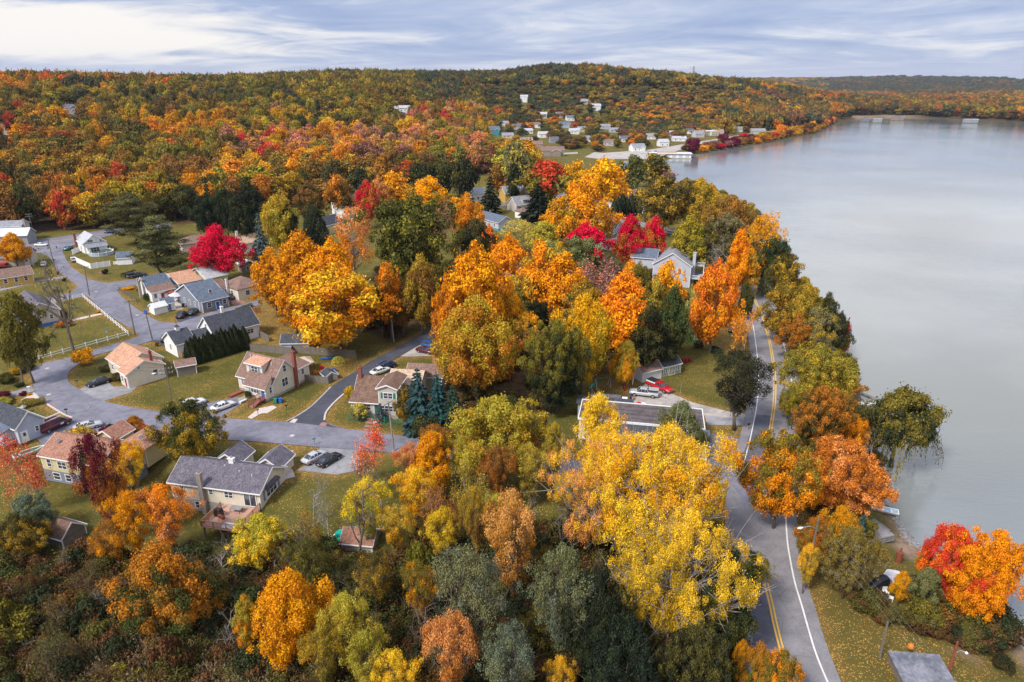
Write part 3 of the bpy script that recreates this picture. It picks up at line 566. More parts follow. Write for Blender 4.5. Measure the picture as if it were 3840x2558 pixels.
# ---- trees read off the photograph, one by one (top x, top y, foot y, crown width)
for a in [
 ('pine',288,437,560,105,'pinegreen','dkolive','behind the white house with the pool'),
 ('pine',352,488,638,125,'pinegreen','dkgreen','over the lawn beside the small white shed'),
 ('oak',470,447,560,75,'vdark','dkgreen','left end of the dark clump by the magenta maple'),
 ('oak',512,432,560,70,'dkgreen','vdark','middle of the dark clump by the magenta maple'),
 ('oak',563,428,572,85,'vdark','dkgreen','right end of the dark clump by the magenta maple'),
 ('tall',655,470,590,70,'vdark','dkolive','right of the olive-gold tree above the big orange maples'),
 ('maple',718,470,600,72,'dkgreen','vdark','left of the white house half hidden by peach leaves'),
 ('maple',705,415,520,80,'brown','dkolive','at the edge of the wood above the dark tree'),
 ('maple',770,400,500,70,'rust','dkolive','at the edge of the wood above the white house'),
 ('maple',820,385,480,60,'dkgreen','dkolive','at the edge of the wood left of the red maple'),
 ('maple',492,516,648,118,'magenta','crimson','over the road by the low brown-roofed houses'),
 ('oak',632,447,592,92,'mustard','lime','above the big orange maples'),
 ('spruce',590,489,640,56,'greyspruce',None,'beside the salmon-roofed house right of the magenta maple'),
 ('maple',685,530,735,148,'orange','gold','in the big orange clump, its left peak'),
 ('maple',757,545,760,140,'orange','gold','in the big orange clump, its right peak'),
 ('maple',618,568,725,105,'orange','rust','in the big orange clump, its lower left shoulder'),
 ('maple',668,640,770,90,'orange','rust','hanging low over the lawn beside the cedar fence'),
 ('maple',765,607,812,212,'yellow','orange','in front of the orange clump, behind the back-yard fence'),
 ('tall',888,590,778,75,'orange','dkolive','left of the tall pole by the dark drive'),
 ('maple',965,583,758,95,'mustard','brown','right of the tall pole by the dark drive'),
 ('maple',920,640,770,70,'olive','brown','over the dark drive behind the tall pole'),
 ('tall',870,640,775,52,'dkolive','vdark','shaded between the golden maple and the tall pole'),
 ('oak',943,452,700,212,'dkolive','olive','with the widest dome in the middle of the village'),
 ('airy',806,470,650,105,'peach','orange','in front of the white house'),
 ('maple',840,413,525,62,'crimson','rust','beside the golden trees above the white house'),
 ('maple',868,400,510,50,'peach','rust','between the red maple and the golden one'),
 ('maple',898,395,500,82,'gold','mustard','left one of the two behind the wide oak'),
 ('maple',985,402,512,112,'gold','olive','right one of the two behind the wide oak'),
 ('oak',958,368,470,62,'dkgreen','dkolive','left in the dark village-back row'),
 ('oak',1015,362,460,75,'dkolive','vdark','middle of the dark village-back row'),
 ('oak',1062,362,470,70,'vdark','dkolive','right in the dark village-back row'),
 ('oak',1190,322,455,98,'sage','lime','tall behind the yellow gabled house'),
 ('tall',1150,335,445,62,'lime','dkgreen','left of the grey-green giant at the village back'),
 ('maple',1232,345,450,60,'mustard','olive','right of the grey-green giant at the village back'),
 ('maple',1145,375,455,50,'brown','rust','behind the dark spruces at the village back'),
 ('tall',1182,372,470,36,'dkgreen','vdark','between the russet tree and the yellow gabled house'),
 ('spruce',1065,403,490,60,'vdark','dkgreen','left of the white-walled house with the pale roof'),
 ('spruce',1127,405,492,58,'vdark','dkgreen','between the pale house and the yellow gabled house'),
 ('spruce',1237,420,508,88,'vdark','dkgreen','broadest by the road, right of the grey dormer house'),
 ('maple',1072,443,560,72,'orange','scarlet','above the dark tree in front of the long grey roof'),
 ('wisp',1020,455,570,85,'mauve','pink','between the wide oak and the orange maple'),
 ('oak',1090,503,650,88,'dkolive','vdark','shaded under the orange maple by the long grey roof'),
 ('maple',1122,513,610,48,'scarlet','orange','at the foot of the long grey-roofed house'),
 ('maple',1168,537,705,118,'gold','orange','in the central clump behind the tallest orange one'),
 ('maple',1090,556,835,178,'orange','gold','tallest of the central clump'),
 ('maple',1030,610,845,80,'orange','rust','left flank of the central clump over the parked red sedan'),
 ('maple',965,600,770,85,'brown','mustard','behind the dark drive in the middle'),
 ('maple',1095,676,928,186,'mustard','rust','in front of the central clump, above the blue spruces'),
 ('bare',1203,598,745,120,'sage',None,'in the middle of the central clump'),
 ('maple',1168,636,810,78,'gold','mustard','in the central clump left of the bare tree'),
 ('airy',1190,503,585,108,'pale','lime','in front of the long grey roof'),
 ('maple',1254,506,600,95,'lime','pale','right of the pale yellow tree by the grey roof'),
 ('maple',1277,477,560,68,'gold','yellow','small one left below the tall village maple'),
 ('maple',1315,471,595,98,'yellow','gold','right below the tall village maple'),
 ('maple',1346,395,600,140,'gold','mustard','tallest in the village by the road'),
 ('maple',1327,371,480,74,'gold','mustard','behind the tallest village maple on its left'),
 ('maple',1387,362,482,112,'gold','orange','behind the tallest village maple on its right'),
 ('oak',1258,364,482,136,'red','olive','behind the dark spruces in the village'),
 ('tall',1242,541,750,105,'orange','mustard','left of the pair behind the bare tree'),
 ('tall',1298,567,765,105,'gold','orange','right of the pair behind the bare tree'),
 ('tall',1289,535,650,36,'yellow','gold','slender between the orange pair and the grey-green dome'),
 ('oak',1326,543,665,112,'sage','dkolive','dome beside the magenta maple'),
 ('maple',1350,509,620,92,'magenta','crimson','left of the gabled black-and-white house'),
 ('maple',1452,489,628,82,'magenta','rust','left one of the two right of the black-and-white house'),
 ('maple',1506,494,625,66,'magenta','rust','right one of the two right of the black-and-white house'),
 ('wisp',1375,582,728,130,'mauve','pink','left in the thin clump below the black-and-white house'),
 ('wisp',1418,600,740,100,'mauve','pink','right in the thin clump below the black-and-white house'),
 ('tall',1452,590,715,52,'orange','gold','small one left of the big grey house'),
 ('maple',1474,598,745,62,'olive','green','in front of the big grey house on the left'),
 ('tall',1443,612,845,122,'orange','gold','tall one left of the two old poles'),
 ('maple',1344,670,905,145,'gold','mustard','nearest of the golden ones above the gravel drive'),
 ('maple',1345,638,800,105,'mustard','dkolive','behind the nearest golden one above the gravel drive'),
 ('oak',1278,735,950,122,'olive','dkgreen','left of the gravel drive'),
 ('oak',1281,835,952,96,'vdark','dkgreen','in front of the yellow-green one left of the gravel drive'),
 ('maple',1440,780,893,68,'lime','gold','hanging over the open shed'),
 ('tall',1502,607,872,70,'dkolive','vdark','left of the tall bare pole'),
 ('maple',1552,655,835,90,'green','dkolive','right of the tall bare pole'),
 ('maple',1535,740,850,80,'dkgreen','dkolive','behind the small tool shed'),
 ('tall',1512,625,790,58,'lime','olive','below the big grey house'),
 ('tall',1543,586,775,76,'gold','orange','cone-shaped in front of the big grey house'),
 ('airy',1610,645,790,72,'pale','olive','thin one below the balcony of the big grey house'),
 ('maple',1655,595,812,108,'scarlet','orange','on the lawn beside the lake road'),
 ('tall',1622,660,800,62,'orange','dkolive','just left of the orange-red one on the lawn'),
 ('ball',1721,645,735,40,'dkolive','dkgreen','at the bend of the lake road'),
 ('wisp',1724,700,828,62,'orange','gold','small one leaning to the lake road'),
 ('maple',1588,494,640,98,'mustard','olive','behind the big grey house'),
 ('oak',1671,491,645,102,'sage','dkolive','behind the big grey house, nearer the lake'),
 ('tall',1708,510,690,62,'orange','gold','tall one by the lake road behind the grey bare tree'),
 ('tall',1725,560,690,55,'gold','mustard','over the far end of the lake road'),
 ('bare',1674,533,655,92,'sage',None,'between the big grey house and the lake road'),
 ('oak',1683,450,590,112,'brown','rust','on the shore behind the grey-green ones'),
 ('oak',1635,470,600,80,'brown','mustard','inland of the russet shore tree'),
 ('oak',1533,402,545,122,'dkolive','mustard','behind the white house with the tan roof'),
 ('maple',1615,405,545,92,'mustard','olive','on the shore left of the orange one'),
 ('maple',1636,421,540,58,'orange','gold','small one on the far shore point'),
 ('oak',1500,352,430,100,'dkolive','mustard','over the bay behind the brown gambrel house'),
 ('oak',1455,355,450,80,'dkolive','sage','left of the bay behind the brown gambrel house'),
 ('wisp',1545,388,440,45,'mauve',None,'on the water side of the bay'),
 ('airy',1772,484,660,102,'gold','orange','high over the shore at the bend'),
 ('maple',1728,520,640,60,'mustard','gold','left of the high open one at the bend'),
 ('oak',1780,545,672,88,'dkgreen','dkolive','below the high open one at the bend'),
 ('oak',1808,580,680,85,'dkolive','mustard','on the waterline right of the dark one'),
 ('ball',1765,625,680,44,'greysage','sage','low by the road shoulder at the bend'),
 ('maple',1812,641,790,95,'olive','mustard','left one of the shore clump beyond the rust one'),
 ('oak',1858,652,800,95,'mustard','olive','right one of the shore clump beyond the rust one'),
 ('maple',1908,672,800,62,'dkolive','dkgreen','on the waterline behind the mustard clump'),
 ('maple',1937,715,822,56,'dkgreen','dkolive','lowest on the waterline before the wide one'),
 ('maple',1838,720,825,72,'rust','brown','between the road and the shore clump'),
 ('airy',1893,705,835,85,'sage','mustard','right of the rust one by the road'),
 ('shrub',1943,740,815,38,'crimson','rust','at the very waterline'),
 ('oak',1892,793,960,140,'olive','mustard','widest of the shore row above the dock'),
 ('maple',1822,885,965,48,'olive','mustard','small one touching the road shoulder'),
 ('oak',1900,890,1065,132,'rust','dkolive','below the wide olive one of the shore row'),
 ('maple',1976,948,1062,76,'orange','rust','beside the willow'),
 ('bare',2020,965,1085,72,'sage',None,'between the orange one and the willow'),
 ('willow',2085,898,1075,166,'olive','dkgreen','drooping over the water'),
 ('oak',1813,994,1215,165,'olive','orange','reaching over the white edge line of the lake road'),
 ('oak',1958,1016,1195,165,'rust','peach','between the road and the willow'),
 ('airy',2010,1075,1190,90,'brown','rust','low at the water below the willow'),
 ('maple',1940,1160,1295,88,'orange','olive','above the stacked dock boards'),
 ('maple',1885,1184,1305,82,'rust','olive','beside the street lamp by the lake road'),
 ('spruce',1987,1180,1250,34,'bluespruce',None,'little one beside the stacked dock boards'),
 ('oak',1970,1217,1375,112,'olive','sage','biggest one beside the street lamp'),
 ('airy',1866,1252,1365,58,'yellow','lime','under the street lamp'),
 ('oak',2210,1215,1400,122,'red','scarlet','at the lake edge on the lower right'),
 ('oak',2305,1222,1450,140,'gold','orange','at the lake edge in the lower right corner'),
 ('maple',2262,1262,1440,90,'scarlet','gold','between the red one and the golden one at the lake edge'),
 ('tall',2083,1312,1392,44,'orange','gold','small one beside the yard table'),
 ('maple',2141,1305,1412,84,'sage','green','feathery one left of the red lakeside maple'),
 ('maple',2143,1263,1340,46,'olive','mustard','small one on the beach left of the red maple'),
 ('maple',1808,1490,1640,96,'olive','orange','at the bottom edge beside the lake road'),
 ('maple',1755,1478,1620,78,'rust','olive','at the bottom edge left of the lake road'),
 ('airy',1748,1270,1400,66,'olive','mustard','leaning over the yellow line near the bottom'),
 ('airy',1713,803,989,150,'dkgreen','vdark','alone on the lawn island by the lake road'),
 ('maple',1567,922,1040,112,'sage','dkolive','in front of the long flat roof'),
 ('airy',1380,908,1135,135,'yellow','gold','left top of the giant yellow crown, over the flat roof'),
 ('giant',1545,985,1330,300,'yellow','gold','largest of the giant yellow crowns by the junction'),
 ('giant',1415,985,1290,235,'yellow','peach','left of the largest yellow crown by the junction'),
 ('giant',1580,1180,1500,270,'yellow','mustard','hanging lowest of the giant yellow crowns'),
 ('airy',1480,1150,1420,170,'yellow','mustard','lower left of the giant yellow crowns'),
 ('oak',1149,912,1108,195,'lime','mustard','broad one beside the side road, right of the orange maple'),
 ('airy',1060,1000,1130,70,'lime','mustard','low one between the orange maple and the broad lime one'),
 ('maple',987,988,1148,106,'orange','gold','beside the side road below the blue spruces'),
 ('wisp',862,972,1112,90,'red','peach','beside the parked cars on the side road'),
 ('airy',940,1018,1128,78,'peach','red','left of the orange maple by the side road'),
 ('airy',950,1075,1215,98,'yellow','gold','below the peach one by the side road'),
 ('airy',836,1105,1265,118,'yellow','lime','above the beached green boat'),
 ('airy',905,1160,1290,90,'lime','yellow','right of the beached green boat'),
 ('airy',1010,1175,1305,100,'yellow','mustard','below the black covered boat'),
 ('airy',1172,1130,1395,145,'peach','rust','tall thin one left of the giant yellow crowns'),
 ('darkbare',1296,1105,1292,72,'sage',None,'with a dark trunk under the giant yellow crown'),
 ('bare',1222,1005,1250,60,'sage',None,'slender one through the broad lime crown'),
 ('bare',745,1120,1235,80,'sage',None,'right of the stone steps of the ranch house'),
 ('bare',870,1060,1190,70,'sage',None,'at the far end of the pale drive'),
 ('wisp',700,1150,1300,60,'mustard','brown','between the ranch deck and the green boat'),
 ('bare',620,1240,1340,60,'sage',None,'in the brush below the ranch deck'),
 ('lean',797,1085,1296,110,'sage',None,'across the beached green boat'),
 ('darkbare',672,1140,1330,70,'sage',None,'between the ranch deck and the beached green boat'),
 ('bare',705,1070,1210,90,'sage',None,'beside the stone steps of the ranch house'),
 ('spruce',958,846,990,92,'bluespruce','teal','left one of the three beside the brown-roofed house'),
 ('spruce',1003,858,1002,92,'bluespruce','teal','middle one of the three beside the brown-roofed house'),
 ('spruce',1040,885,1012,84,'teal','dkgreen','right one of the three beside the brown-roofed house'),
 ('tall',926,880,986,42,'dkolive','mustard','drooping one between the brown-roofed house and the spruces'),
 ('spruce',872,928,968,36,'greyspruce','bluespruce','little one at the door of the brown-roofed house'),
 ('shrub',824,928,964,42,'pale','sage','pale one at the brown-roofed house'),
 ('shrub',807,887,920,36,'mustard','olive','at the corner of the brown-roofed house by the drive'),
 ('shrub',981,958,1022,78,'dkgreen','dkolive','dark one beside the chain-link fence'),
 ('oak',424,919,1078,136,'green','mustard','alone between the side road and the ranch house'),
 ('maple',301,957,1002,58,'rust','red','small round one on the lawn by the road'),
 ('airy',203,996,1260,108,'wine','rust','in front of the rust-roofed house'),
 ('airy',235,1010,1245,70,'rust','orange','right half of the clump before the rust-roofed house'),
 ('airy',286,1016,1140,88,'gold','yellow','at the right corner of the rust-roofed house'),
 ('spruce',177,1000,1125,44,'dkgreen','vdark','slim one before the rust-roofed house'),
 ('shrub',178,984,1036,82,'mustard','lime','flat spreading one beside the silver car'),
 ('wisp',13,985,1185,100,'red','peach','at the left edge by the pale blue house'),
 ('airy',368,1113,1290,125,'orange','peach','left of the ranch deck'),
 ('airy',290,1128,1300,110,'orange','gold','below the rust-roofed house'),
 ('airy',240,1200,1320,100,'brown','gold','beside the tumbledown shed'),
 ('maple',590,1180,1312,128,'lime','yellow','right below the ranch deck'),
 ('maple',350,1250,1480,200,'rust','green','broad one at the lower left'),
 ('maple',661,1308,1540,176,'gold','orange','brightest at the bottom left of the middle'),
 ('tall',553,1354,1510,64,'lime','orange','slim one left of the brightest golden maple'),
 ('airy',784,1365,1570,122,'lime','mustard','right of the brightest golden maple'),
 ('airy',735,1440,1610,110,'mustard','olive','below the brightest golden maple'),
 ('airy',840,1450,1640,120,'lime','mustard','at the bottom edge right of the golden maple'),
 ('airy',1073,1255,1560,175,'sage','greysage','in the lower middle, left of its twin'),
 ('airy',1298,1262,1560,160,'sage','greysage','in the lower middle, right of its twin'),
 ('airy',1031,1405,1650,128,'peach','rust','at the bottom in the middle'),
 ('lean',945,1370,1500,110,'sage',None,'fallen sideways in the bottom thicket'),
 ('oak',1384,1306,1590,130,'vdark','dkgreen','in the shade left under the giant yellow crowns'),
 ('airy',1167,1445,1660,160,'greysage','sage','at the bottom edge in the middle'),
 ('oak',1688,1265,1510,150,'dkgreen','dkolive','between the yellow crowns and the lake road'),
 ('oak',1602,1440,1680,150,'dkolive','vdark','at the bottom edge under the yellow crowns'),
 ('oak',1447,1440,1700,175,'vdark','dkgreen','at the bottom edge left under the yellow crowns'),
 ('tall',1719,1395,1560,42,'orange','rust','thin strip beside the lake road near the bottom'),
 ('airy',1290,1470,1660,70,'yellow','olive','at the bottom edge in the dark thicket'),
 ('airy',905,1500,1680,110,'yellow','gold','cut by the bottom edge in the middle'),
 ('darkbare',470,1270,1420,100,'sage',None,'behind the broad brown oak at the lower left'),
 ('bare',505,1360,1500,80,'sage',None,'in the thicket left of the slim lime one'),
 ('airy',700,1240,1400,110,'dkolive','olive','below the beached green boat on the left'),
 ('airy',860,1270,1420,110,'dkolive','mustard','below the beached green boat on the right'),
 ('airy',960,1290,1450,90,'olive','gold','in the thicket left of the grey-green twins'),
 ('maple',20,533,615,70,'gold','orange','at the left edge above the yellow house'),
 ('oak',22,672,882,115,'olive','dkolive','at the left edge beside the white rail fence'),
 ('darkbare',110,560,812,98,'sage',None,'in the fenced yard with the grey-roofed house'),
 ('shrub',187,803,838,44,'gold','mustard','on the inside of the road bend'),
 ('oak',62,1140,1232,95,'greysage','sage','round one at the lower left edge'),
 ('maple',30,1180,1290,100,'dkolive','mustard','at the left edge near the tumbledown shed'),
 ]: T(*a)
# the row of arborvitae beside the white house with the dark roof
for i in range(14):
    x = 1672+i*37.5; y = 1455-i*11.2
    a, b = P('A', x, y); TREES.append((plant('thuja', a, b, 0, 2.1+.3*(i % 2), (6.2+.9*((i*7) % 3)/2)*(1.0 if i < 12 else .9), 'thuja', 'dkgreen', lod='n'), 'thuja', 'thuja', None, 'HEDGE', i))
for i in range(7):
    x, y = [(1405,955),(1440,948),(1475,930),(1510,925),(1560,915),(1600,905),(1640,915)][i]
    a, b = P('H', x, y+40); TREES.append((plant('thuja', a, b, 0, 4.2, 9.5+i % 3, 'dkgreen', 'vdark', lod='n'), 'thuja', 'dkgreen', None, 'HEDGE2', i))

# ------------------------------------------------------------------ ground sheet, lake
def inpoly(x, y, poly):
    x = np.asarray(x); y = np.asarray(y); r = np.zeros(x.shape, bool); n = len(poly)
    for i in range(n):
        ax, ay = poly[i]; bx, by = poly[(i+1) % n]
        if ay != by: r ^= ((ay > y) != (by > y)) & (x < (bx-ax)*(y-ay)/(by-ay)+ax)
    return r
def WP(c, pts, z=0.0): return [P(c, x, y, z) for x, y in pts]
floor_polys = [WP('X', p) for p in (
 [(840,760),(905,790),(975,745),(1010,790),(1190,838),(1330,870),(1460,850),(1560,810),(1590,700),(1480,620),(1100,600),(860,620)],
 [(985,960),(1060,1020),(1200,1062),(1250,960),(1330,890),(1190,830),(1050,850)])]+[WP('X', [(-60,1250),(150,1270),(330,1310),(450,1300),(620,1300),(760,1296),(1000,1278),(1260,1245),(1640,1262),(1700,1400),(1740,1700),(-60,1700)], -3)]
litter_polys = [WP('C', [(330,250),(640,40),(720,200),(660,380),(470,380)]), WP('F', [(1400,1150),(1800,1060),(1950,1250),(1990,1560),(1700,1340),(1500,1290)]),
 WP('X', [(1738,560),(1742,640),(1790,720),(1822,900),(1822,1150),(1850,1290),(1848,1330),(1905,1250),(1990,1050),(1900,800),(1800,620)]),
 WP('E', [(560,470),(800,360),(1010,430),(1000,540),(860,560),(780,520)]), WP('X', [(560,640),(640,700),(640,790),(560,790),(560,740)]),
 WP('A', [(1330,640),(1600,610),(1560,660),(1400,690)]), WP('C', [(640,600),(1230,430),(1280,490),(1000,690)])]
litter_polys += [WP('G', [(300,150),(560,60),(1000,330),(1350,560),(1100,1150),(1100,1568),(600,1568),(450,1120),(330,700)], -.5), WP('G', [(1100,1150),(2300,1150),(2300,1700),(1000,1700)], -1)]
dirt_polys = [WP('G', [(1180,250),(1300,240),(1500,470),(1420,560),(1330,500),(1180,330)], -2), WP('G', [(1700,1270),(1850,1290),(2000,1400),(1850,1400)], -1)]
FLINE = [(-400,545),(0,545),(100,532),(260,527),(430,515),(560,500),(700,470),(850,440),(950,425),(1050,412),(1150,402),(1230,374),(1330,356),(1440,348),(1500,345),(1545,330),(1640,316),(1760,303),(1840,290),(1890,292),(2000,285),(2354,290),(2900,320)]
def gridline(lo, a, b, hi, step, g):
    m = list(np.arange(a, b+.01, step)); s = step; v = b; r = []
    while v < hi: s *= g; v += s; r.append(v)
    s = step; v = a; l = []
    while v > lo: s *= g; v -= s; l.append(v)
    return np.array(l[::-1]+m+r)
gx = gridline(-9000, -150, 150, 9000, 1.25, 1.045); gy = gridline(-400, 20, 240, 12000, 1.25, 1.02)
XX, YY = np.meshgrid(gx, gy); ZZ = gza(XX.ravel(), YY.ravel()); SD = lake_sd(XX.ravel(), YY.ravel())
nx, ny = len(gx), len(gy)
def fast_mesh(name, V, F, m, smooth=False):
    me = bpy.data.meshes.new(name); F = np.asarray(F, np.int32); k = F.shape[1]
    me.vertices.add(len(V)); me.vertices.foreach_set('co', np.asarray(V, np.float32).ravel())
    me.loops.add(F.size); me.loops.foreach_set('vertex_index', F.ravel())
    me.polygons.add(len(F)); me.polygons.foreach_set('loop_start', np.arange(0, F.size, k, dtype=np.int32))
    if smooth: me.polygons.foreach_set('use_smooth', np.ones(len(F), bool))
    me.update(calc_edges=True); me.materials.append(m)
    return me
I = np.arange(nx*ny).reshape(ny, nx)
F = np.stack([I[:-1, :-1], I[:-1, 1:], I[1:, 1:], I[1:, :-1]], -1).reshape(-1, 4)
gm = bpy.data.materials.new('ground_turf'); gm.use_nodes = True; nt = gm.node_tree; b = nt.nodes['Principled BSDF']
b.inputs['Roughness'].default_value = .95; b.inputs['Specular IOR Level'].default_value = .1
tc = nd(nt, 'ShaderNodeTexCoord').outputs['Object']
zn = nd(nt, 'ShaderNodeSeparateColor', {0: nd(nt, 'ShaderNodeAttribute', attribute_type='GEOMETRY', attribute_name='zone').outputs['Color']})
def noise(s, d=4.0, r=.6, dist=0.0, v=None): return nd(nt, 'ShaderNodeTexNoise', {'Vector': v or tc, 'Scale': s, 'Detail': d, 'Roughness': r, 'Distortion': dist}).outputs[0]
lawn = mixc(nt, sstep(nt, noise(.11, 5, .65, .4), .32, .68), (.080,.080,.017,1), (.155,.122,.028,1))
lawn = mixc(nt, sstep(nt, noise(1.1, 4, .7), .35, .7, 0, .6), lawn, (.062,.070,.016,1))
lawn = mixc(nt, sstep(nt, noise(7, 2), .45, .75, 0, .5), lawn, (.21,.15,.04,1))
leafn = nd(nt, 'ShaderNodeTexVoronoi', {'Vector': tc, 'Scale': 6.2, 'Randomness': 1.0})
lr = nd(nt, 'ShaderNodeSeparateColor', {0: leafn.outputs[1]})
thr = mth(nt, 'SUBTRACT', .97, mth(nt, 'MULTIPLY', zn.outputs[0], sstep(nt, noise(.45, 5, .75), .35, .68, .12, .85)))
thr = mth(nt, 'SUBTRACT', thr, sstep(nt, noise(.16, 5, .7), .42, .7, 0, .3))
lm = mth(nt, 'MULTIPLY', mth(nt, 'GREATER_THAN', lr.outputs[0], thr), sstep(nt, leafn.outputs[0], .5, .36))
leafc = mixc(nt, lr.outputs[1], (.50,.20,.05,1), (.62,.40,.10,1))
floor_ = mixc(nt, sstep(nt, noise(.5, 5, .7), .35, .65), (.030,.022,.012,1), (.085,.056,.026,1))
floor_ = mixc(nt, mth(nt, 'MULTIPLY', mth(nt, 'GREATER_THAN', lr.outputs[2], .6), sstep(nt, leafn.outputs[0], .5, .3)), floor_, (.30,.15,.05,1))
dirt = mixc(nt, sstep(nt, noise(.8), .3, .7), (.36,.25,.18,1), (.22,.15,.11,1))
col = mixc(nt, mth(nt, 'MULTIPLY', zn.outputs[0], .35), lawn, (.33,.17,.06,1))
col = mixc(nt, lm, col, leafc)
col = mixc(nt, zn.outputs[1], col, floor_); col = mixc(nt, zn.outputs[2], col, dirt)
nt.links.new(col, b.inputs['Base Color'])
nt.links.new(nd(nt, 'ShaderNodeBump', {'Height': noise(3.5, 4, .8), 'Strength': .8, 'Distance': .25}).outputs[0], b.inputs['Normal'])
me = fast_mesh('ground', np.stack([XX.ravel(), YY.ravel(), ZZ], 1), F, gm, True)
x_, y_ = XX.ravel(), YY.ravel(); zone = np.zeros((len(x_), 4), np.float32); zone[:, 3] = 1
dep = np.maximum(y_*CP+CAMH*SP_, 1.0); pxx = (1920+FS*x_/dep)/1.63127; pyy = (1279-FS*(y_*SP_-CAMH*CP)/dep)/1.63127
fl = np.interp(pxx, [p[0] for p in FLINE], [p[1] for p in FLINE])
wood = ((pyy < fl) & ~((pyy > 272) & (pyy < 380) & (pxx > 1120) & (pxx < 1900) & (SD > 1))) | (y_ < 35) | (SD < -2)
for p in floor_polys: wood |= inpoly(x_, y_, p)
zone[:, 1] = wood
for p in litter_polys: zone[:, 0] = np.maximum(zone[:, 0], inpoly(x_, y_, p)*(.35 if p is litter_polys[-1] or p is litter_polys[-2] else .8))
for p in dirt_polys: zone[:, 2] = np.maximum(zone[:, 2], inpoly(x_, y_, p))
zone[:, 2] = np.maximum(zone[:, 2], ((SD > -1) & (SD < 1.6) & (y_ < 300))*.8)
far_beach = (y_ > 1300) & (x_ > 640) & (x_ < 800) & (SD < 30) & (SD > -2); zone[far_beach, 2] = 1; zone[far_beach, 1] = 0
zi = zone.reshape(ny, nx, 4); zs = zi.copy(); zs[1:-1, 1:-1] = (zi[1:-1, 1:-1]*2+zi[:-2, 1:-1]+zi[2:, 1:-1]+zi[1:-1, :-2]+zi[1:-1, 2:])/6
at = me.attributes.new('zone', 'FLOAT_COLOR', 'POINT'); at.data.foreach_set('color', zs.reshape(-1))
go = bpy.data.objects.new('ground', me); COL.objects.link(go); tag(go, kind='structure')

wm = bpy.data.materials.new('lake_water'); wm.use_nodes = True; nt = wm.node_tree; b = nt.nodes['Principled BSDF']
b.inputs['Roughness'].default_value = .03; b.inputs['IOR'].default_value = 1.9
tc = nd(nt, 'ShaderNodeTexCoord').outputs['Object']
mp = nd(nt, 'ShaderNodeMapping', {0: tc, 2: (0, 0, R(35)), 3: (.35, 1, 1)}).outputs[0]
wcol = mixc(nt, sstep(nt, noise(.012, 4), .35, .65), (.155,.172,.17,1), (.225,.24,.232,1))
nt.links.new(wcol, b.inputs['Base Color'])
hgt = mth(nt, 'ADD', noise(1.5, 4, .62, .5, mp), mth(nt, 'MULTIPLY', noise(.13, 3, .5, 1.0, mp), 1.6))
nt.links.new(nd(nt, 'ShaderNodeBump', {'Height': mth(nt, 'MULTIPLY', hgt, sstep(nt, noise(.011, 3, .5, .5), .35, .65, .45, 1)), 'Strength': .42, 'Distance': .13}).outputs[0], b.inputs['Normal'])
mb = MB(); mb.add([(0, -200, LAKEZ), (3200, -200, LAKEZ), (3200, 1450, LAKEZ), (0, 1450, LAKEZ)], [(0, 1, 2, 3)])
lake = mb.build('lake_water', wm); tag(lake, kind='structure')

# ------------------------------------------------------------------ roads, drives, paths: thin sheets a little above one another
ROADS = []; ZK = 0
def sheet(name, pts, z, m, kind='structure', c=None, dens=False, add=True, **kw):
    pts = WP(c, pts) if c else pts
    if add: ROADS.append(pts)
    global ZK
    ZK += 1; z = (.012+.0022*ZK) if z < .0235 else (.08+z) 
    mb = MB(); mb.add([(x, y, z) for x, y in pts], [tuple(range(len(pts)))])
    a = sum(pts[i][0]*pts[(i+1) % len(pts)][1]-pts[(i+1) % len(pts)][0]*pts[i][1] for i in range(len(pts)))
    if a < 0: mb.f = [mb.f[0][::-1]]
    o = mb.build(name, m); return tag(o, kind=kind, **kw)
def spline(pts, n=6):
    P_ = [np.array(p, float) for p in pts]; out = []
    for i in range(len(P_)-1):
        p0 = P_[max(i-1, 0)]; p1 = P_[i]; p2 = P_[i+1]; p3 = P_[min(i+2, len(P_)-1)]
        for k in range(n):
            t = k/n; out.append(.5*((2*p1)+(-p0+p2)*t+(2*p0-5*p1+4*p2-p3)*t*t+(-p0+3*p1-3*p2+p3)*t**3))
    out.append(P_[-1]); return out
def ribbon(name, line, w0, w1, z, m, add=True, zf=None, closed=False, kind='structure'):
    """strip beside a centre line, from offset w0 (left) to w1 (right)"""
    L = [np.array(p[:2], float) for p in line]; a = []; bb = []
    for i, p in enumerate(L):
        d = L[min(i+1, len(L)-1)]-L[max(i-1, 0)]; d /= np.linalg.norm(d)+1e-9; n = np.array((-d[1], d[0]))
        a.append(p+n*w0); bb.append(p+n*w1)
    zz = lambda p: z+(zf(p) if zf else 0)
    mb = MB(); V = [(p[0], p[1], zz(p)) for p in a]+[(p[0], p[1], zz(p)) for p in bb]; n = len(L)
    mb.add(V, [(i, n+i, n+i+1, i+1) for i in range(n-1)] if w0 > w1 else [(i, i+1, n+i+1, n+i) for i in range(n-1)])
    if add: ROADS.append([tuple(p) for p in a]+[tuple(p) for p in bb[::-1]])
    o = mb.build(name, m); return tag(o, kind=kind) if kind else o
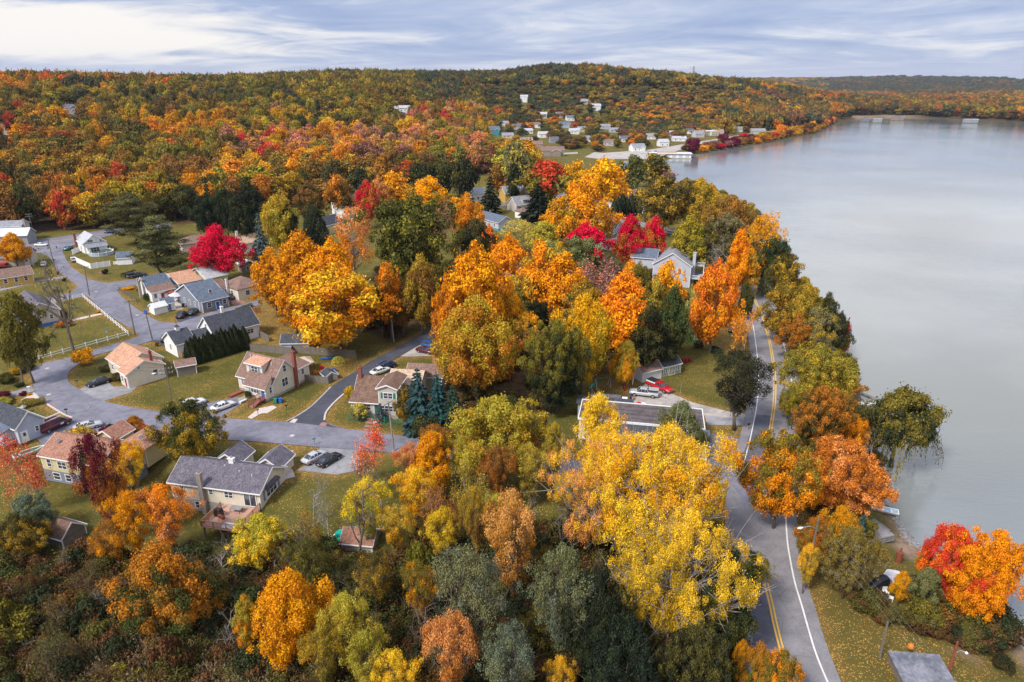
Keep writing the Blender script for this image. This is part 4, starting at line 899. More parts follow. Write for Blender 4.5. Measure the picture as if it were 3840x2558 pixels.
# lake road: centre line = the double yellow line
cl_px = [('X',1716,598),('X',1724,625),('X',1737,655),('F',1945,880),('F',1998,990),('F',2050,1150),('F',2092,1350),('E',2118,400),('E',2113,620),('E',2088,800),('E',2055,1020),('E',2030,1220),('L',232,1400),('G',27,190),('G',42,430),('G',76,700),('G',122,900),('G',150,1040),('G',205,1260),('G',262,1440),('G',330,1640),('G',420,1900)]
CLW = [np.array(P('X', x/1.0, y) if c == 'X' else P(c, x, y)) for c, x, y in cl_px]
cl = spline(CLW, 5)
ribbon('lake_road', cl, 5.2, -4.9, .094, M['asphalt_old'])
back = [CLW[0], CLW[0]+np.array((-7, 26)), CLW[0]+np.array((-22, 60)), CLW[0]+np.array((-42, 110)), np.array(P('X', 1440, 400)), np.array(P('X', 1445, 370))]
ribbon('lake_road_beyond', spline(back, 5), 4, -4, .09, M['asphalt_old'])
i0 = min(range(len(cl)), key=lambda i: hypot(*(cl[i]-CLW[12]))); i1 = min(range(len(cl)), key=lambda i: hypot(*(cl[i]-CLW[15])))
for nm, seg in (('yellow_centre_line', cl[3:i0+1]), ('yellow_centre_line', cl[i1:])):
    ribbon(nm, seg, .30, .10, .135, M['yellowpaint'], add=False); ribbon(nm, seg, -.10, -.30, .135, M['yellowpaint'], add=False)
def edge(pts, sp=5): return spline([np.array(P(c, x, y)) for c, x, y in pts], sp)
ribbon('white_edge_line', edge([('F',2110,1000),('F',2165,1150),('F',2235,1420),('E',2235,220),('E',2265,430),('E',2281,650),('E',2286,860)]), .09, -.09, .135, M['whitepaint'], add=False)
ribbon('white_edge_line', edge([('L',410,1090),('L',400,1240),('L',384,1430),('G',245,70),('G',262,330),('G',288,500),('G',328,700),('G',388,900),('G',450,1120),('G',515,1330),('G',612,1568),('G',700,1750)]), .10, -.10, .135, M['whitepaint'], add=False)
ribbon('white_edge_line', edge([('F',1890,900),('F',1935,1150),('F',1962,1350),('E',1968,260),('E',1975,450),('E',1960,640),('E',1930,800),('E',1895,960),('E',1845,1150)]), .09, -.09, .135, M['whitepaint'], add=False)
sheet('asphalt_patch', [(1950,715),(2092,728),(2085,800),(2052,1020),(2020,1210),(1900,1195),(1800,1170),(1850,1040),(1895,900),(1930,790)], .035, M['asphalt_patch'], c='E', add=False)
sheet('asphalt_patch', [(-40,430),(15,440),(40,700),(95,900),(140,1060),(190,1270),(-30,1350),(-60,900)], .035, M['asphalt_patch'], c='G', add=False)
sheet('asphalt_patch', [(2,18),(245,38),(248,62),(0,48)], .037, M['asphalt'], c='G', add=False)
# side road from the left bend to the lake road, with the dark lane branching off
def poly2(name, up, lo, z, m, c='X'):
    pts = [tuple(p) for p in spline([P(k, x, y) for k, x, y in up], 4)]+[tuple(p) for p in spline([P(k, x, y) for k, x, y in lo], 4)][::-1]
    return sheet(name, pts, z, m)
poly2('side_road', [('A',1225,1190),('A',1130,1232),('A',900,1295),('A',700,1362),('A',540,1402),('B',440,250),('B',330,290),('B',282,328),('B',266,380),('B',288,440),('B',300,510),('B',370,590),('B',440,645),('B',560,722),('B',640,748),('B',760,785),('B',880,803),('B',1010,815),('B',1270,852),('B',1440,880),('B',1880,930),('C',400,1190),('C',940,1237),('C',1240,1258),('C',1650,1295),('X',1130,1062),('X',1270,1098),('X',1420,1115),('X',1560,1122),('E',1720,1330),('E',1850,1560)],
      [('A',1345,1235),('A',1210,1275),('B',1130,120),('B',900,178),('B',780,212),('B',715,260),('B',640,308),('B',602,350),('B',594,395),('B',618,445),('B',690,492),('B',740,522),('B',830,568),('B',910,596),('B',1000,620),('B',1200,660),('B',1510,706),('B',1850,742),('B',2240,765),('C',420,1003),('C',640,1012),('C',985,1025),('C',1150,1075),('C',1300,1092),('C',1700,1142),('X',1130,1022),('X',1270,1052),('X',1420,1068),('X',1560,1072),('E',1700,1185),('E',2035,1215)], .024, M['asphalt'])
poly2('dark_lane', [('C',640,1012),('C',740,960),('C',870,870),('C',1010,730),('C',1100,660),('C',1250,568),('C',1400,470),('C',1600,368),('C',1850,222),('C',2000,150)],
      [('C',1120,1070),('C',1030,1045),('C',982,1000),('C',1000,935),('C',1060,850),('C',1150,768),('C',1300,660),('C',1430,560),('C',1640,438),('C',1880,300),('C',2030,230)], .03, M['asphalt_new'])
poly2('upper_lane', [('A',545,440),('A',560,480),('A',620,580),('A',700,640),('A',800,700),('A',900,732),('A',1040,715),('A',1210,690),('A',1420,640)], [('A',300,455),('A',430,500),('A',510,620),('A',640,722),('A',690,760),('A',800,800),('A',1040,770),('A',1210,742),('A',1420,690)], .02, M['asphalt'])
poly2('middle_lane', [('A',690,758),('A',680,790),('A',735,835),('A',790,862),('A',850,930),('A',950,1010),('A',1080,1090),('A',1180,1150),('A',1225,1190),('A',1345,1235)], [('A',800,705),('A',960,735),('A',1045,772),('A',1032,802),('A',1080,860),('A',1150,920),('A',1270,1000),('A',1400,1070),('A',1500,1085),('A',1560,1120)], .028, M['asphalt'])
poly2('west_lane', [('A',690,758),('A',600,815),('A',420,858),('A',200,870),('A',-60,900)], [('A',740,838),('A',600,870),('A',420,910),('A',200,930),('A',-60,960)], .022, M['asphalt'])
poly2('east_lane', [('A',1400,1070),('A',1560,1080),('A',1700,1032),('A',1900,975),('A',2170,905),('A',2260,880)], [('A',1345,1235),('A',1500,1225),('A',1750,1150),('A',1950,1050),('A',2080,985),('A',2290,920)], .026, M['asphalt'])
poly2('upper_road', [('A',-100,390),('A',230,362),('A',420,342),('A',640,312),('A',900,270),('A',1010,256),('A',1250,225),('A',1500,200)], [('A',-100,440),('A',110,430),('A',300,470),('A',545,450),('A',640,400),('A',900,330),('A',1030,300),('A',1250,265),('A',1500,235)], .034, M['asphalt'])
ribbon('yellow_centre_line', edge([('A',440,366),('A',640,342),('A',800,320),('A',920,300)]), .14, -.14, .13, M['yellowpaint'], add=False)
for nm, c, pts, z, m in [
 ('driveway','B',[(697,492),(905,400),(1000,470),(1210,462),(1150,520),(905,596),(830,568),(740,522)],.018,'drive'),
 ('driveway','B',[(1500,690),(1800,612),(2100,560),(2150,600),(1935,738),(1850,742)],.018,'asphalt'),
 ('driveway','B',[(640,748),(760,785),(880,803),(1010,815),(900,860),(640,960),(380,990),(300,900)],.018,'asphalt'),
 ('driveway','B',[(-40,545),(150,505),(280,460),(300,510),(180,540),(-40,600)],.018,'drive'),
 ('driveway','D',[(1640,295),(1990,320),(1980,500),(1780,540),(1430,500),(1560,440)],.02,'drive'),
 ('driveway','A',[(1530,1030),(1700,985),(1760,1020),(1570,1078)],.03,'asphalt_new'),
 ('driveway','A',[(1300,1240),(1420,1220),(1470,1240),(1460,1300),(1360,1245)],.018,'asphalt_new'),
 ('driveway','A',[(1990,880),(2080,870),(2160,905),(2060,925)],.02,'brickpath'),
 ('driveway','C',[(1640,438),(1800,330),(1980,360),(2000,430),(1730,440)],.02,'gravelroad'),
 ('gravel_drive','E',[(860,560),(1000,430),(1210,530),(1400,610),(1720,690),(1930,720),(1930,800),(1560,790),(1480,700),(1100,660),(900,640)],.018,'gravelroad'),
 ('parking_lot','E',[(1500,870),(1890,935),(1850,1040),(1800,1170),(1700,1190),(1500,1180)],.02,'asphalt'),
 ('parking_lot','E',[(1500,720),(1560,725),(1930,770),(1920,815),(1530,805)],.022,'drive'),
 ('path','A',[(555,1065),(860,1000),(950,985),(960,1000),(870,1012),(600,1075)],.018,'paleconcrete'),
 ('path','A',[(0,775),(380,700),(560,668),(545,690),(380,715),(0,800)],.018,'drive'),
 ('path','C',[(300,975),(400,895),(520,870),(560,885),(470,940),(420,940),(335,988)],.018,'paleconcrete'),
 ('path','D',[(1265,440),(1380,330),(1412,330),(1300,440),(1400,500),(1420,560),(1300,590),(1290,520),(1340,480)],.012,'paleconcrete'),
 ('path','A',[(1440,870),(1600,850),(1660,900),(1600,960),(1300,990),(1320,965)],.018,'paleconcrete'),
 ('path','A',[(1870,930),(1900,925),(1965,965),(1915,972)],.02,'paleconcrete'),
 ('garden_bed','B',[(180,590),(300,520),(365,575),(210,600)],.018,'paleconcrete'),
 ('village_road','X',[(1200,352),(1330,345),(1385,352),(1490,345),(1600,327),(1700,311),(1800,296),(1880,279),(1910,273),(1913,276),(1880,284),(1790,303),(1700,319),(1640,331),(1560,346),(1500,366),(1380,366),(1330,360),(1200,362)],.03,'gravelroad'),
 ('village_road','X',[(1335,440),(1300,455),(1200,470),(1120,478),(1120,470),(1200,462),(1290,445),(1330,432)],.03,'asphalt'),
 ]: sheet(nm, pts, z, M[m], c=c)
def kerb(c, pts, w=.25, h=.12, m='concrete'):
    L = edge([(c, x, y) for x, y in pts], 4); mb = MB()
    for a, b_ in zip(L[:-1], L[1:]): mb.bar((a[0], a[1], h/2), (b_[0], b_[1], h/2), w, h)
    return tag(mb.build('kerb', M[m]), kind='structure')
kerb('C', [(975,1000),(990,930),(1060,845),(1145,768)], .35, .14, 'paleconcrete'); kerb('C', [(640,1010),(740,958),(870,868),(1030,708)], .3)
kerb('A', [(230,358),(420,338),(640,308),(900,267),(1010,252)]); kerb('B', [(418,628),(470,660),(560,715),(635,745)], .3, .2, 'paleconcrete')
# leaves gathered along the road edges
nr = np.nonzero((np.abs(x_) < 160) & (y_ > 30) & (y_ < 330))[0]; ed = np.full(len(nr), 99.)
for p in ROADS:
    if not p or max(q[1] for q in p) > 420: continue
    for (ax, ay), (bx, by) in zip(p, p[1:]+p[:1]):
        ex, ey = bx-ax, by-ay; L_ = ex*ex+ey*ey+1e-9; t_ = np.clip(((x_[nr]-ax)*ex+(y_[nr]-ay)*ey)/L_, 0, 1)
        ed = np.minimum(ed, np.hypot(x_[nr]-ax-t_*ex, y_[nr]-ay-t_*ey))
zc = zs.reshape(-1, 4).copy(); zc[nr, 0] = np.maximum(zc[nr, 0], np.clip(1.15-ed/2.0, 0, .9)*(zc[nr, 1] < .5))
at.data.foreach_set('color', zc.reshape(-1))
# manhole covers, chalked slabs
def disc(c, x, y, r, m, nm='manhole_cover', z=.12):
    a, b_ = P(c, x, y); mb = MB(); mb.cyl(0, 0, 0, .012, r, 16); o = mb.build(nm, M[m]); o.location = (a, b_, z); return tag(o, kind='structure')
for c, x, y in [('B',415,312),('B',428,542),('C',692,1137),('A',843,807),('A',1205,1015)]: disc(c, x, y, .42, 'paleconcrete')
sheet('storm_drain', [(705,988),(742,992),(715,1025),(666,1020)], .045, M['paleconcrete'], c='C', add=False); sheet('storm_drain', [(935,1035),(960,1018),(1002,1025),(985,1055),(928,1050)], .045, M['brickpath'], c='C', add=False)
sheet('storm_drain', [(455,615),(480,618),(495,632),(465,640)], .045, M['brickpath'], c='B', add=False)

# ------------------------------------------------------------------ the woods
HOUSE_SPOTS = []         # (azimuth, distance, half width) kept free, filled while the houses are built
def pick(rs, table):
    r = rs.uniform()*sum(w for w, *_ in table)
    for w, *c in table:
        r -= w
        if r <= 0: return c
    return table[-1][1:]
def palette(px_, py_, d, rs):
    if px_ > 1900 and d > 900:
        if d > 3600: return pick(rs, [(4,'teal','dkgreen'),(3,'umber','teal'),(2,'brown','umber'),(2,'green','dkgreen')])  # far ridge: blue of distance haze put into the leaf colours
        return pick(rs, [(3,'rust','brown'),(5,'brown','umber'),(1,'red','rust'),(1,'orange','rust'),(2,'mustard','olive'),(4,'umber','dkolive'),(3,'green','dkgreen'),(2,'teal','dkgreen')])
    if px_ > 1330 and d > 800:
        if py_ < 205: return pick(rs, [(5,'olive','dkolive'),(3,'mustard','olive'),(4,'green','dkgreen'),(1,'orange','rust'),(2,'brown','umber'),(1,'gold','mustard'),(1,'rust','brown'),(3,'teal','dkgreen')])
        return pick(rs, [(4,'mustard','olive'),(2,'orange','rust'),(1,'gold','mustard'),(5,'dkgreen','teal'),(3,'brown','umber'),(5,'olive','dkolive'),(3,'umber','mauve'),(1,'rust','brown'),(4,'teal','dkgreen')])
    if px_ > 960:
        if py_ < 178: return pick(rs, [(5,'green','teal'),(3,'dkgreen','teal'),(4,'dkolive','dkgreen'),(1,'olive','dkolive')])
        if py_ < 250: return pick(rs, [(6,'dkgreen','teal'),(5,'green','dkgreen'),(5,'olive','dkolive'),(2,'mustard','olive'),(1,'orange','rust'),(2,'brown','umber'),(3,'dkolive','dkgreen'),(3,'teal','dkgreen')])
        if px_ > 1130 and py_ < 345: return pick(rs, [(5,'dkgreen','teal'),(3,'green','dkgreen'),(2,'orange','rust'),(2,'mustard','olive'),(3,'brown','umber'),(1,'wine','wine'),(1,'red','rust'),(2,'olive','dkolive')])
        return pick(rs, [(2,'pink','mauve'),(2,'peach','pink'),(2,'orange','rust'),(1,'crimson','rust'),(3,'gold','mustard'),(3,'mustard','olive'),(3,'olive','dkolive'),(2,'brown','mauve')])
    if py_ < 225 and px_ < 90: return pick(rs, [(4,'orange','rust'),(3,'rust','brown'),(3,'olive','dkolive')])
    if py_ < 225 and px_ < 420: return pick(rs, [(4,'mustard','olive'),(2,'orange','rust'),(1,'red','scarlet'),(4,'brown','olive'),(2,'dkgreen','teal'),(4,'olive','dkolive')])
    if py_ < 275: return pick(rs, [(5,'mustard','olive'),(6,'olive','dkolive'),(3,'green','dkgreen'),(2,'dkolive','umber'),(1,'brown','umber'),(1,'teal','dkgreen')])
    if py_ < 325 and px_ > 560: return pick(rs, [(2,'yellow','gold'),(3,'gold','mustard'),(1,'pink','red'),(4,'mustard','olive'),(3,'green','dkgreen'),(1,'pink','mauve'),(3,'olive','dkolive')])
    if px_ > 520 and py_ < 400: return pick(rs, [(3,'peach','orange'),(3,'pink','mauve'),(1,'crimson','red'),(3,'gold','mustard'),(3,'mauve','brown'),(2,'dkolive','dkgreen'),(2,'orange','rust'),(2,'mustard','olive')])
    if py_ < 330: return pick(rs, [(3,'orange','gold'),(5,'mustard','olive'),(2,'gold','orange'),(4,'olive','dkgreen'),(2,'brown','rust'),(1,'red','wine'),(2,'dkolive','umber')])
    if py_ < 400: return pick(rs, [(3,'orange','rust'),(5,'mustard','brown'),(2,'gold','orange'),(4,'olive','dkolive'),(1,'red','rust'),(2,'brown','rust'),(1,'peach','orange'),(2,'dkolive','umber')])
    return pick(rs, [(3,'rust','brown'),(5,'mustard','dkolive'),(4,'brown','umber'),(2,'orange','rust'),(4,'dkolive','dkgreen'),(1,'gold','mustard'),(1,'red','rust')])
def free_of_roads(x, y, mg=3.0):
    for p in ROADS:
        xs = [q[0] for q in p]; ys = [q[1] for q in p]
        if x < min(xs)-mg or x > max(xs)+mg or y < min(ys)-mg or y > max(ys)+mg: continue
        for dx, dy in ((0, 0), (mg, 0), (-mg, 0), (0, mg), (0, -mg)):
            if inpoly(np.array(x+dx), np.array(y+dy), p): return False
    return True
def extra():
    """young and thin trees that fill the gaps of the middle wood and of the belt below the side road"""
    rs = np.random.RandomState(21); base = [(t[0].location.x, t[0].location.y) for t in TREES]
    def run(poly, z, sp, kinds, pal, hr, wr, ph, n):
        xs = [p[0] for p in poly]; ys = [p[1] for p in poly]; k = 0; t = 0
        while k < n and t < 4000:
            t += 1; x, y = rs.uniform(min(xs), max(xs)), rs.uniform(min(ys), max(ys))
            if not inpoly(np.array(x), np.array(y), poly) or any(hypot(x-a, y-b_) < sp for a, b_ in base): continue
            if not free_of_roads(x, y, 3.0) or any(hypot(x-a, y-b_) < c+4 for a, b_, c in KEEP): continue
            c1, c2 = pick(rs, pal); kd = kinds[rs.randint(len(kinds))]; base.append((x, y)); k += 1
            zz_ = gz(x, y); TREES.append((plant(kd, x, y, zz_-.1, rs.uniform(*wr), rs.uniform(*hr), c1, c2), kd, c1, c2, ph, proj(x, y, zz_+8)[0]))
    run(WP('X', [(800,1180),(810,1150),(900,1145),(1060,1120),(1250,1110),(1330,1250),(1280,1300),(1000,1300),(820,1300)], -2), 0, 4.3, ['airy','wisp','airy','darkbare','airy','wisp'], [(5,'yellow','mustard'),(4,'mustard','brown'),(3,'peach','rust'),(2,'lime','olive'),(2,'brown','rust')], (8, 13), (4.5, 8), 'BELT', 26)
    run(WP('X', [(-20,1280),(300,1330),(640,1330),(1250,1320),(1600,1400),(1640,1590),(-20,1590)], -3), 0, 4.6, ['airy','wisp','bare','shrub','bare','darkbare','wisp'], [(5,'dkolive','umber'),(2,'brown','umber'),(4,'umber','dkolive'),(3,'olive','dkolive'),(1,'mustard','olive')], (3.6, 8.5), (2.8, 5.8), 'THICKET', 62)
    run(WP('X', [(985,830),(1190,845),(1330,870),(1470,850),(1500,790),(1250,740),(1000,740)]), 0, 5.2, ['maple','tall','airy','oak'], [(4,'gold','mustard'),(3,'orange','rust'),(4,'olive','dkolive'),(2,'dkgreen','vdark')], (9, 13), (6, 9), 'MIDWOOD', 14)
def woods():
    rs = np.random.RandomState(5); near = []; far = []
    # rows of trees in rings, wider spaced with distance
    r = 225.0; cand = []
    while r < 5600:
        sp = 9.6 if r < 800 else 9.6+(r-800)*.0048
        n = int(r*R(84)/sp)
        for i in range(n):
            a = R(-42)+R(84)*(i+rs.uniform(.1, .9))/n; q = r+rs.uniform(-.45, .45)*sp
            cand.append((sin(a)*q, cos(a)*q, sp))
        r += sp*.92
    C = np.array(cand); z = gza(C[:, 0], C[:, 1]); sd = lake_sd(C[:, 0], C[:, 1])
    dep = C[:, 1]*CP+(CAMH-z)*SP_; u = (1920+FS*C[:, 0]/dep)/1.63127; v0 = (1279-FS*(C[:, 1]*SP_+(z-CAMH)*CP)/dep)/1.63127
    dep0 = C[:, 1]*CP+CAMH*SP_; v = (1279-FS*(C[:, 1]*SP_-CAMH*CP)/dep0)/1.63127; uu = (1920+FS*C[:, 0]/dep0)/1.63127
    fl = np.interp(uu, [p[0] for p in FLINE], [p[1] for p in FLINE])
    ok = (v < fl) & (sd > 10) & ~((C[:, 1] > 1300) & (C[:, 0] > 640) & (C[:, 0] < 800) & (sd < 30)) & (u > -60) & (u < 2420)
    for i in np.nonzero(ok)[0]:
        x, y, sp = C[i]; d = hypot(x, y); a = atan2(x, y)
        if d < 1900 and any(abs(a-ha) < hw/hd+.002 and (hd-hw2 < d < hd+9) for ha, hd, hw, hw2 in HOUSE_SPOTS): continue
        if d < 1000 and not free_of_roads(x, y, 4): continue
        if uu[i] > 1130 and 270 < v[i] < 372 and rs.uniform() < .06: continue      # the village by the water stands open
        if d > 1200 and x > 560 and rs.uniform() < 0.0: continue
        # how far back the trunk foot is hidden: skip what lies behind a hill crest
        (near if d < 2000 else far).append((x, y, z[i], sp, u[i], v0[i], d))
    near.sort(key=lambda t: t[6]); NIND = max(12, 300-sum(1 for t in TREES if t[1] not in ('ball', 'shrub', 'thuja')))
    for k, (x, y, zz_, sp, u_, v_, d) in enumerate(near[:NIND]):
        c1, c2 = palette(u_, v_-30, d, rs); h = rs.uniform(15, 21); w = rs.uniform(11, 16)
        kd = 'spruce' if rs.uniform() < .03 else 'wisp' if c1 in ('pink', 'mauve') and rs.uniform() < .5 else rs.choice(['maple', 'oak', 'tall'], p=[.5, .35, .15])
        if kd == 'spruce': c1, c2, w = 'dkgreen', 'vdark', 7
        o = plant(kd, x, y, zz_-.2, w*(1 if kd != 'tall' else .8), h, c1, c2)
        TREES.append((o, kd, c1, c2, 'WOOD', u_))
    return near[NIND:]+far
def scatter(name, pts, protos, cols, cols2, scl, rots, idx, kind='stuff'):
    me = bpy.data.meshes.new(name); n = len(pts)
    me.vertices.add(n); me.vertices.foreach_set('co', np.asarray(pts, np.float32).ravel())
    def attr(nm, ty, d, key):
        a = me.attributes.new(nm, ty, 'POINT'); a.data.foreach_set(key, np.asarray(d, np.float32 if ty != 'INT' else np.int32).ravel())
    attr('tcol', 'FLOAT_VECTOR', cols, 'vector'); attr('tcol2', 'FLOAT_VECTOR', cols2, 'vector'); attr('scl', 'FLOAT_VECTOR', scl, 'vector')
    attr('rz', 'FLOAT', rots, 'value'); attr('pk', 'INT', idx, 'value'); me.update()
    o = bpy.data.objects.new(name, me); COL.objects.link(o); me.materials.append(M['leaf'])
    g = bpy.data.node_groups.new(name+'_scatter', 'GeometryNodeTree')
    g.interface.new_socket('Geometry', in_out='INPUT', socket_type='NodeSocketGeometry'); g.interface.new_socket('Geometry', in_out='OUTPUT', socket_type='NodeSocketGeometry')
    gi = g.nodes.new('NodeGroupInput'); go_ = g.nodes.new('NodeGroupOutput'); jn = g.nodes.new('GeometryNodeJoinGeometry')
    for p in protos[::-1]:
        oi = g.nodes.new('GeometryNodeObjectInfo'); oi.inputs[0].default_value = p; oi.inputs[1].default_value = True; oi.transform_space = 'ORIGINAL'
        g.links.new(oi.outputs['Geometry'], jn.inputs[0])
    ip = g.nodes.new('GeometryNodeInstanceOnPoints'); g.links.new(gi.outputs[0], ip.inputs['Points']); g.links.new(jn.outputs[0], ip.inputs['Instance'])
    ip.inputs['Pick Instance'].default_value = True
    def na(nm, ty):
        k = g.nodes.new('GeometryNodeInputNamedAttribute'); k.data_type = ty; k.inputs[0].default_value = nm; return k.outputs[0]
    g.links.new(na('pk', 'INT'), ip.inputs['Instance Index']); g.links.new(na('scl', 'FLOAT_VECTOR'), ip.inputs['Scale'])
    cb = g.nodes.new('ShaderNodeCombineXYZ'); g.links.new(na('rz', 'FLOAT'), cb.inputs[2])
    er = g.nodes.new('FunctionNodeEulerToRotation'); g.links.new(cb.outputs[0], er.inputs[0]); g.links.new(er.outputs[0], ip.inputs['Rotation'])
    g.links.new(ip.outputs[0], go_.inputs[0])
    md = o.modifiers.new('scatter', 'NODES'); md.node_group = g
    return tag(o, kind=kind)
def find_crowns(kind, lod, n=9):
    """crown objects standing in the scene whose mesh is of this kind"""
    ms = [t[0] for t in KINDS[(kind, lod)]]; out = []
    for m_ in ms:
        for o in bpy.data.objects:
            if o.type == 'MESH' and o.data == m_: out.append((o, [q for q in KINDS[(kind, lod)] if q[0] == m_][0])); break
    return out[:n]
def build_woods():
    extra(); rest = woods(); rs = np.random.RandomState(11)
    for fk in ('maple', 'oak', 'spruce', 'tall', 'wood'):
        if not find_crowns(fk, 'f') and fk != 'wood':
            pass
    # one real tree of each far kind stands at the wood's front (already planted ones are reused where there are any)
    protos = []
    for fk in ('maple', 'oak', 'tall', 'spruce', 'wisp'):
        f = find_crowns(fk, 'f')
        if not f:
            x, y, z, sp, u, v, d = rest.pop(0); c1, c2 = palette(u, v, d, rs)
            if fk == 'spruce': c1, c2 = 'dkgreen', 'vdark'
            if fk == 'wisp': c1, c2 = 'mauve', 'pink'
            TREES.append((plant(fk, x, y, z, 11 if fk != 'spruce' else 7, 16, c1, c2, lod='f'), fk, c1, c2, 'WOOD', u)); f = find_crowns(fk, 'f')
        protos += [(a, q, fk) for a, q in f]
    x, y, z, sp, u, v, d = rest.pop(0); c1, c2 = palette(u, v, d, rs)
    KINDS[('woodtree', 'f')] = KINDS[('wood', 'f')]; TREES.append((plant('woodtree', x, y, z, 12, 16, c1, c2, lod='f'), 'maple', c1, c2, 'WOOD', u))
    bpy.context.view_layer.update(); lo = find_crowns('wood', 'f')[0]
    def run(name, items, P_):
        pts, c, cc, sc, rz, ix = [], [], [], [], [], []
        for x, y, z, sp, u, v, d in items:
            k = sp/9.6; h = rs.uniform(11, 22)*(1+.2*(k-1)); w = rs.choice([9., 11., 13., 15., 18.])*rs.uniform(.9, 1.1)*max(1, k*.92)
            vz, uz = v+0, u
            if 1110 < u < 1660 and 205 < v < 372 and d < 1500: h *= .54; w *= .82
            con = rs.uniform() < .05; cand = [p for p in P_ if (p[2] == 'spruce') == con] or P_; pr = cand[rs.randint(len(cand))]
            if pr[2] == 'wisp' and rs.uniform() < .25: pr = cand[0]
            if con and len(cand) != len(P_): n1, n2, w = 'dkgreen', 'teal', 7
            else:
                rr_c = rs if rs.uniform() < .5 else np.random.RandomState((int(x//(34*k))*7919+int(y//(34*k))*104729) % 2**31)
                n1, n2 = palette(u, v-14, d, rr_c)
            j = rs.uniform(.86, 1.14, 3)*rs.uniform(.84, 1.18)
            pts.append((x, y, z-.3)); mx_ = np.array((.26, .17, .045)); c.append((np.array(PAL[n1])*.72+mx_*.28)*j); cc.append((np.array(PAL[n2])*.75+mx_*.2)*j*.92)
            sc.append((w/pr[1][2], w/pr[1][2], h/pr[1][3])); rz.append(rs.uniform(0, 6.28)); ix.append(P_.index(pr))
        if pts: scatter(name, pts, [p[0] for p in P_], c, cc, sc, rz, ix)
    a = [t for t in rest if t[6] < 820]; b_ = [t for t in rest if t[6] >= 820]
    run('forest', a+b_[:0], protos)
    run('far_forest', b_, [(lo[0], lo[1], 'wood')]+[p for p in protos if p[2] == 'spruce'][:1])
    # low growth: the thicket at the bottom, the brush on the shore and under the middle trees
    def fill(polys, z, step, prob, pal, hr, seed):
        rs = np.random.RandomState(seed); out = []
        for poly in polys:
            xs = [p[0] for p in poly]; ys = [p[1] for p in poly]
            for x in np.arange(min(xs), max(xs), step):
                for y in np.arange(min(ys), max(ys), step):
                    X, Y = x+rs.uniform(-.5, .5)*step, y+rs.uniform(-.5, .5)*step
                    if rs.uniform() > prob or not inpoly(np.array(X), np.array(Y), poly): continue
                    if lake_sd(X, Y)[0] < 1 or not free_of_roads(X, Y, 1.2): continue
                    if any(hypot(X-hx, Y-hy) < hr_ for hx, hy, hr_ in KEEP): continue
                    out.append((X, Y, gz(X, Y), rs.uniform(*hr), pick(rs, pal)))
        return out
    sh = find_crowns('shrub', 'n') or find_crowns('shrub', 'm')
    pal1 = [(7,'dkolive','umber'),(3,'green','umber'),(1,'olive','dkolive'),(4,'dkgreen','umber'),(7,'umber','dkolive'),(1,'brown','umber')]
    pal2 = [(3,'olive','dkolive'),(3,'mustard','olive'),(2,'brown','rust'),(2,'dkolive','umber'),(1,'rust','brown'),(1,'greysage','sage')]
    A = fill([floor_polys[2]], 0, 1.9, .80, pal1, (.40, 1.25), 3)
    B = fill([WP('X', [(1742,560),(1742,640),(1800,720),(1832,900),(1828,1080),(1850,1180),(1930,1250),(2040,1250),(2120,1050),(2000,860),(1940,700),(1820,560),(1700,440),(1560,420),(1690,560)], -1)], 0, 2.6, .75, pal2, (.6, 1.3), 4)
    B += fill([WP('G', [(640,860),(900,840),(1200,860),(1600,900),(2050,1000),(2330,1400),(2330,1560),(2000,1400),(1750,1270),(1250,1290),(1130,1240),(1000,1250),(800,1000)], -1.5)], 0, 2.2, .85, pal1, (.6, 1.3), 5)
    C_ = fill([floor_polys[0], floor_polys[1]], 0, 3.2, .45, pal1, (.4, 1.2), 6)
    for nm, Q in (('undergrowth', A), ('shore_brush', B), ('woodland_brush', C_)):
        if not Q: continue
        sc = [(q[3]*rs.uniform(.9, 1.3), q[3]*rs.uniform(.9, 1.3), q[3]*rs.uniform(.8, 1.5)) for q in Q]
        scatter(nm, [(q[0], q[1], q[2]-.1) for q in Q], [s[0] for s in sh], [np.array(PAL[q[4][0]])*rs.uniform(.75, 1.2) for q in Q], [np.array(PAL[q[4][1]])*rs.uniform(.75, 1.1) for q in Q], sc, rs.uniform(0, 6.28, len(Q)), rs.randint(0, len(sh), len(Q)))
KEEP = []

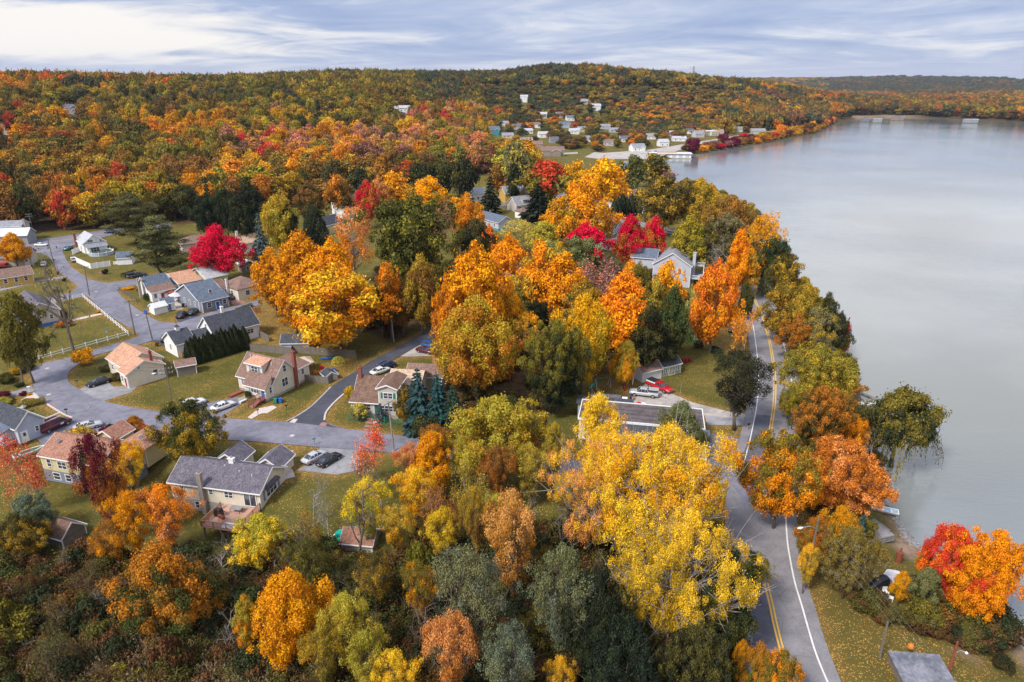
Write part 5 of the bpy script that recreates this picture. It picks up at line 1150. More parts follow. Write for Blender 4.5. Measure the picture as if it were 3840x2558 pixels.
# ------------------------------------------------------------------ houses. Local frame: origin at the corner nearest the camera,
# x runs away to the right, y away to the left; walls seen: face 'R' (y = y0, along x) and face 'L' (x = x0, along y)
class House:
    def __init__(s, name, label, cat, c, px, py, ze, ang, z=0.0, group=None, clear=None):
        x, y = P(c, px, py, z+ze); s.r = empty(name, (x, y, z), R(ang), label, cat, group); s.x, s.y, s.z, s.a = x, y, z, R(ang)
        KEEP.append((x, y, 5))
        if clear: HOUSE_SPOTS.append((atan2(x, y), hypot(x, y), clear[0], clear[1]))
    def block(s, x0, x1, y0, y1, z0, z1, kind='x', rise=2.0, wall='white', roof='r_grey', over=.35, found=0, drop=0.0, trim=True, base=None):
        mb = MB(); zb = z0-(.0 if found else drop)
        if found:
            fb = MB().box(x0-.03, x1+.03, y0-.03, y1+.03, z0-drop, z0+found); fb.build('foundation', M[base or 'concrete'], s.r); zb = z0+found
        if kind == 'x':      # ridge along x, gables at x0 and x1
            ym = (y0+y1)/2; mb.prism([(y0, zb), (y1, zb), (y1, z1), (ym, z1+rise), (y0, z1)], 'x', x0, x1)
        elif kind == 'y':
            xm = (x0+x1)/2; mb.prism([(x0, zb), (x1, zb), (x1, z1), (xm, z1+rise), (x0, z1)], 'y', y0, y1)
        elif kind == 'sx':   # roof falls towards x0
            mb.prism([(x0, zb), (x1, zb), (x1, z1+rise), (x0, z1)], 'y', y0, y1)
        elif kind == 'sy':
            mb.prism([(y0, zb), (y1, zb), (y1, z1+rise), (y0, z1)], 'x', x0, x1)
        else: mb.box(x0, x1, y0, y1, zb, z1)
        mb.build('wall', M[wall], s.r)
        t = .12; o = over; rb = MB(); tb = MB()
        if kind in 'xy':
            a0, a1, b0, b1 = (y0, y1, x0, x1) if kind == 'x' else (x0, x1, y0, y1); am = (a0+a1)/2; sl = rise/(am-a0); e = sl*o
            prof = [(a0-o, z1-e+.03), (am, z1+rise+.03), (a1+o, z1-e+.03), (a1+o, z1-e+.03+t), (am, z1+rise+t*1.2), (a0-o, z1-e+.03+t)]
            rb.prism(prof, 'x' if kind == 'x' else 'y', b0-o, b1+o)
            if trim:
                for (ea, eb) in ((b0-o-.035, b0-o), (b1+o, b1+o+.035)):
                    for q0, q1, w0, w1 in ((a0-o, am, z1-e, z1+rise), (am, a1+o, z1+rise, z1-e)):
                        tb.prism([(q0, w0-.12), (q1, w1-.12), (q1, w1+t+.04), (q0, w0+t+.04)], 'x' if kind == 'x' else 'y', ea, eb)
                for q0, q1 in ((a0-o-.10, a0-o), (a1+o, a1+o+.10)):
                    if kind == 'x': tb.box(b0-o, b1+o, q0, q1, z1-e-.05, z1-e+t)
                    else: tb.box(q0, q1, b0-o, b1+o, z1-e-.05, z1-e+t)
        elif kind == 'hip':
            xa, xb, ya, yb = x0-o, x1+o, y0-o, y1+o; w = min(xb-xa, yb-ya)/2; ze = z1
            if xb-xa >= yb-ya: r0, r1 = (xa+w, (ya+yb)/2), (xb-w, (ya+yb)/2)
            else: r0, r1 = ((xa+xb)/2, ya+w), ((xa+xb)/2, yb-w)
            V = [(xa,ya,ze),(xb,ya,ze),(xb,yb,ze),(xa,yb,ze),(xa,ya,ze+t),(xb,ya,ze+t),(xb,yb,ze+t),(xa,yb,ze+t),(r0[0],r0[1],ze+rise),(r1[0],r1[1],ze+rise)]
            fs = [(0,3,2,1),(0,1,5,4),(1,2,6,5),(2,3,7,6),(3,0,4,7)]
            fs += [(4,5,9,8),(5,6,9),(6,7,8,9),(7,4,8)] if xb-xa >= yb-ya else [(4,5,8),(5,6,9,8),(6,7,9),(7,4,8,9)]
            rb.add(V, fs)
        elif kind in ('sx', 'sy'):
            a0, a1, b0, b1 = (x0, x1, y0, y1) if kind == 'sx' else (y0, y1, x0, x1); sl = rise/(a1-a0)
            rb.prism([(a0-o, z1-sl*o+.03), (a1+.02, z1+rise+.03), (a1+.02, z1+rise+.03+t), (a0-o, z1-sl*o+.03+t)], 'y' if kind == 'sx' else 'x', b0-o, b1+o)
            if trim: 
                if kind == 'sx': tb.box(a0-o-.10, a0-o, b0-o, b1+o, z1-sl*o-.06, z1-sl*o+t)
                else: tb.box(b0-o, b1+o, a0-o-.10, a0-o, z1-sl*o-.06, z1-sl*o+t)
        else:
            rb.box(x0-o, x1+o, y0-o, y1+o, z1, z1+.18)
            if trim:
                tb.box(x0-o-.15, x1+o+.15, y0-o-.15, y0-o, z1-.1, z1+.32); tb.box(x0-o-.15, x1+o+.15, y1+o, y1+o+.15, z1-.1, z1+.32)
                tb.box(x0-o-.15, x0-o, y0-o, y1+o, z1-.1, z1+.32); tb.box(x1+o, x1+o+.15, y0-o, y1+o, z1-.1, z1+.32)
        rf = rb.build('roof', M[roof], s.r)
        if tb.v: tb.build('roof_trim', M['trim'], s.r)
        if trim and z1-zb > 1.8 and s.y < 215:
            w = .14
            for X, Y in ((x0, y0), (x1, y0), (x0, y1)): MB().box(X-(w-.02 if X == x1 else .025), X+(.025 if X == x1 else w-.02), Y-(w-.02 if Y == y1 else .025), Y+(.025 if Y == y1 else w-.02), zb+.01, z1-.06).build('corner_board', M['trim'], s.r)
        return rf
    def win(s, face, at, u, z, w=1.0, h=1.25, n=1, frame='trim', shutter=None, name='window', grid=True, pane='glass'):
        """face 'R': plane y = at, centred at x = u. face 'L': plane x = at, centred at y = u"""
        f = MB(); t = .09
        def bx(m, a0, a1, z0, z1, d0, d1):
            if face == 'R': m.box(a0, a1, at-d1, at-d0, z0, z1)
            else: m.box(at-d1, at-d0, a0, a1, z0, z1)
        W_ = w*n
        bx(f, u-W_/2-t, u+W_/2+t, z-t, z, 0, .07); bx(f, u-W_/2-t, u+W_/2+t, z+h, z+h+t, 0, .07)
        for k in range(n+1):
            q = u-W_/2+k*w; bx(f, q-t/2-(t/2 if k == 0 else 0), q+t/2+(t/2 if k == n else 0), z, z+h, 0, .07)
        if grid: bx(f, u-W_/2, u+W_/2, z+h*.5-.03, z+h*.5+.03, .035, .065)
        o = f.build(name, M[frame], s.r)
        p = MB(); bx(p, u-W_/2, u+W_/2, z+.005, z+h-.005, .012, .03); p.build('pane', M[pane], o)
        if shutter:
            for sg in (-1, 1):
                q = MB(); a = u+sg*(W_/2+t+.24); bx(q, a-.2, a+.2, z-.03, z+h+.03, .0, .05); q.build('shutter', M[shutter], s.r)
        return o
    def door(s, face, at, u, z, w=1.0, h=2.05, m='door_dark', name='door'):
        f = MB(); p = MB()
        def bx(mb, a0, a1, z0, z1, d0, d1):
            if face == 'R': mb.box(a0, a1, at-d1, at-d0, z0, z1)
            else: mb.box(at-d1, at-d0, a0, a1, z0, z1)
        bx(f, u-w/2, u+w/2, z, z+h, .01, .06); d = f.build(name, M[m], s.r)
        bx(p, u-w/2-.12, u-w/2, z, z+h+.12, 0, .08); bx(p, u+w/2, u+w/2+.12, z, z+h+.12, 0, .08); bx(p, u-w/2, u+w/2, z+h, z+h+.12, 0, .08)
        p.build('door_frame', M['trim'], s.r); g = MB(); bx(g, u-.25*w, u+.25*w, z+h*.55, z+h*.9, .062, .07); g.build('door_pane', M['glass'], d)
    def chimney(s, x, y, z0, z1, w=.7, m='brick', d=None):
        mb = MB().box(x-w/2, x+w/2, y-(d or w)/2, y+(d or w)/2, z0, z1); mb.box(x-w/2-.07, x+w/2+.07, y-(d or w)/2-.07, y+(d or w)/2+.07, z1, z1+.18)
        o = mb.build('chimney', M[m], s.r); q = MB().cyl(x, y, z1+.18, z1+.5, .15, 8); q.build('flue', M['rust'] if m == 'brick' else M['metal'], o)
    def vent(s, x, y, z, m='trim'): MB().cyl(x, y, z-.3, z+.35, .07, 8).build('roof_vent', M[m], s.r)
    def box(s, name, m, *a): return MB().box(*a).build(name, M[m], s.r)

# --- cream cape house with the blue door
h = House('cape_house', 'cream house with brown roof, dormer, brick side chimney and bright blue front door', 'house', 'C', 452, 706, 3.3, 63)
h.block(1.9, 9.2, 0, 9.6, 0, 3.4, 'y', 3.7, 'cream', 'r_brown', found=.5)
h.block(0, 1.9, .02, 5.6, 0, 3.0, 'sx', 1.95, 'cream', 'r_brown', found=.5)
h.block(9.2, 12.8, .4, 6, 0, 3.6, 'sy', 1.2, 'cream', 'r_brown', found=.5)
h.block(2.6, 5.2, 3.1, 7.4, 3.9, 6.3, 'sx', .55, 'cream', 'r_salmon')
h.win('L', 2.6, 5.2, 4.6, .9, 1.15, 2, shutter='shutter'); h.win('L', 0, 2.9, 1.45, .75, 1.4, 3, shutter='shutter'); h.win('L', 1.9, 7.6, 1.5, 1.0, 1.2, 1, shutter='shutter')
h.door('L', 0, .75, .75, .95, 2.05, 'door_blue'); h.win('R', .02, 1.3, 1.5, .6, 1.2); h.win('R', 0, 5.3, 1.5, .8, 1.7, 2); h.win('R', 0, 5.6, 4.6, .85, 1.3); h.win('R', .4, 10.9, 1.9, .8, 1.1)
h.chimney(8.2, -.32, 0, 8.0, .6, 'brick', .62); h.vent(4.8, 8.4, 6.7); h.vent(4.4, 2.2, 6.3)
def stairs(s, name, x_out, y0, y1, ztop, n, m, dirn='x'):
    mb = MB()
    for k in range(n):
        z = ztop*(1-(k+1)/n); mb.box(-x_out-.30*(k+1), -x_out-.30*k, y0, y1, 0 if False else z+.02, z+ztop/n*1.0)
    return mb.build(name, M[m], s.r)
h.box('landing', 'stairred', -1.5, -.08, .1, 1.5, .55, .75); stairs(h, 'steps', 1.5, .15, 1.45, .72, 6, 'brickpath')
for yy in (.1, 1.5):
    mb = MB(); mb.bar((-.1, yy, 1.7), (-1.5, yy, 1.7), .08); mb.bar((-1.5, yy, 1.7), (-3.4, yy, 1.0), .08); mb.bar((-.1, yy, .85), (-1.5, yy, .85), .06); mb.bar((-1.5, yy, .85), (-3.4, yy, .2), .06)
    for k in range(9): a = -.15-k*.17; mb.bar((a, yy, .85), (a, yy, 1.7), .04)
    for k in range(11): a = -1.6-k*.18; zz_ = 1.7-(-a-1.5)*.37; mb.bar((a, yy, zz_-.8), (a, yy, zz_), .04)
    mb.bar((-3.4, yy, 0), (-3.4, yy, 1.15), .1); mb.bar((-1.5, yy, 0), (-1.5, yy, 1.85), .1); mb.build('stair_rail', M['stairred'], h.r)

# --- brown-roofed house by the dark lane
h = House('brown_roof_house', 'grey-beige house with brown roofs, green shutters and small green front door, behind the chain-link fence', 'house', 'C', 1605, 722, 6.3, 82)
h.block(0, 6.2, 0, 3.6, 0, 6.3, 'x', .7, 'tan', 'r_umber', found=.7)
h.block(.2, 2.6, 3.6, 9.2, 0, 3.1, 'sx', 1.1, 'tan', 'r_umber', found=.7)
h.block(2.6, 7.4, 3.6, 9.0, 0, 4.2, 'y', 2.2, 'tan', 'r_umber', found=.7)
h.block(6.6, 12.5, -2.6, 3.6, 0, 4.6, 'y', 1.5, 'tan', 'r_tan')
h.block(12.6, 18.0, -5.6, 1.8, 0, 3.6, 'y', 1.5, 'greenside', 'r_brown')
h.win('L', 0, 1.7, 4.2, .9, 1.1, 2, shutter='shutter_g'); h.win('L', 0, 1.7, 1.5, .8, 1.1, 4); h.win('L', .2, 7.0, 1.5, .85, 1.1, 4); h.door('L', .2, 4.2, .75, .9, 2.0, 'door_green')
h.win('R', 0, 1.9, 4.2, .8, 1.1); h.win('R', 0, 4.6, 4.2, .8, 1.1); h.win('R', -2.6, 8.5, 2.4, .7, 1.3, 4); h.chimney(4.6, 8.6, 3, 8.2, .6, 'brick')

# --- ranch with the deck
h = House('ranch_house', 'long cream ranch house with charcoal roof, brick chimney and a wooden deck behind', 'house', 'D', 1103, 692, 5.2, 78, z=-2.9)
h.block(0, 7.4, 0, 15.2, 0, 5.2, 'y', 2.1, 'cream', 'r_violet', found=2.3, over=.4)
h.block(7.4, 11.6, .9, 5.0, 2.6, 5.0, 'x', 1.4, 'cream', 'r_violet'); h.block(7.4, 11.4, 8.2, 12.2, 2.6, 5.0, 'x', 1.4, 'cream', 'r_violet')
h.win('L', 0, 13.4, 3.4, .75, 1.25); h.win('L', 0, 8.3, 3.7, .7, .8); h.win('L', 0, 5.3, 3.5, .7, .95, 2); h.win('L', 0, 11.1, .9, .7, 1.1); h.win('L', -.02, 1.7, 2.55, 1.0, 2.05, 2, name='patio_door', grid=False)
h.win('R', 0, 3.2, 3.1, .95, 1.55, 3, name='bow_window'); MB().prism([(1.3, 4.75), (5.1, 4.75), (4.6, 5.35), (1.8, 5.35)], 'y', -.65, -.075).build('window_hood', M['r_violet'], h.r)
for a in (1.1, 5.3): h.box('shutter', 'shutter', a-.22, a+.22, -.06, -.005, 3.0, 4.8)
h.win('R', 0, 5.6, 1.0, .8, .9); h.win('R', 0, 1.6, 1.0, .8, .9)
h.chimney(-.38, 9.6, 0, 7.4, .6, 'stone', .7); h.chimney(3.7, 6.6, 6.6, 8.0, .55, 'trim', .8); h.vent(2.4, 4.6, 6.6); h.vent(2.0, 2.2, 6.5); h.vent(3.0, 7.4, 6.9)
# deck
dk = empty('wooden_deck', (h.x, h.y, -2.9), h.a, 'raised reddish wooden deck with slatted railing behind the ranch house', 'deck'); s_ = type('q', (), {'r': dk})
X0, X1, Y0, Y1, ZD = -5.9, -.1, .1, 6.2, 2.3
MB().box(X0, X1, Y0, Y1, ZD-.16, ZD).build('floor_boards', M['deck'], dk)
mb = MB()
for x in (X0+.2, (X0+X1)/2): 
    for y in (Y0+.3, (Y0+Y1)/2, Y1-.3): mb = MB(); mb.box(x-.1, x+.1, y-.1, y+.1, -.9, ZD-.16); mb.build('post', M['wood'], dk)
def railing(p, q, name='railing', m='rail', par=dk, n=None, H=1.0):
    mb = MB(); p = np.array(p, float); q = np.array(q, float); L = np.linalg.norm(q-p); n = n or int(L/.16); up = np.array((0, 0, 1.))
    mb.bar(p+up*H, q+up*H, .12, .06); mb.bar(p+up*.12, q+up*.12, .06)
    for k in range(n+1): a = p+(q-p)*k/n; mb.bar(a+up*.12, a+up*H, .04)
    for k in range(4): a = p+(q-p)*k/3; mb.bar(a, a+up*(H+.06), .11)
    mb.build(name, M[m], par)
railing((X0+.06, Y0, ZD), (X0+.06, Y1, ZD)); railing((X0, Y0+.06, ZD), (X1, Y0+.06, ZD)); railing((X0, Y1-.06, ZD), (X1-1, Y1-.06, ZD))
def on_deck(x, y): c_, s__ = cos(h.a), sin(h.a); return (h.x+x*c_-y*s__, h.y+x*s__+y*c_, -2.9+ZD)
g = empty('covered_grill', on_deck(-3.0, 5.2), h.a, 'square barbecue grill under a black cover on the deck', 'grill'); mb = MB().box(-.35, .35, -.6, .6, .0, .85); mb.prism([(-.6, .85), (.6, .85), (.45, 1.2), (-.45, 1.2)], 'x', -.33, .33); mb.build('cover', M['tarp'], g); MB().box(-.3, .3, -.9, -.62, .75, .8).build('side_shelf', M['black'], g)
g = empty('barrel_smoker', on_deck(-4.2, 3.9), h.a+1.2, 'rust-red barrel smoker with a chimney pipe on the deck', 'smoker'); MB().tube([(-.6, 0, .85), (.6, 0, .85)], .28, 14).build('barrel', M['rust'], g); MB().tube([(.5, 0, 1.05), (.5, 0, 1.9)], .08, 8).build('pipe', M['rust'], g)
for a in (-.45, .45): MB().bar((a, -.25, 0), (a, 0, .7), .05).bar((a, .25, 0), (a, 0, .7), .05).build('leg', M['rust'], g)
g = empty('patio_table', on_deck(-1.5, 3.2), h.a, 'low glass-topped patio table on the deck beside the sliding door', 'table'); MB().box(-.55, .55, -.9, .9, .68, .72).build('tabletop', M['metal'], g)
for a in (-.4, .4):
    for b_ in (-.7, .7): MB().bar((a, b_, 0), (a*1.1, b_*1.1, .68), .05).build('leg', M['black'], g)
g = empty('white_sheets', on_deck(-5.0, 2.0), h.a, 'white flat panels lying on the near end of the deck', 'panel'); MB().box(-.6, .7, -1.2, 1.2, .02, .08).build('sheet', M['trim'], g); MB().bar((-.7, -1.3, .12), (.5, 1.2, .12), .2, .06).build('strip', M['palegrey'], g)
# stone steps at the gable
for k in range(7):
    t = k/6; o = MB().box(-.75, .75, -.28, .28, 0, .35).build('stone_step', M['slatestone']); x, y = P('D', 1300+(-110)*t, 640+215*t, -.3-2.5*t); o.location = (x, y, -.35-2.6*t); o.rotation_euler = (0, 0, h.a+pi/2)
    tag(o, f'flat stone step beside the ranch gable, {["topmost", "second", "third", "fourth", "fifth", "sixth", "lowest"][k]} of the flight', 'step', 'stone steps beside the ranch house')

# --- salmon-roofed cream house inside the bend
h = House('bungalow', 'cream bungalow with salmon shingles and a small brick chimney, inside the road bend', 'house', 'B', 1108, 360, 3.3, 50)
h.block(0, 7.6, 0, 3.6, 0, 3.3, 'y', 1.9, 'cream', 'r_salmon'); h.block(1.1, 8.9, 3.6, 12.4, 0, 3.5, 'y', 2.25, 'cream', 'r_salmon')
h.win('L', 0, 2.6, 1.0, .8, 1.2, name='window', pane='glass'); h.win('L', 1.1, 5.4, 1.3, .9, 1.2, 2); h.win('L', 1.1, 10.3, 1.3, .8, 1.1); h.win('R', 0, 5.7, 1.3, 1.0, 1.2); h.win('R', 0, 2.6, 3.7, .5, .5); h.door('L', 0, 1.0, .2, .9, 2.0, 'door_red'); h.chimney(5.6, .7, 3, 6.5, .5, 'brick')
h.box('drainpipe', 'trim', 3.6, 3.7, -.1, -.02, .1, 3.4)

# --- white house with the near-black roof
h = House('white_house', 'white house with near-black roof and cupola behind the row of arborvitae', 'house', 'A', 1545, 1268, 3.3, 48)
h.block(0, 4.2, 0, 6.9, 0, 3.3, 'x', 2.2, 'white', 'r_dark'); h.block(4.2, 8.6, .5, 5.3, 0, 3.3, 'x', 1.2, 'white', 'r_dark'); h.block(8.6, 20.0, -1.2, 6.8, 0, 3.7, 'x', 3.4, 'white', 'r_dark'); h.block(11.8, 15.2, -2.8, -1.2, 0, 2.9, 'sy', .65, 'white', 'r_dark')
h.win('L', 0, 3.4, 1.2, .6, 1.3); h.win('R', .5, 6.0, .6, 1.0, 2.0, 2, name='patio_door', grid=False); h.win('R', -1.2, 10.4, 1.4, .8, 1.2); h.win('R', -1.2, 17.6, 1.6, .8, 1.1, 2); h.win('R', -2.8, 13.4, 1.2, .8, 1.0); h.win('L', 8.6, 2.8, 4.3, .8, 1.1)
h.chimney(13.2, 3.0, 6.2, 8.6, .6, 'trim'); MB().box(17.6, 19.0, .8, 1.9, 5.35, 5.5).build('skylight', M['lightgrey'], h.r)
mb = MB().box(1.7, 2.6, 3.0, 3.9, 5.0, 6.3); mb.build('cupola', M['trim'], h.r); MB().add([(1.6,2.9,6.3),(2.7,2.9,6.3),(2.7,4.0,6.3),(1.6,4.0,6.3),(2.15,3.45,6.9)], [(0,1,4),(1,2,4),(2,3,4),(3,0,4),(0,3,2,1)]).build('cupola_roof', M['r_dark'], h.r); MB().bar((2.15,3.45,6.9),(2.15,3.45,7.9),.05).bar((1.8,3.45,7.4),(2.5,3.45,7.4),.06).build('weather_vane', M['black'], h.r)
# --- slate-blue gabled house
h = House('gabled_house', 'slate-blue house with front gable, white trim and blue door', 'house', 'A', 1768, 888, 3.5, 50)
h.block(0, 7.6, 2.0, 15.0, 0, 3.5, 'x', 3.2, 'bluegrey', 'r_slate'); h.block(0, 7.6, 0, 2.0, 0, 3.3, 'sy', 1.1, 'bluegrey', 'r_slate')
h.r.location = h.r.location
h.win('R', 0, 2.0, 1.2, 1.2, 1.3, 1); h.win('R', 0, 6.5, 1.2, 1.1, 1.3, 1); h.door('R', 0, 4.4, .2, 1.0, 2.1, 'door_blue'); h.win('R', 2.0, 3.8, 4.7, .8, .9)
for k in range(4): h.win('L', 0, 4.2+k*3.0, 1.2, .8, 1.2)
# --- white cottage with grey and brown roof, red door
h = House('white_cottage', 'small white cottage with dark roof, brown porch roof and red door', 'house', 'A', 1325, 803, 3.3, 48)
h.block(0, 6.6, 2.2, 9.0, 0, 3.6, 'x', 2.9, 'white', 'r_slate'); h.block(0, 6.6, 0, 2.2, 0, 3.0, 'sy', 1.3, 'white', 'r_brown')
h.win('R', 0, 1.0, 1.1, .9, 1.2); h.win('R', 0, 5.4, 1.2, .9, 1.1, shutter='door_red'); h.door('R', 0, 3.0, .2, .9, 2.0, 'door_red'); h.win('L', 0, 5.4, 1.2, .8, 1.3); h.chimney(-.3, 4.4, 0, 5.9, .5, 'stone'); h.chimney(-.35, 7.6, 0, 5.6, .7, 'stone')
h.block(6.6, 9.4, 3.5, 8, 0, 3.0, 'x', 1.6, 'white', 'r_slate')
# --- grey house with salmon roof behind it
h = House('salmon_roof_cottage', 'grey-green cottage with salmon roof between the white cottage and the pale barn-roofed one', 'house', 'A', 1570, 738, 3.3, 50)
h.block(0, 6.6, 0, 12.5, 0, 3.4, 'x', 2.0, 'grey', 'r_salmon'); h.win('R', 0, 3.2, 1.0, .9, 1.4, 2); h.win('L', 0, 4.5, 1.3, .8, 1.2); h.win('L', 0, 6.6, 1.3, .8, 1.2); h.win('L', 0, 9.6, 1.3, .8, 1.2); h.vent(3.0, 5.0, 5.2)
h.box('porch', 'orangep', 1.2, 4.8, -1.4, -.02, .0, .5)
# --- cream house with grey roof under the magenta maple
h = House('cream_cottage', 'cream cottage with pale grey roof below the magenta maple', 'house', 'A', 1810, 690, 3.4, 50)
h.block(0, 6.8, 0, 11.5, 0, 3.4, 'x', 2.3, 'paleyellow', 'r_light'); h.win('R', 0, 3.0, 1.4, 1.0, 1.0, 2); h.win('L', 0, 3.5, 1.4, .8, 1.0)
# --- brown hipped house
h = House('hipped_house', 'low cream house with brown hipped roof and small white chimney', 'house', 'A', 2085, 790, 3.3, 50)
h.block(0, 8.5, 0, 9.5, 0, 3.3, 'hip', 2.5, 'cream', 'r_brown'); h.block(-1.6, 2.4, 6.0, 10.5, 0, 2.9, 'x', 1.2, 'cream', 'r_brown')
h.win('R', 0, 3.0, 1.2, 1.3, 1.3); h.win('L', 0, 3.4, 1.3, 1.2, 1.2); h.chimney(-.4, 5.2, 0, 5.6, .5, 'trim')
h = House('brown_roof_cottage', 'low cottage with mossy brown roof left of the hipped house', 'house', 'A', 1880, 775, 2.6, 50); h.block(0, 3.6, 0, 6.5, 0, 2.7, 'x', 1.3, 'darkwood', 'r_umber'); h.win('R', 0, 1.8, 1.0, .8, .9)
h = House('salmon_gabled_house', 'white house with tan roof and white chimney, right of the magenta maple', 'house', 'A', 2125, 385, 3.8, 42, clear=(6, 30)); h.block(0, 8, 0, 7, 0, 4.0, 'x', 2.4, 'white', 'r_tan'); h.chimney(-.4, 3, 0, 8, .8, 'trim'); h.win('R', 0, 4, 1.4, 1, 1.2)
h = House('tiny_house', 'tiny brown house with white window frames and pale roof', 'house', 'A', 2120, 580, 2.6, 40); h.block(0, 4.6, 0, 4.6, 0, 2.7, 'y', 1.4, 'brownwall', 'r_white'); h.win('R', 0, 2.3, .9, .9, 1.2, 2)
h = House('low_brown_house', 'long low house with brown roof under the dark tree clump', 'house', 'A', 1600, 400, 3.0, 35, clear=(9, 30)); h.block(0, 12, 0, 9, 0, 3.2, 'hip', 2.4, 'tan', 'r_brown'); h.win('R', 0, 4, 1.2, .9, 1); h.vent(5, 4, 5)
# --- house with the fenced yard
h = House('grey_roof_house', 'beige house with grey roof and blue base behind the bare tree in the fenced yard', 'house', 'A', 203, 1015, 4.0, 45, z=0)
h.block(0, 8.0, 0, 15, 0, 4.0, 'y', 2.6, 'tan', 'r_violet', found=.9, base='door_blue'); h.win('R', 0, 1.9, 1.6, 1.0, 1.2); h.win('R', 0, 6.0, 1.8, .8, 1.1)
# --- yellow long house
h = House('yellow_house', 'long yellow house with brown roof and white-framed windows', 'house', 'A', 0, 688, 3.2, 45)
h.block(-3, 8.6, 0, 6.5, 0, 3.2, 'x', 2.0, 'yellow', 'r_brown', found=.7, base='yellow')
for k, a in enumerate((-1.8, 1.2, 4.0, 6.6)): h.win('R', 0, a, 1.3, .95, 1.3)
h.win('R', -.03, 0, .2, .8, .3, grid=False); h.win('R', -.03, 4.6, .2, .8, .3, grid=False)
h = House('red_deck_house', 'tan house with grey roof and dark red deck behind the yellow house', 'house', 'A', 60, 500, 3.4, 20); h.block(-3, 7, 0, 7, 0, 3.4, 'x', 2.2, 'tan', 'r_violet'); h.box('deck', 'door_red', -4, -.2, -3, -.1, .9, 1.6); h.door('R', 0, 5.5, .2, 1.2, 2.0, 'trim')
h = House('two_storey_house', 'white and grey house with white windows at the left edge by the upper road', 'house', 'A', 108, 318, 3.6, 12, clear=(9, 30)); h.block(-6, 5, 0, 8, 0, 3.8, 'x', 2.2, 'grey', 'r_white'); h.win('R', 0, 1.2, 1.2, .9, 1.3, 3); h.block(-8, 1, 6, 14, 0, 6.4, 'x', 1.6, 'lightgrey', 'r_grey'); h.chimney(1.8, 8, 5, 8.6, .8, 'stone')
# --- white house with the pool
h = House('pool_house', 'white house with grey roof beside the round pool and white panel fence', 'house', 'A', 745, 398, 3.6, 45)
h.block(0, 7.4, 2.0, 12, 0, 3.9, 'y', 2.7, 'white', 'r_light'); h.block(.5, 7.2, 0, 2.0, 0, 2.7, 'sy', 1.0, 'white', 'r_grey')
h.win('R', 2.0, 2.4, 4.1, .9, .8, 2); h.win('R', 2.0, 5.9, 3.9, .6, .7); h.win('R', 0, 3.0, 1.0, 1.0, 1.2, 3); h.win('L', 0, 6, 1.2, 1, 1.2); h.chimney(-.4, 10.6, 0, 6.4, .7, 'brick')
# --- rust-roofed house, lower left
h = House('rust_roof_house', 'pale yellow raised house with rust shingles behind the red and gold trees', 'house', 'B', 1000, 1175, 5.0, 74, z=-2.5)
h.block(0, 7.6, 3.0, 15.2, 0, 4.9, 'y', 2.0, 'paleyellow', 'r_rust', found=2.2, base='bluegrey'); h.block(6.0, 12.2, -.4, 5.0, 1.5, 5.0, 'hip', 1.5, 'paleyellow', 'r_rust', over=.3); h.block(-.0, 6.0, 0, 3.0, 0, 4.8, 'sy', .5, 'paleyellow', 'r_rust', found=2.2, base='bluegrey')
h.block(7.6, 11.4, 7.2, 11.5, 2.5, 5.0, 'x', 1.3, 'paleyellow', 'r_rust')
h.win('L', 0, 13.6, 2.9, .9, 1.3); h.win('L', 0, 10.9, 2.9, .9, 1.2, 2); h.win('L', 0, 12.6, .6, 1.4, 1.2, 1); h.win('L', 0, 10.2, .6, 1.2, 1.2, 1); h.win('R', 0, 1.9, 3.0, .8, 1.2); h.win('R', 0, 2.6, .5, .8, 1.4, 2); h.box('drainpipe', 'trim', 12.22, 12.3, -.5, -.42, 1.5, 5)
for i, (a, b_, zq) in enumerate(((2.2, 13.2, 6.2), (7.0, 1.0, 6.2), (8.4, .6, 6.2))):
    MB().cyl(a, b_, zq-.4, zq+.35, .035, 6).build('dish_mast', M['metal'], h.r); MB().tube([(a, b_, zq+.45), (a-.12, b_-.12, zq+.5)], [.38, .30], 14).build('satellite_dish', M['metal'], h.r)
# --- pale blue house far left
h = House('pale_blue_house', 'pale blue house with slate roof at the left edge beside the maroon van', 'house', 'B', 140, 835, 3.2, 62)
h.block(0, 4.6, 0, 9, 0, 3.3, 'y', 2.2, 'paleblue', 'r_dark'); h.block(-1.8, 0, 1.5, 8, 0, 2.6, 'sx', .6, 'paleblue', 'r_slate'); h.door('R', 0, 1.0, .1, .9, 2.0, 'trim'); h.win('R', 0, 3.2, 1.3, .6, .9); 
# --- long flat-roofed building behind the yellow trees
h = House('flat_roofed_building', 'long low building with brown flat roof and white parapet behind the giant yellow tree', 'building', 'E', 1495, 845, 4.0, 79)
h.block(0, 7.4, 0, 21.5, 0, 4.0, 'flat', 0, 'white', 'r_membrane', over=.1); h.block(-3.6, -.1, -.6, 4.0, 0, 3.0, 'sx', .9, 'white', 'r_slate', over=.4); h.block(-2.4, -.1, 7, 20, 0, 3.0, 'sx', .7, 'white', 'r_dark')
h.block(7.7, 10.6, 12.5, 22.5, 0, 3.3, 'flat', 0, 'grey', 'r_dark', trim=False); h.block(10.8, 13.2, 15.0, 20.0, 0, 2.8, 'flat', 0, 'grey', 'r_violet', trim=False)
h.win('L', -3.6, 1.8, 1.0, 1.0, 1.3); h.door('R', -.6, -1.5, .1, .9, 2.0, 'door_dark'); h.box('rooftop_unit', 'trim', 11.2, 12.0, 13.4, 14.4, 2.2, 3.4)
for a in (2.5, 7.0, 12.0, 17.0): h.win('L', -2.4 if a > 6 else 0, a, 1.0, 1.1, 1.2) if a > 6 else None
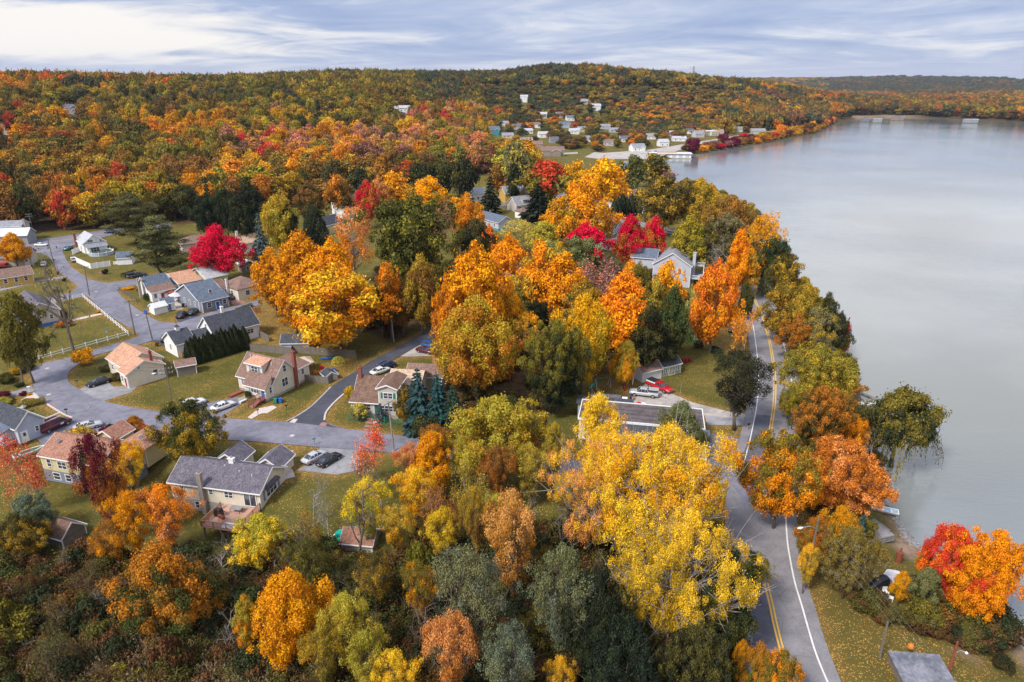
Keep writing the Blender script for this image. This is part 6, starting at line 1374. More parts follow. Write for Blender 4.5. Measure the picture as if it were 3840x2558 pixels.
# --- big grey lake house
h = House('lake_house', 'big pale grey house with steep grey roof, white balcony and chimney facing the lake', 'house', 'F', 1385, 583, 6.9, 70)
h.block(0, 16, 0, 11.6, 0, 6.9, 'x', 3.7, 'palegrey', 'r_grey'); h.block(5.2, 13.0, 11.6, 19.5, 0, 7.2, 'y', 2.2, 'palegrey', 'r_slate')
h.win('L', 0, 3.4, 4.2, 1.0, 1.5, 1); h.win('L', 0, 7.6, 1.2, 1.0, 1.5, 1); h.chimney(4.0, -.45, 0, 10.3, .9, 'palegrey', .9)
h.box('balcony', 'palegrey', 5.0, 11.5, -3.6, -.05, 5.9, 6.15); h.box('lower_balcony', 'palegrey', 1.0, 11.5, -3.6, -.05, 2.6, 2.8)
for z_ in (6.15, 2.8):
    mb = MB(); x_0 = 5.0 if z_ > 5 else 1.0
    for p, q in (((x_0, -3.55), (11.5, -3.55)), ((x_0, -3.55), (x_0, -.1))):
        mb.bar((*p, z_+1), (*q, z_+1), .1); n = int(hypot(q[0]-p[0], q[1]-p[1])/.3)
        for k in range(n+1): mb.bar((p[0]+(q[0]-p[0])*k/n, p[1]+(q[1]-p[1])*k/n, z_), (p[0]+(q[0]-p[0])*k/n, p[1]+(q[1]-p[1])*k/n, z_+1), .05)
    mb.build('balcony_rail', M['trim'], h.r)
for a in (1.1, 5.0, 11.4): h.box('balcony_post', 'trim', a-.1, a+.1, -3.6, -3.4, 0, 5.9 if a > 2 else 2.6)
for a in (5.8, 8.0): MB().box(a-.6, a+.6, 1.55, 1.75, 8.2, 8.35).build('ridge_vent', M['trim'], h.r)
# --- tudor house with stone chimney
h = House('black_and_white_house', 'white house with steep dark gables, black shutters and stone chimney between the magenta maples', 'house', 'F', 628, 312, 5.4, 40)
h.block(0, 12, 0, 7, 0, 5.0, 'x', 4.2, 'white', 'r_dark'); h.block(2.0, 6.5, -2.0, 0, 0, 3.2, 'sy', .9, 'darkwood', 'r_violet'); h.block(5.5, 11.5, -3.8, 0, 0, 5.6, 'y', 3.4, 'white', 'r_dark')
h.block(-.02, 4.2, -2.6, 0, 0, 5.0, 'y', 3.2, 'white', 'r_dark'); h.win('R', -2.6, 2.1, 4.7, .8, 1.3, 2, shutter='shutter_d'); h.win('R', -2.6, 2.1, 1.2, .8, 1.3, 3); h.win('R', -3.8, 8.5, 4.6, .8, 1.5, 3, shutter='shutter_d'); h.chimney(9.5, 4, 5, 12, 1.5, 'stone')
h = House('steep_grey_roof_house', 'house with a large plain grey roof behind the stone chimney', 'house', 'F', 600, 185, 3.6, 62); h.block(0, 15, 0, 9.5, 0, 3.6, 'x', 3.6, 'lightgrey', 'r_grey'); h.win('L', 0, 4.7, 1.2, 1, 1.2)
h = House('tan_roof_house', 'white house with tan roof and a row of windows left of the dark shore oak', 'house', 'F', 1055, 60, 4.6, 30); h.block(-4, 10, 0, 8, 0, 4.8, 'x', 2.6, 'white', 'r_tan'); h.win('R', 0, 2, 2.4, 1, 1.2); h.win('R', 0, 5.5, 2.4, 1, 1.2)
h = House('gambrel_house', 'brown-grey two-storey house with brown gambrel roof and red porch by the bay', 'house', 'H', 1605, 820, 3.2, 35)
h.block(-9, 3.5, 0, 8.5, 0, 3.4, 'x', 4.6, 'brownwall', 'r_brown'); h.block(-7.5, 1.5, .6, 4, 3.4, 6.1, 'sy', .8, 'brownwall', 'r_brown'); h.block(-4.5, 4.2, -2.6, 0, 0, 2.8, 'sy', .8, 'door_red', 'r_tan')
h.win('R', .6, -5.6, 4.3, 1.0, 1.1); h.win('R', .6, -1.0, 4.3, 1.0, 1.1); h.win('R', 0, -7.4, 1.2, .9, 1.2); h.win('L', -9, 4, 4.2, .8, 1.2); h.box('chimney_stack', 'brick', -1, -.2, 5, 5.8, 6, 9)
h = House('white_garage', 'white garage with grey roof left of the gambrel house', 'garage', 'H', 1395, 875, 3.0, 30); h.block(0, 9, 0, 8, 0, 3.1, 'x', 2.2, 'white', 'r_light'); h.win('R', 0, 3.6, .1, 1.4, 2.0, 2, name='garage_door', pane='trim')
h = House('yellow_gabled_house', 'yellow two-storey house with grey gabled roof in the village', 'house', 'H', 575, 745, 6.0, 25, clear=(8, 25)); h.block(0, 8, 0, 11, 0, 5.2, 'y', 3.4, 'yellow', 'r_grey'); h.block(-7, 0, 2, 10, 0, 5, 'x', 3.4, 'yellow', 'r_grey'); h.win('R', 0, 3, 4.3, .9, 1.3); h.win('R', 0, 5, 4.3, .9, 1.3); h.chimney(3.5, -.5, 0, 10.5, 1, 'stone')
h = House('dormer_house', 'grey-roofed house with a dormer in front of the yellow gabled house', 'house', 'H', 640, 855, 3.4, 35); h.block(-6, 6, 0, 8, 0, 3.4, 'x', 3.6, 'tan', 'r_grey'); h.block(-2, 1.5, .3, 4, 3.6, 5.8, 'sy', .9, 'tan', 'r_grey'); h.win('R', .3, -.2, 4.0, .9, 1.3, 2); h.win('R', 0, -4, 1.1, 1, 1.2, 2)
h = House('small_shop', 'small white hut with brown roof in front of the dormer house', 'hut', 'H', 640, 925, 3.0, 35); h.block(-3, 3, 0, 5, 0, 3.2, 'hip', 1.6, 'white', 'r_brown'); h.win('R', 0, 0, 1.2, 1, 1.2)
h = House('pale_siding_house', 'house under repair with white walls and pale roof left of the dark spruce', 'house', 'H', 250, 760, 4.6, 12, clear=(5, 25)); h.block(-5, 2, 0, 8, 0, 4.6, 'x', 2.6, 'white', 'r_light'); h.win('R', 0, -2, 1.5, 1, 1.2)
h = House('long_grey_roof_house', 'long pale house with grey roof and green base, left of the pale yellow tree', 'house', 'H', 395, 1020, 3.6, 55)
h.block(0, 8.0, 0, 17, 0, 3.7, 'y', 2.2, 'palegrey', 'r_slate', found=.9, base='teal'); 
for a in (3, 7, 12): h.win('L', 0, a, 1.5, 1.0, 1.3)
h.win('R', 0, 4, 1.6, 1.2, 1.2); h.chimney(4, 12, 5, 6.6, .5, 'metal')
h.r.rotation_euler.z = R(36)
h = House('white_shed_kiosk', 'white flat hut behind the golden trees by the village road', 'hut', 'H', 960, 870, 2.6, 10); h.block(-3, 3, 0, 4, 0, 2.8, 'flat', 0, 'white', 'r_white'); h.win('R', 0, 0, 1, 1, 1.2)
h = House('big_white_house', 'big white house with grey roof behind the peach tree', 'house', 'X', 790, 465, 6.4, 55, clear=(11, 25)); h.block(0, 12, 0, 9, 0, 6.6, 'y', 2.6, 'white', 'r_violet'); h.block(-6, 2, -8, 0, 0, 5.0, 'x', 2.6, 'white', 'r_violet')
for a in (2, 4.5, 7): h.win('L', 0, a, 4.2, 1, 1.4); h.win('R', -8, a-6, 2.2, .9, 1.3)
h = House('small_gabled_house', 'little pale yellow house with dark roof at the foot of the big white house', 'house', 'X', 748, 518, 4.2, 60); h.block(0, 9, 0, 6, 0, 4.2, 'x', 3.0, 'paleyellow', 'r_dark'); h.win('L', 0, 3, 4.6, .9, 1.1); h.win('L', 0, 3, 1.3, .9, 1.2)
h = House('grey_dark_roof_house', 'house with violet roof left of the red maple in the village', 'house', 'X', 815, 440, 3.6, 40, clear=(7, 25)); h.block(-4, 6, 0, 8, 0, 4, 'x', 3, 'tan', 'r_grey'); h.win('R', 0, 1, 1.2, 1, 1.2)
# far village houses: (x, y of the near eave corner in full view, angle, length, depth, height, rise, wall, roof, label)
FAR = [
 (1160,283,15,10,8,4.2,2.4,'white','r_grey','white house at the far left of the far village'),
 (1188,290,20,10,8,4.2,2.4,'lightgrey','r_slate','pale grey house above the teal one'),
 (1232,286,15,11,8,4.2,2.4,'white','r_brown','white house with brown roof above the wine-red tree'),
 (1250,308,18,11,8,4.0,2.4,'white','r_light','white house below the wine-red tree'),
 (1312,270,18,11,8,4.5,2.6,'white','r_slate','white house with slate roof behind the pale blue one'),
 (1340,296,18,11,8,4.0,2.4,'paleyellow','r_grey','pale yellow house right of the middle of the far village'),
 (1352,318,12,11,8,4.0,2.4,'white','r_grey','white house above the lot by the bay'),
 (1400,326,12,12,8,4.0,2.4,'lightgrey','r_brown','brown-roofed house above the lot by the bay'),
 (1438,318,14,11,8,4.0,2.4,'white','r_violet','white house with dark roof above the white cottage'),
 (1500,312,14,12,8,4.0,2.4,'white','r_grey','white house above the parking lot by the water'),
 (1542,306,14,12,8,4.0,2.4,'palegrey','r_light','pale house beside the lawn above the lakeside road'),
 (1585,300,14,12,8,4.0,2.4,'white','r_violet','white house with dark roof above the lakeside road'),
 (1652,302,14,14,8,4.0,2.4,'tan','r_rust','tan house with rust roof left of the lakeside shop'),
 (1700,296,14,12,8,4.0,2.4,'white','r_grey','white house right of the lakeside shop'),
 (1135,298,20,14,9,5,3.2,'teal','r_slate','teal house with white porch beyond the orange woods'),
 (1168,311,15,12,8,3.4,2.4,'tan','r_grey','low house with grey roof right of the teal house'),
 (1216,300,25,10,8,3.6,2.2,'white','r_light','white bungalow between the teal house and the wine-red tree'),
 (1208,322,15,15,8,3.6,2.2,'paleyellow','r_grey','pale house with light roof below the teal house'),
 (1265,345,12,24,9,5.4,2.6,'brownwall','r_brown','long brown two-storey house beside the white fence of the lot'),
 (1250,262,10,9,8,5.6,2.4,'lightgrey','r_light','pale grey house high behind the wine-red tree'),
 (1290,262,30,12,8,5,2.6,'lightgrey','r_brown','house with brown roof left of the pink-orange tree'),
 (1300,285,20,13,9,4.5,2.6,'paleblue','r_slate','pale blue house in the middle of the far village'),
 (1322,300,20,12,8,4,2.4,'white','r_light','white house right of the pale blue one'),
 (1275,320,20,9,7,4,2.2,'grey','r_violet','small dark house right of the wine-red tree'),
 (1390,290,15,16,9,3.6,2.2,'palegrey','r_grey','long grey bungalow above the far village'),
 (1415,298,15,13,8,3.6,2.2,'palegrey','r_grey','second long grey bungalow above the far village'),
 (1470,338,25,13,9,4.0,2.8,'white','r_grey','white cottage with grey roof beside the lot by the water'),
 (1528,326,20,10,8,4.6,2.4,'white','r_light','white house left of the lakeside parking lot'),
 (1563,318,10,15,9,3.2,2.0,'white','r_light','low white shed roof by the lakeside road'),
 (1610,307,25,12,9,4.4,3.2,'lightgrey','r_grey','grey house with dormers by the lakeside road'),
 (1372,243,20,14,9,5,2.8,'white','r_light','white house on the wooded slope above the far village'),
 (1345,232,20,10,8,5,2.8,'lightgrey','r_grey','grey house on the wooded slope, left of the white one'),
 (1205,222,10,12,9,6,2.4,'white','r_light','pale house high on the middle hill'),
 (930,248,20,12,8,4.5,2.4,'white','r_light','pale house in the far woods left of the middle'),
 (905,238,20,9,8,4.5,2.4,'white','r_light','smaller pale house in the far woods left of the middle'),
 (160,248,10,14,9,4.5,3.0,'grey','r_violet','slate-grey house in the woods on the far left'),
 (5,290,10,12,9,4.5,2.4,'white','r_light','white house at the left edge of the woods'),
 (1745,300,12,18,9,3.4,2.2,'greenside','r_grey','grey-green bungalow on the lawn by the lakeside road'),
 (2068,269,10,20,10,3.0,1.8,'brownwall','r_violet','low brown building above the far beach'),
 (1992,272,5,12,8,2.6,1.4,'bluegrey','r_violet','blue shop at the far corner of the lake'),
 (2020,274,5,12,8,2.6,1.4,'grey','r_grey','small brown shop left of the far beach'),
 (2235,275,5,22,8,2.2,1.0,'grey','r_grey','pale shed at the marina on the far shore'),
 (1235,330,10,10,8,4,2.2,'brownwall','r_brown','small brown house left of the long brown one'),
]
for x, y, a, L, D_, H_, rs_, wl, rf, lb in FAR:
    dx, dy, dz = ray('X', x, y); ys = np.arange(300, 3000, 3.0); zr = CAMH+dz/dy*ys; hit = np.nonzero((zr <= gza(dx/dy*ys, ys)+H_) & (lake_sd(dx/dy*ys, ys) > (24 if x > 1950 else 4)))[0]
    if not len(hit): print('far house skipped', lb); continue
    Y_0 = ys[hit[0]]; X_0 = dx/dy*Y_0; z = gz(X_0, Y_0)
    h = House('village_house', lb, 'house', 'X', x, y, H_, a-8, z=z, clear=(L*.42, 120 if Y_0 > 500 else 40)); h.block(-L/2, L/2, 0, D_, 0, H_, 'x', rs_, wl, rf, drop=3)
    for k in range(max(2, int(L/4))): h.win('R', 0, -L/2+L*(k+.6)/max(2, int(L/4)), 1.2, 1.2, 1.3)
    if L > 11: h.block(L*.05, L*.38, -1.8, 0, 0, H_*.8, 'y', rs_*.7, wl, rf, drop=3); h.chimney(-L*.2, D_/2, H_, H_+rs_+1.1, .7, 'brick')
# flat lakeside building, floating boathouse, water tower
h = House('lakeside_shop', 'cream flat-roofed building with white parapet by the lakeside road', 'building', 'K', 262, 528, 5.2, 25, clear=(16, 60)); h.block(-16, 0, 0, 12, 0, 5.2, 'flat', 0, 'tan', 'r_white'); h.block(-9, 2, -3, -.1, 0, 5.0, 'flat', 0, 'cream', 'r_white')
for a in (-13, -7, -4, -1): h.win('R', 0 if a < -9 else -3, a, 1.0, 1.6, 1.6)
x, y = P('H', 1905, 452, LAKEZ+.3); g = empty('boathouse', (x, y, LAKEZ), R(-8), 'low white floating boathouse with pale roof deck at the near corner of the bay', 'boathouse')
g.scale = (1.45, 1.45, 1.3); MB().box(-13, 13, 0, 11, .0, .5).build('float', M['concrete'], g); MB().box(-12.5, 12.5, .5, 10.5, .5, 3.0).build('wall', M['white'], g); MB().box(-13.2, 13.2, -.2, 11.2, 3.0, 3.3).build('roof', M['r_white'], g)
for k in range(6): MB().box(-11+k*4, -8.6+k*4, .4, .49, .8, 2.6).build('door', M['lightgrey'], g)
MB().box(-8, 4, 3, 8, 3.3, 3.9).build('roof_deck', M['r_tan'], g)
x, y = P('K', 97, 147, 64); sc_ = 1750/y; x, y = x*sc_, y*sc_; z = gz(x, y)
_, yb_ = 0, 0
dzt = ray('K', 97, 106); tt = y/dzt[1]; ztop = CAMH+dzt[2]*tt+7; g = empty('water_tower', (x, y, z), 0, 'white cylindrical water tower on the wooded ridge', 'water tower')
wr = 15/1.8108/FS*y*CP*1.0; MB().cyl(0, 0, 0, ztop-z-1, wr, 24).build('tank', M['palegrey'], g, smooth=False); MB().tube([(0,0,ztop-z-1),(0,0,ztop-z-.2),(0,0,ztop-z)], [wr, wr*.8, .2], 24).build('cap', M['lightgrey'], g)

# ------------------------------------------------------------------ sheds and small huts
def shed(c, px, py, ze, ang, Lx, Ly, H_, rise, wall, roof, label, kind='x', z=0.0, name='garden_shed', door=None, wins=(), cat='shed'):
    h = House(name, label, cat, c, px, py, ze, ang, z); h.block(0, Lx, 0, Ly, 0, H_, kind, rise, wall, roof, over=.2)
    if door: h.door(*door)
    for w in wins: h.win(*w)
    return h
shed('E', 960, 348, 2.3, 28, 5.2, 3.8, 2.3, 1.0, 'barnwhite', 'r_brown', 'open-ended shed with white metal side and mossy brown roof by the gravel', 'x')
h = shed('E', 1142, 297, 2.4, 28, 5.0, 3.6, 2.4, 1.2, 'greenside', 'r_dark', 'grey-green tool shed with dark roof, white double door and two windows', 'x', wins=(('R', 0, .9, 1.0, .5, .8), ('R', 0, 4.2, 1.0, .5, .8)))
h.win('R', 0, 2.5, .15, .8, 1.8, 2, name='double_door', pane='greenside')
h = shed('A', 1415, 915, 2.2, 35, 3.4, 2.6, 2.2, 1.2, 'white', 'r_slate', 'little white barn-shaped shed with blue crossed double door', 'x'); h.win('R', 0, 1.7, .2, .7, 1.6, 2, name='double_door', pane='door_blue')
h = shed('A', 1350, 950, 2.0, 50, 3.6, 3.2, 2.0, .9, 'white', 'r_white', 'plain white shed left of the little barn-shaped one', 'x')
shed('A', 1020, 515, 2.3, 15, 4.8, 4.0, 2.4, 1.8, 'white', 'r_slate', 'white shed with dark roof beside the pool', 'x')
shed('A', 1545, 1468, 2.3, 30, 3.9, 3.0, 2.3, .9, 'wood', 'r_brown', 'grey wooden shed with pinkish roof at the end of the arborvitae row', 'x')
shed('C', 590, 325, 2.0, 2, 6.5, 4.0, 2.1, 1.5, 'paleblue', 'r_dark', 'blue-grey shed with dark gambrel roof behind the fence', 'x')
shed('C', 985, 612, 1.3, 35, 2.6, 2.6, 1.2, .8, 'lightgrey', 'r_dark', 'low grey playhouse with dark roof in the fenced yard', 'y')
shed('M', 505, 372, 2.4, 70, 3.8, 4.6, 2.2, 1.6, 'wood', 'r_umber', 'tumbledown weathered grey shed with brown roof in the lower left thicket', 'y', z=-3.4)
shed('N', 1165, 225, 2.0, 82, 3.6, 4.6, 2.0, 1.3, 'concrete', 'r_rust', 'low shed with reddish roof behind the beached green boat', 'y', z=-3.3)
h = House('dock_shed', 'low shed with worn grey flat roof at the lower right corner', 'shed', 'G', 1722, 1570, 2.3, 84, z=-1); h.block(-3.6, 3.6, 0, 5.0, 0, 2.0, 'sx', .3, 'wood', 'r_worn', over=.2, trim=False)
shed('G', 1235, 735, 2.0, 40, 2.4, 2.2, 1.9, .4, 'darkwood', 'r_white', 'tiny dark shed with white-painted roof boards by the beach', 'x', z=-2)

# ------------------------------------------------------------------ vehicles: built once per kind, then copied
def paintmat():
    m = bpy.data.materials.new('car_paint'); m.use_nodes = True; nt = m.node_tree; b = nt.nodes['Principled BSDF']
    a = nd(nt, 'ShaderNodeAttribute', attribute_type='OBJECT', attribute_name='paint').outputs['Color']
    nt.links.new(a, b.inputs['Base Color']); b.inputs['Roughness'].default_value = .28; b.inputs['Coat Weight'].default_value = .5; b.inputs['Metallic'].default_value = .15
    return m
M['paint'] = paintmat()
# stations from rear (x=-L/2) to front: (x, z_low, z_belt, half width); cabin: (x, z, half width) roof line
VK = {
 'sedan': dict(L=4.75, W=1.82, wb=(-1.42, 1.38), wr=.33, hull=[(-2.37,.42,.78,.74),(-2.25,.30,.92,.84),(-1.7,.24,.98,.90),(-.6,.22,.94,.91),(.7,.22,.92,.91),(1.2,.22,.90,.90),(1.9,.26,.80,.87),(2.25,.32,.70,.78),(2.37,.42,.60,.66)],
    cab=[(-1.85,.97,.66),(-1.05,1.36,.58),(-.3,1.44,.60),(.35,1.42,.60),(1.2,.92,.70)]),
 'suv': dict(L=4.7, W=1.9, wb=(-1.4, 1.42), wr=.38, hull=[(-2.35,.5,.95,.82),(-2.25,.34,1.06,.90),(-1.6,.28,1.08,.94),(-.4,.26,1.06,.95),(.8,.26,1.04,.95),(1.3,.26,1.0,.93),(1.95,.30,.95,.90),(2.28,.38,.84,.82),(2.36,.5,.7,.72)],
    cab=[(-2.28,1.08,.80),(-1.95,1.58,.68),(-.8,1.70,.70),(.25,1.66,.69),(1.15,1.04,.78)]),
 'pickup': dict(L=5.9, W=1.98, wb=(-1.85, 1.85), wr=.42, hull=[(-2.95,.55,1.02,.90),(-2.85,.45,1.08,.96),(-1.9,.42,1.10,.98),(-.5,.40,1.10,.98),(.9,.40,1.10,.98),(1.5,.40,1.08,.98),(2.3,.42,1.04,.96),(2.85,.48,.95,.92),(2.95,.58,.80,.84)],
    cab=[(-.85,1.10,.84),(-.65,1.74,.72),(.0,1.80,.74),(.75,1.76,.72),(1.45,1.10,.82)]),
 'van': dict(L=5.7, W=2.0, wb=(-1.75, 1.85), wr=.40, hull=[(-2.85,.5,1.15,.92),(-2.78,.40,1.2,.98),(-1.5,.36,1.22,1.0),(0,.36,1.22,1.0),(1.4,.36,1.2,1.0),(1.9,.38,1.12,.98),(2.5,.42,1.04,.94),(2.78,.48,.94,.90),(2.85,.58,.8,.84)],
    cab=[(-2.80,1.2,.92),(-2.72,2.02,.82),(-.5,2.1,.84),(1.0,2.06,.82),(1.95,1.16,.90)]),
}
def build_vehicle(kind):
    k = VK[kind]; root = empty('parked_'+('car' if kind in ('sedan', 'suv') else 'pickup_truck' if kind == 'pickup' else 'van'), (0, 0, 0)); mb = MB(); L = k['L']
    V = []
    for x, zl, zb, w in k['hull']:
        V += [(x, -w*.9, zl), (x, -w, zl+.16), (x, -w, (zl+zb)/2+.06), (x, -w*.94, zb), (x, -w*.55, zb+.035), (x, w*.55, zb+.035), (x, w*.94, zb), (x, w, (zl+zb)/2+.06), (x, w, zl+.16), (x, w*.9, zl)]
    n = len(k['hull']); Fc = []
    for i in range(n-1):
        for j in range(10): j2 = (j+1) % 10; Fc.append((i*10+j, i*10+j2, (i+1)*10+j2, (i+1)*10+j))
    Fc += [tuple(range(10))[::-1], tuple((n-1)*10+j for j in range(10))]
    mb.add(V, Fc)
    c = k['cab']; bz = c[0][1]-.02
    # roof panel and pillars in body colour, glass between
    def belt(x): return bz
    rf = [(x, z, w) for x, z, w in c[1:-1]]
    V = []; 
    for x, z, w in rf: V += [(x, -w, z-.05), (x, -w*.85, z+.01), (x, w*.85, z+.01), (x, w, z-.05)]
    Fr = []
    for i in range(len(rf)-1):
        for j in range(3): Fr.append((i*4+j, i*4+j+1, (i+1)*4+j+1, (i+1)*4+j))
    mb.add(V, Fr)
    wB = k['hull'][3][3]*.92
    pil = [(c[0], c[1])]+[(c[-1], c[-2])]
    for (a, b_) in pil:
        for sg in (-1, 1): mb.bar((a[0], sg*a[2]*1.02, a[1]), (b_[0], sg*b_[2]*1.0, b_[1]-.03), .09, .05)
    xm = [(c[1][0]+c[2][0])/2+.1, c[3][0]-.25]
    for x in xm:
        for sg in (-1, 1): mb.bar((x-.05, sg*wB, bz), (x, sg*c[2][2], c[2][1]-.06), .10, .05)
    if kind == 'van':
        for sg in (-1, 1): mb.add([(-2.74, sg*.925, 1.2), (-.1, sg*.935, 1.2), (-.1, sg*.835, 2.03), (-2.70, sg*.83, 2.0)], [(0,1,2,3)])
    body = mb.build('body', M['paint'], root, smooth=False)
    for p in body.data.polygons: p.use_smooth = True
    g = MB(); V = []; ws = [c[0][2], wB, wB, wB, c[-1][2]]
    xs = [c[0][0], c[1][0], c[2][0], c[3][0], c[4][0]]
    bott = [(c[0][0]+.03, c[0][2]), (c[1][0], wB*.97), (c[2][0], wB*.98), (c[3][0], wB*.98), (c[4][0]-.03, c[4][2])]
    top = [(c[0][0]+.04, c[0][1]+.02, c[0][2]*.98)]+[(x, z-.055, w*.985) for x, z, w in rf]+[(c[4][0]-.05, c[4][1]+.02, c[4][2]*.98)]
    for (xb, wb_), (xt, zt, wt) in zip(bott, top): V += [(xb, -wb_, bz), (xt, -wt, zt), (xt, wt, zt), (xb, wb_, bz)]
    Fg = []
    for i in range(4):
        for j in range(3): Fg.append((i*4+j, i*4+j+1, (i+1)*4+j+1, (i+1)*4+j))
    g.add(V, Fg).build('windows', M['glass'], root)
    for x in k['wb']:
        for sg in (-1, 1):
            w = MB().tube([(x, sg*(k['W']/2-.22), k['wr']), (x, sg*(k['W']/2+.005), k['wr'])], k['wr'], 16).build('wheel', M['rubber'], root)
            MB().tube([(x, sg*(k['W']/2-.05), k['wr']), (x, sg*(k['W']/2+.02), k['wr'])], k['wr']*.62, 12).build('rim', M['rim'], w)
    fx, rx = k['hull'][-2][0], k['hull'][1][0]; fz = k['hull'][-2][2]-.16; rz = k['hull'][1][2]-.2; fw, rw = k['hull'][-2][3], k['hull'][1][3]
    for sg in (-1, 1):
        MB().box(fx-.02, fx+.10, sg*fw*.80-.17, sg*fw*.80+.17, fz-.06, fz+.07).build('headlight', M['headlight'], root)
        MB().box(rx-.10, rx+.02, sg*rw*.86-.15, sg*rw*.86+.15, rz-.09, rz+.10).build('taillight', M['taillight'], root)
    MB().box(L/2-.18, L/2+.03, -k['W']*.40, k['W']*.40, k['hull'][-1][1]-.08, k['hull'][-1][1]+.08).build('bumper', M['rim'] if kind in ('van', 'pickup') else M['black'], root)
    MB().box(-L/2-.03, -L/2+.14, -k['W']*.40, k['W']*.40, k['hull'][0][1]-.08, k['hull'][0][1]+.06).build('bumper', M['rim'] if kind in ('van', 'pickup') else M['black'], root)
    MB().box(-L/2-.045, -L/2-.03, -.26, .26, rz-.12, rz).build('number_plate', M['whitepaint'], root)
    if kind == 'pickup': MB().box(-2.78, -.95, -.84, .84, 1.12, 1.16).build('bed', M['black'], root)
    return root
VP = {}
CARCOL = dict(black=(.012,.013,.016), navy=(.012,.03,.09), white=(.75,.75,.75), silver=(.48,.49,.51), blue=(.02,.10,.33), maroon=(.10,.008,.02), red=(.55,.01,.015), darkgrey=(.06,.065,.07), teal=(.03,.14,.17), palegrey=(.6,.6,.62))
def vehicle(kind, c, x, y, ang, col, label, g=None, z=None):
    if kind not in VP: VP[kind] = r = build_vehicle(kind)
    else: r = copy_tree(VP[kind])
    a, b_ = P(c, x, y, .5); r.location = (a, b_, .05 if z is None else z); r.rotation_euler = (0, 0, R(ang)); tag(r, label, {'sedan':'car','suv':'car','pickup':'pickup truck','van':'van'}[kind], g)
    KEEP.append((a, b_, 4))
    for ch in r.children:
        if ch.name.startswith('body'): ch['paint'] = list(CARCOL[col])
    return r
V_ = vehicle
V_('sedan','B',865,430,232,'black','black sedan with silver-white roof glare in the drive of the salmon-roofed bungalow')
V_('sedan','B',1958,640,52,'white','white sedan in the drive beside the cream cape house')
V_('suv','B',1695,620,50,'white','white and black patrol-style car half hidden by the round green tree')
o = V_('van','B',480,815,66,'maroon','maroon work van with white ladder rack on the lower left drive')
for sg in (-.7, .7):
    mb = MB(); mb.bar((-2.3, sg, 2.32), (1.2, sg, 2.32), .07)
    for k in range(4): mb.bar((-2.2+k*1.1, sg*.98, 2.0), (-2.2+k*1.1, sg*.98, 2.32), .05)
    mb.build('ladder_rack', M['trim'], o)
mb = MB(); mb.bar((-2.6, .25, 2.42), (1.8, .25, 2.42), .07).bar((-2.6, .6, 2.42), (1.8, .6, 2.42), .07)
for k in range(14): mb.bar((-2.5+k*.32, .25, 2.42), (-2.5+k*.32, .6, 2.42), .04)
mb.build('ladder', M['trim'], o); MB().box(.55, 1.15, -1.03, -1.015, .75, 1.05).build('door_sign', M['trim'], o)
V_('sedan','B',770,815,36,'silver','silver coupe under the flat yellow-green shrub beside the maroon van')
V_('sedan','D',1590,385,58,'silver','silver sedan parked beside the black one on the pale drive')
V_('sedan','D',1718,408,58,'black','black sedan parked right of the silver one on the pale drive')
V_('suv','A',1595,1012,100,'black','black car on the left of the pair on the dark drive')
V_('suv','A',1690,985,100,'black','black car on the right of the pair on the dark drive')
V_('sedan','A',2012,850,135,'darkgrey','dark car beside the hipped house')
o = V_('pickup','A',1200,665,42,'darkgrey','dark grey pickup with covered bed beside the hedge of the corner lawn'); MB().box(-2.85, -.8, -.86, .86, 1.1, 1.72).build('bed_cover', M['black'], o)
V_('suv','A',648,527,125,'silver','silver-blue car at the end of the white panel fence')
V_('sedan','A',600,425,95,'teal','dark green car on the grass verge by the upper lane')
V_('sedan','A',362,395,2,'white','white car waiting in the mouth of the upper lane')
V_('suv','A',175,372,12,'white','white car on the upper road by the grey-and-white house')
V_('suv','A',972,282,12,'navy','dark blue car driving on the upper road')
V_('sedan','A',385,565,120,'white','white car behind the yellow house beside the bare tree')
V_('sedan','A',1450,1215,110,'black','black car nose-in at the white house with cupola')
V_('suv','A',2120,425,150,'blue','blue car between the tan-roofed house and the magenta maple')
V_('sedan','A',2175,740,150,'teal','dark green car right of the hipped house')
V_('sedan','C',1862,388,-28,'maroon','maroon sedan parked beside the dark lane')
V_('suv','C',1905,345,-28,'blue','bright blue car beyond the maroon sedan')
o = V_('suv','C',1520,525,48,'navy','dark blue car with roof bars behind the brown-roofed house'); 
for sg in (-.45, .45): MB().bar((-1.2, sg, 1.78), (.5, sg, 1.78), .06).build('roof_bar', M['metal'], o)
V_('sedan','C',1465,565,48,'white','white car roof showing behind the brown-roofed house')
o = V_('pickup','E',970,530,165,'silver','silver pickup with matching bed cap on the gravel'); b_ = MB(); b_.prism([(-.92, 1.1), (.92, 1.1), (.78, 1.76), (-.78, 1.76)], 'x', -2.9, -.88); cp = b_.build('bed_cap', M['paint'], o); cp['paint'] = list(CARCOL['silver'])
for sg in (-1, 1): MB().box(-2.7, -1.1, sg*.90-.025, sg*.90+.025, 1.3, 1.6).build('cap_window', M['glass'], o)
o = V_('pickup','E',1108,475,-50,'red','bright red pickup with white racks on its bed'); 
for sg in (-.8, .8): MB().box(-2.9, -.6, sg-.12, sg+.12, 1.3, 1.55).build('side_rack', M['trim'], o)
V_('suv','F',1742,1130,255,'darkgrey','dark car with white tail lettering on the lawn by the lake road')
V_('suv','F',1730,1090,80,'white','white car behind the orange-red tree by the lake road')
V_('suv','F',795,42,20,'blue','blue car at the red porch of the gambrel house')
V_('sedan','F',1190,290,170,'silver','silver car behind the street light beyond the magenta maples')
V_('sedan','X',1170,372-0,20,'white','white car in the village by the yellow gabled house') if False else None
V_('sedan','H',420,800,15,'palegrey','pale car beside the yellow gabled house')
V_('suv','X',768,498,15,'palegrey','pale car in front of the big white house')
V_('sedan','X',1148+0,0+545,40,'white','white car glimpsed through the central clump') if False else None
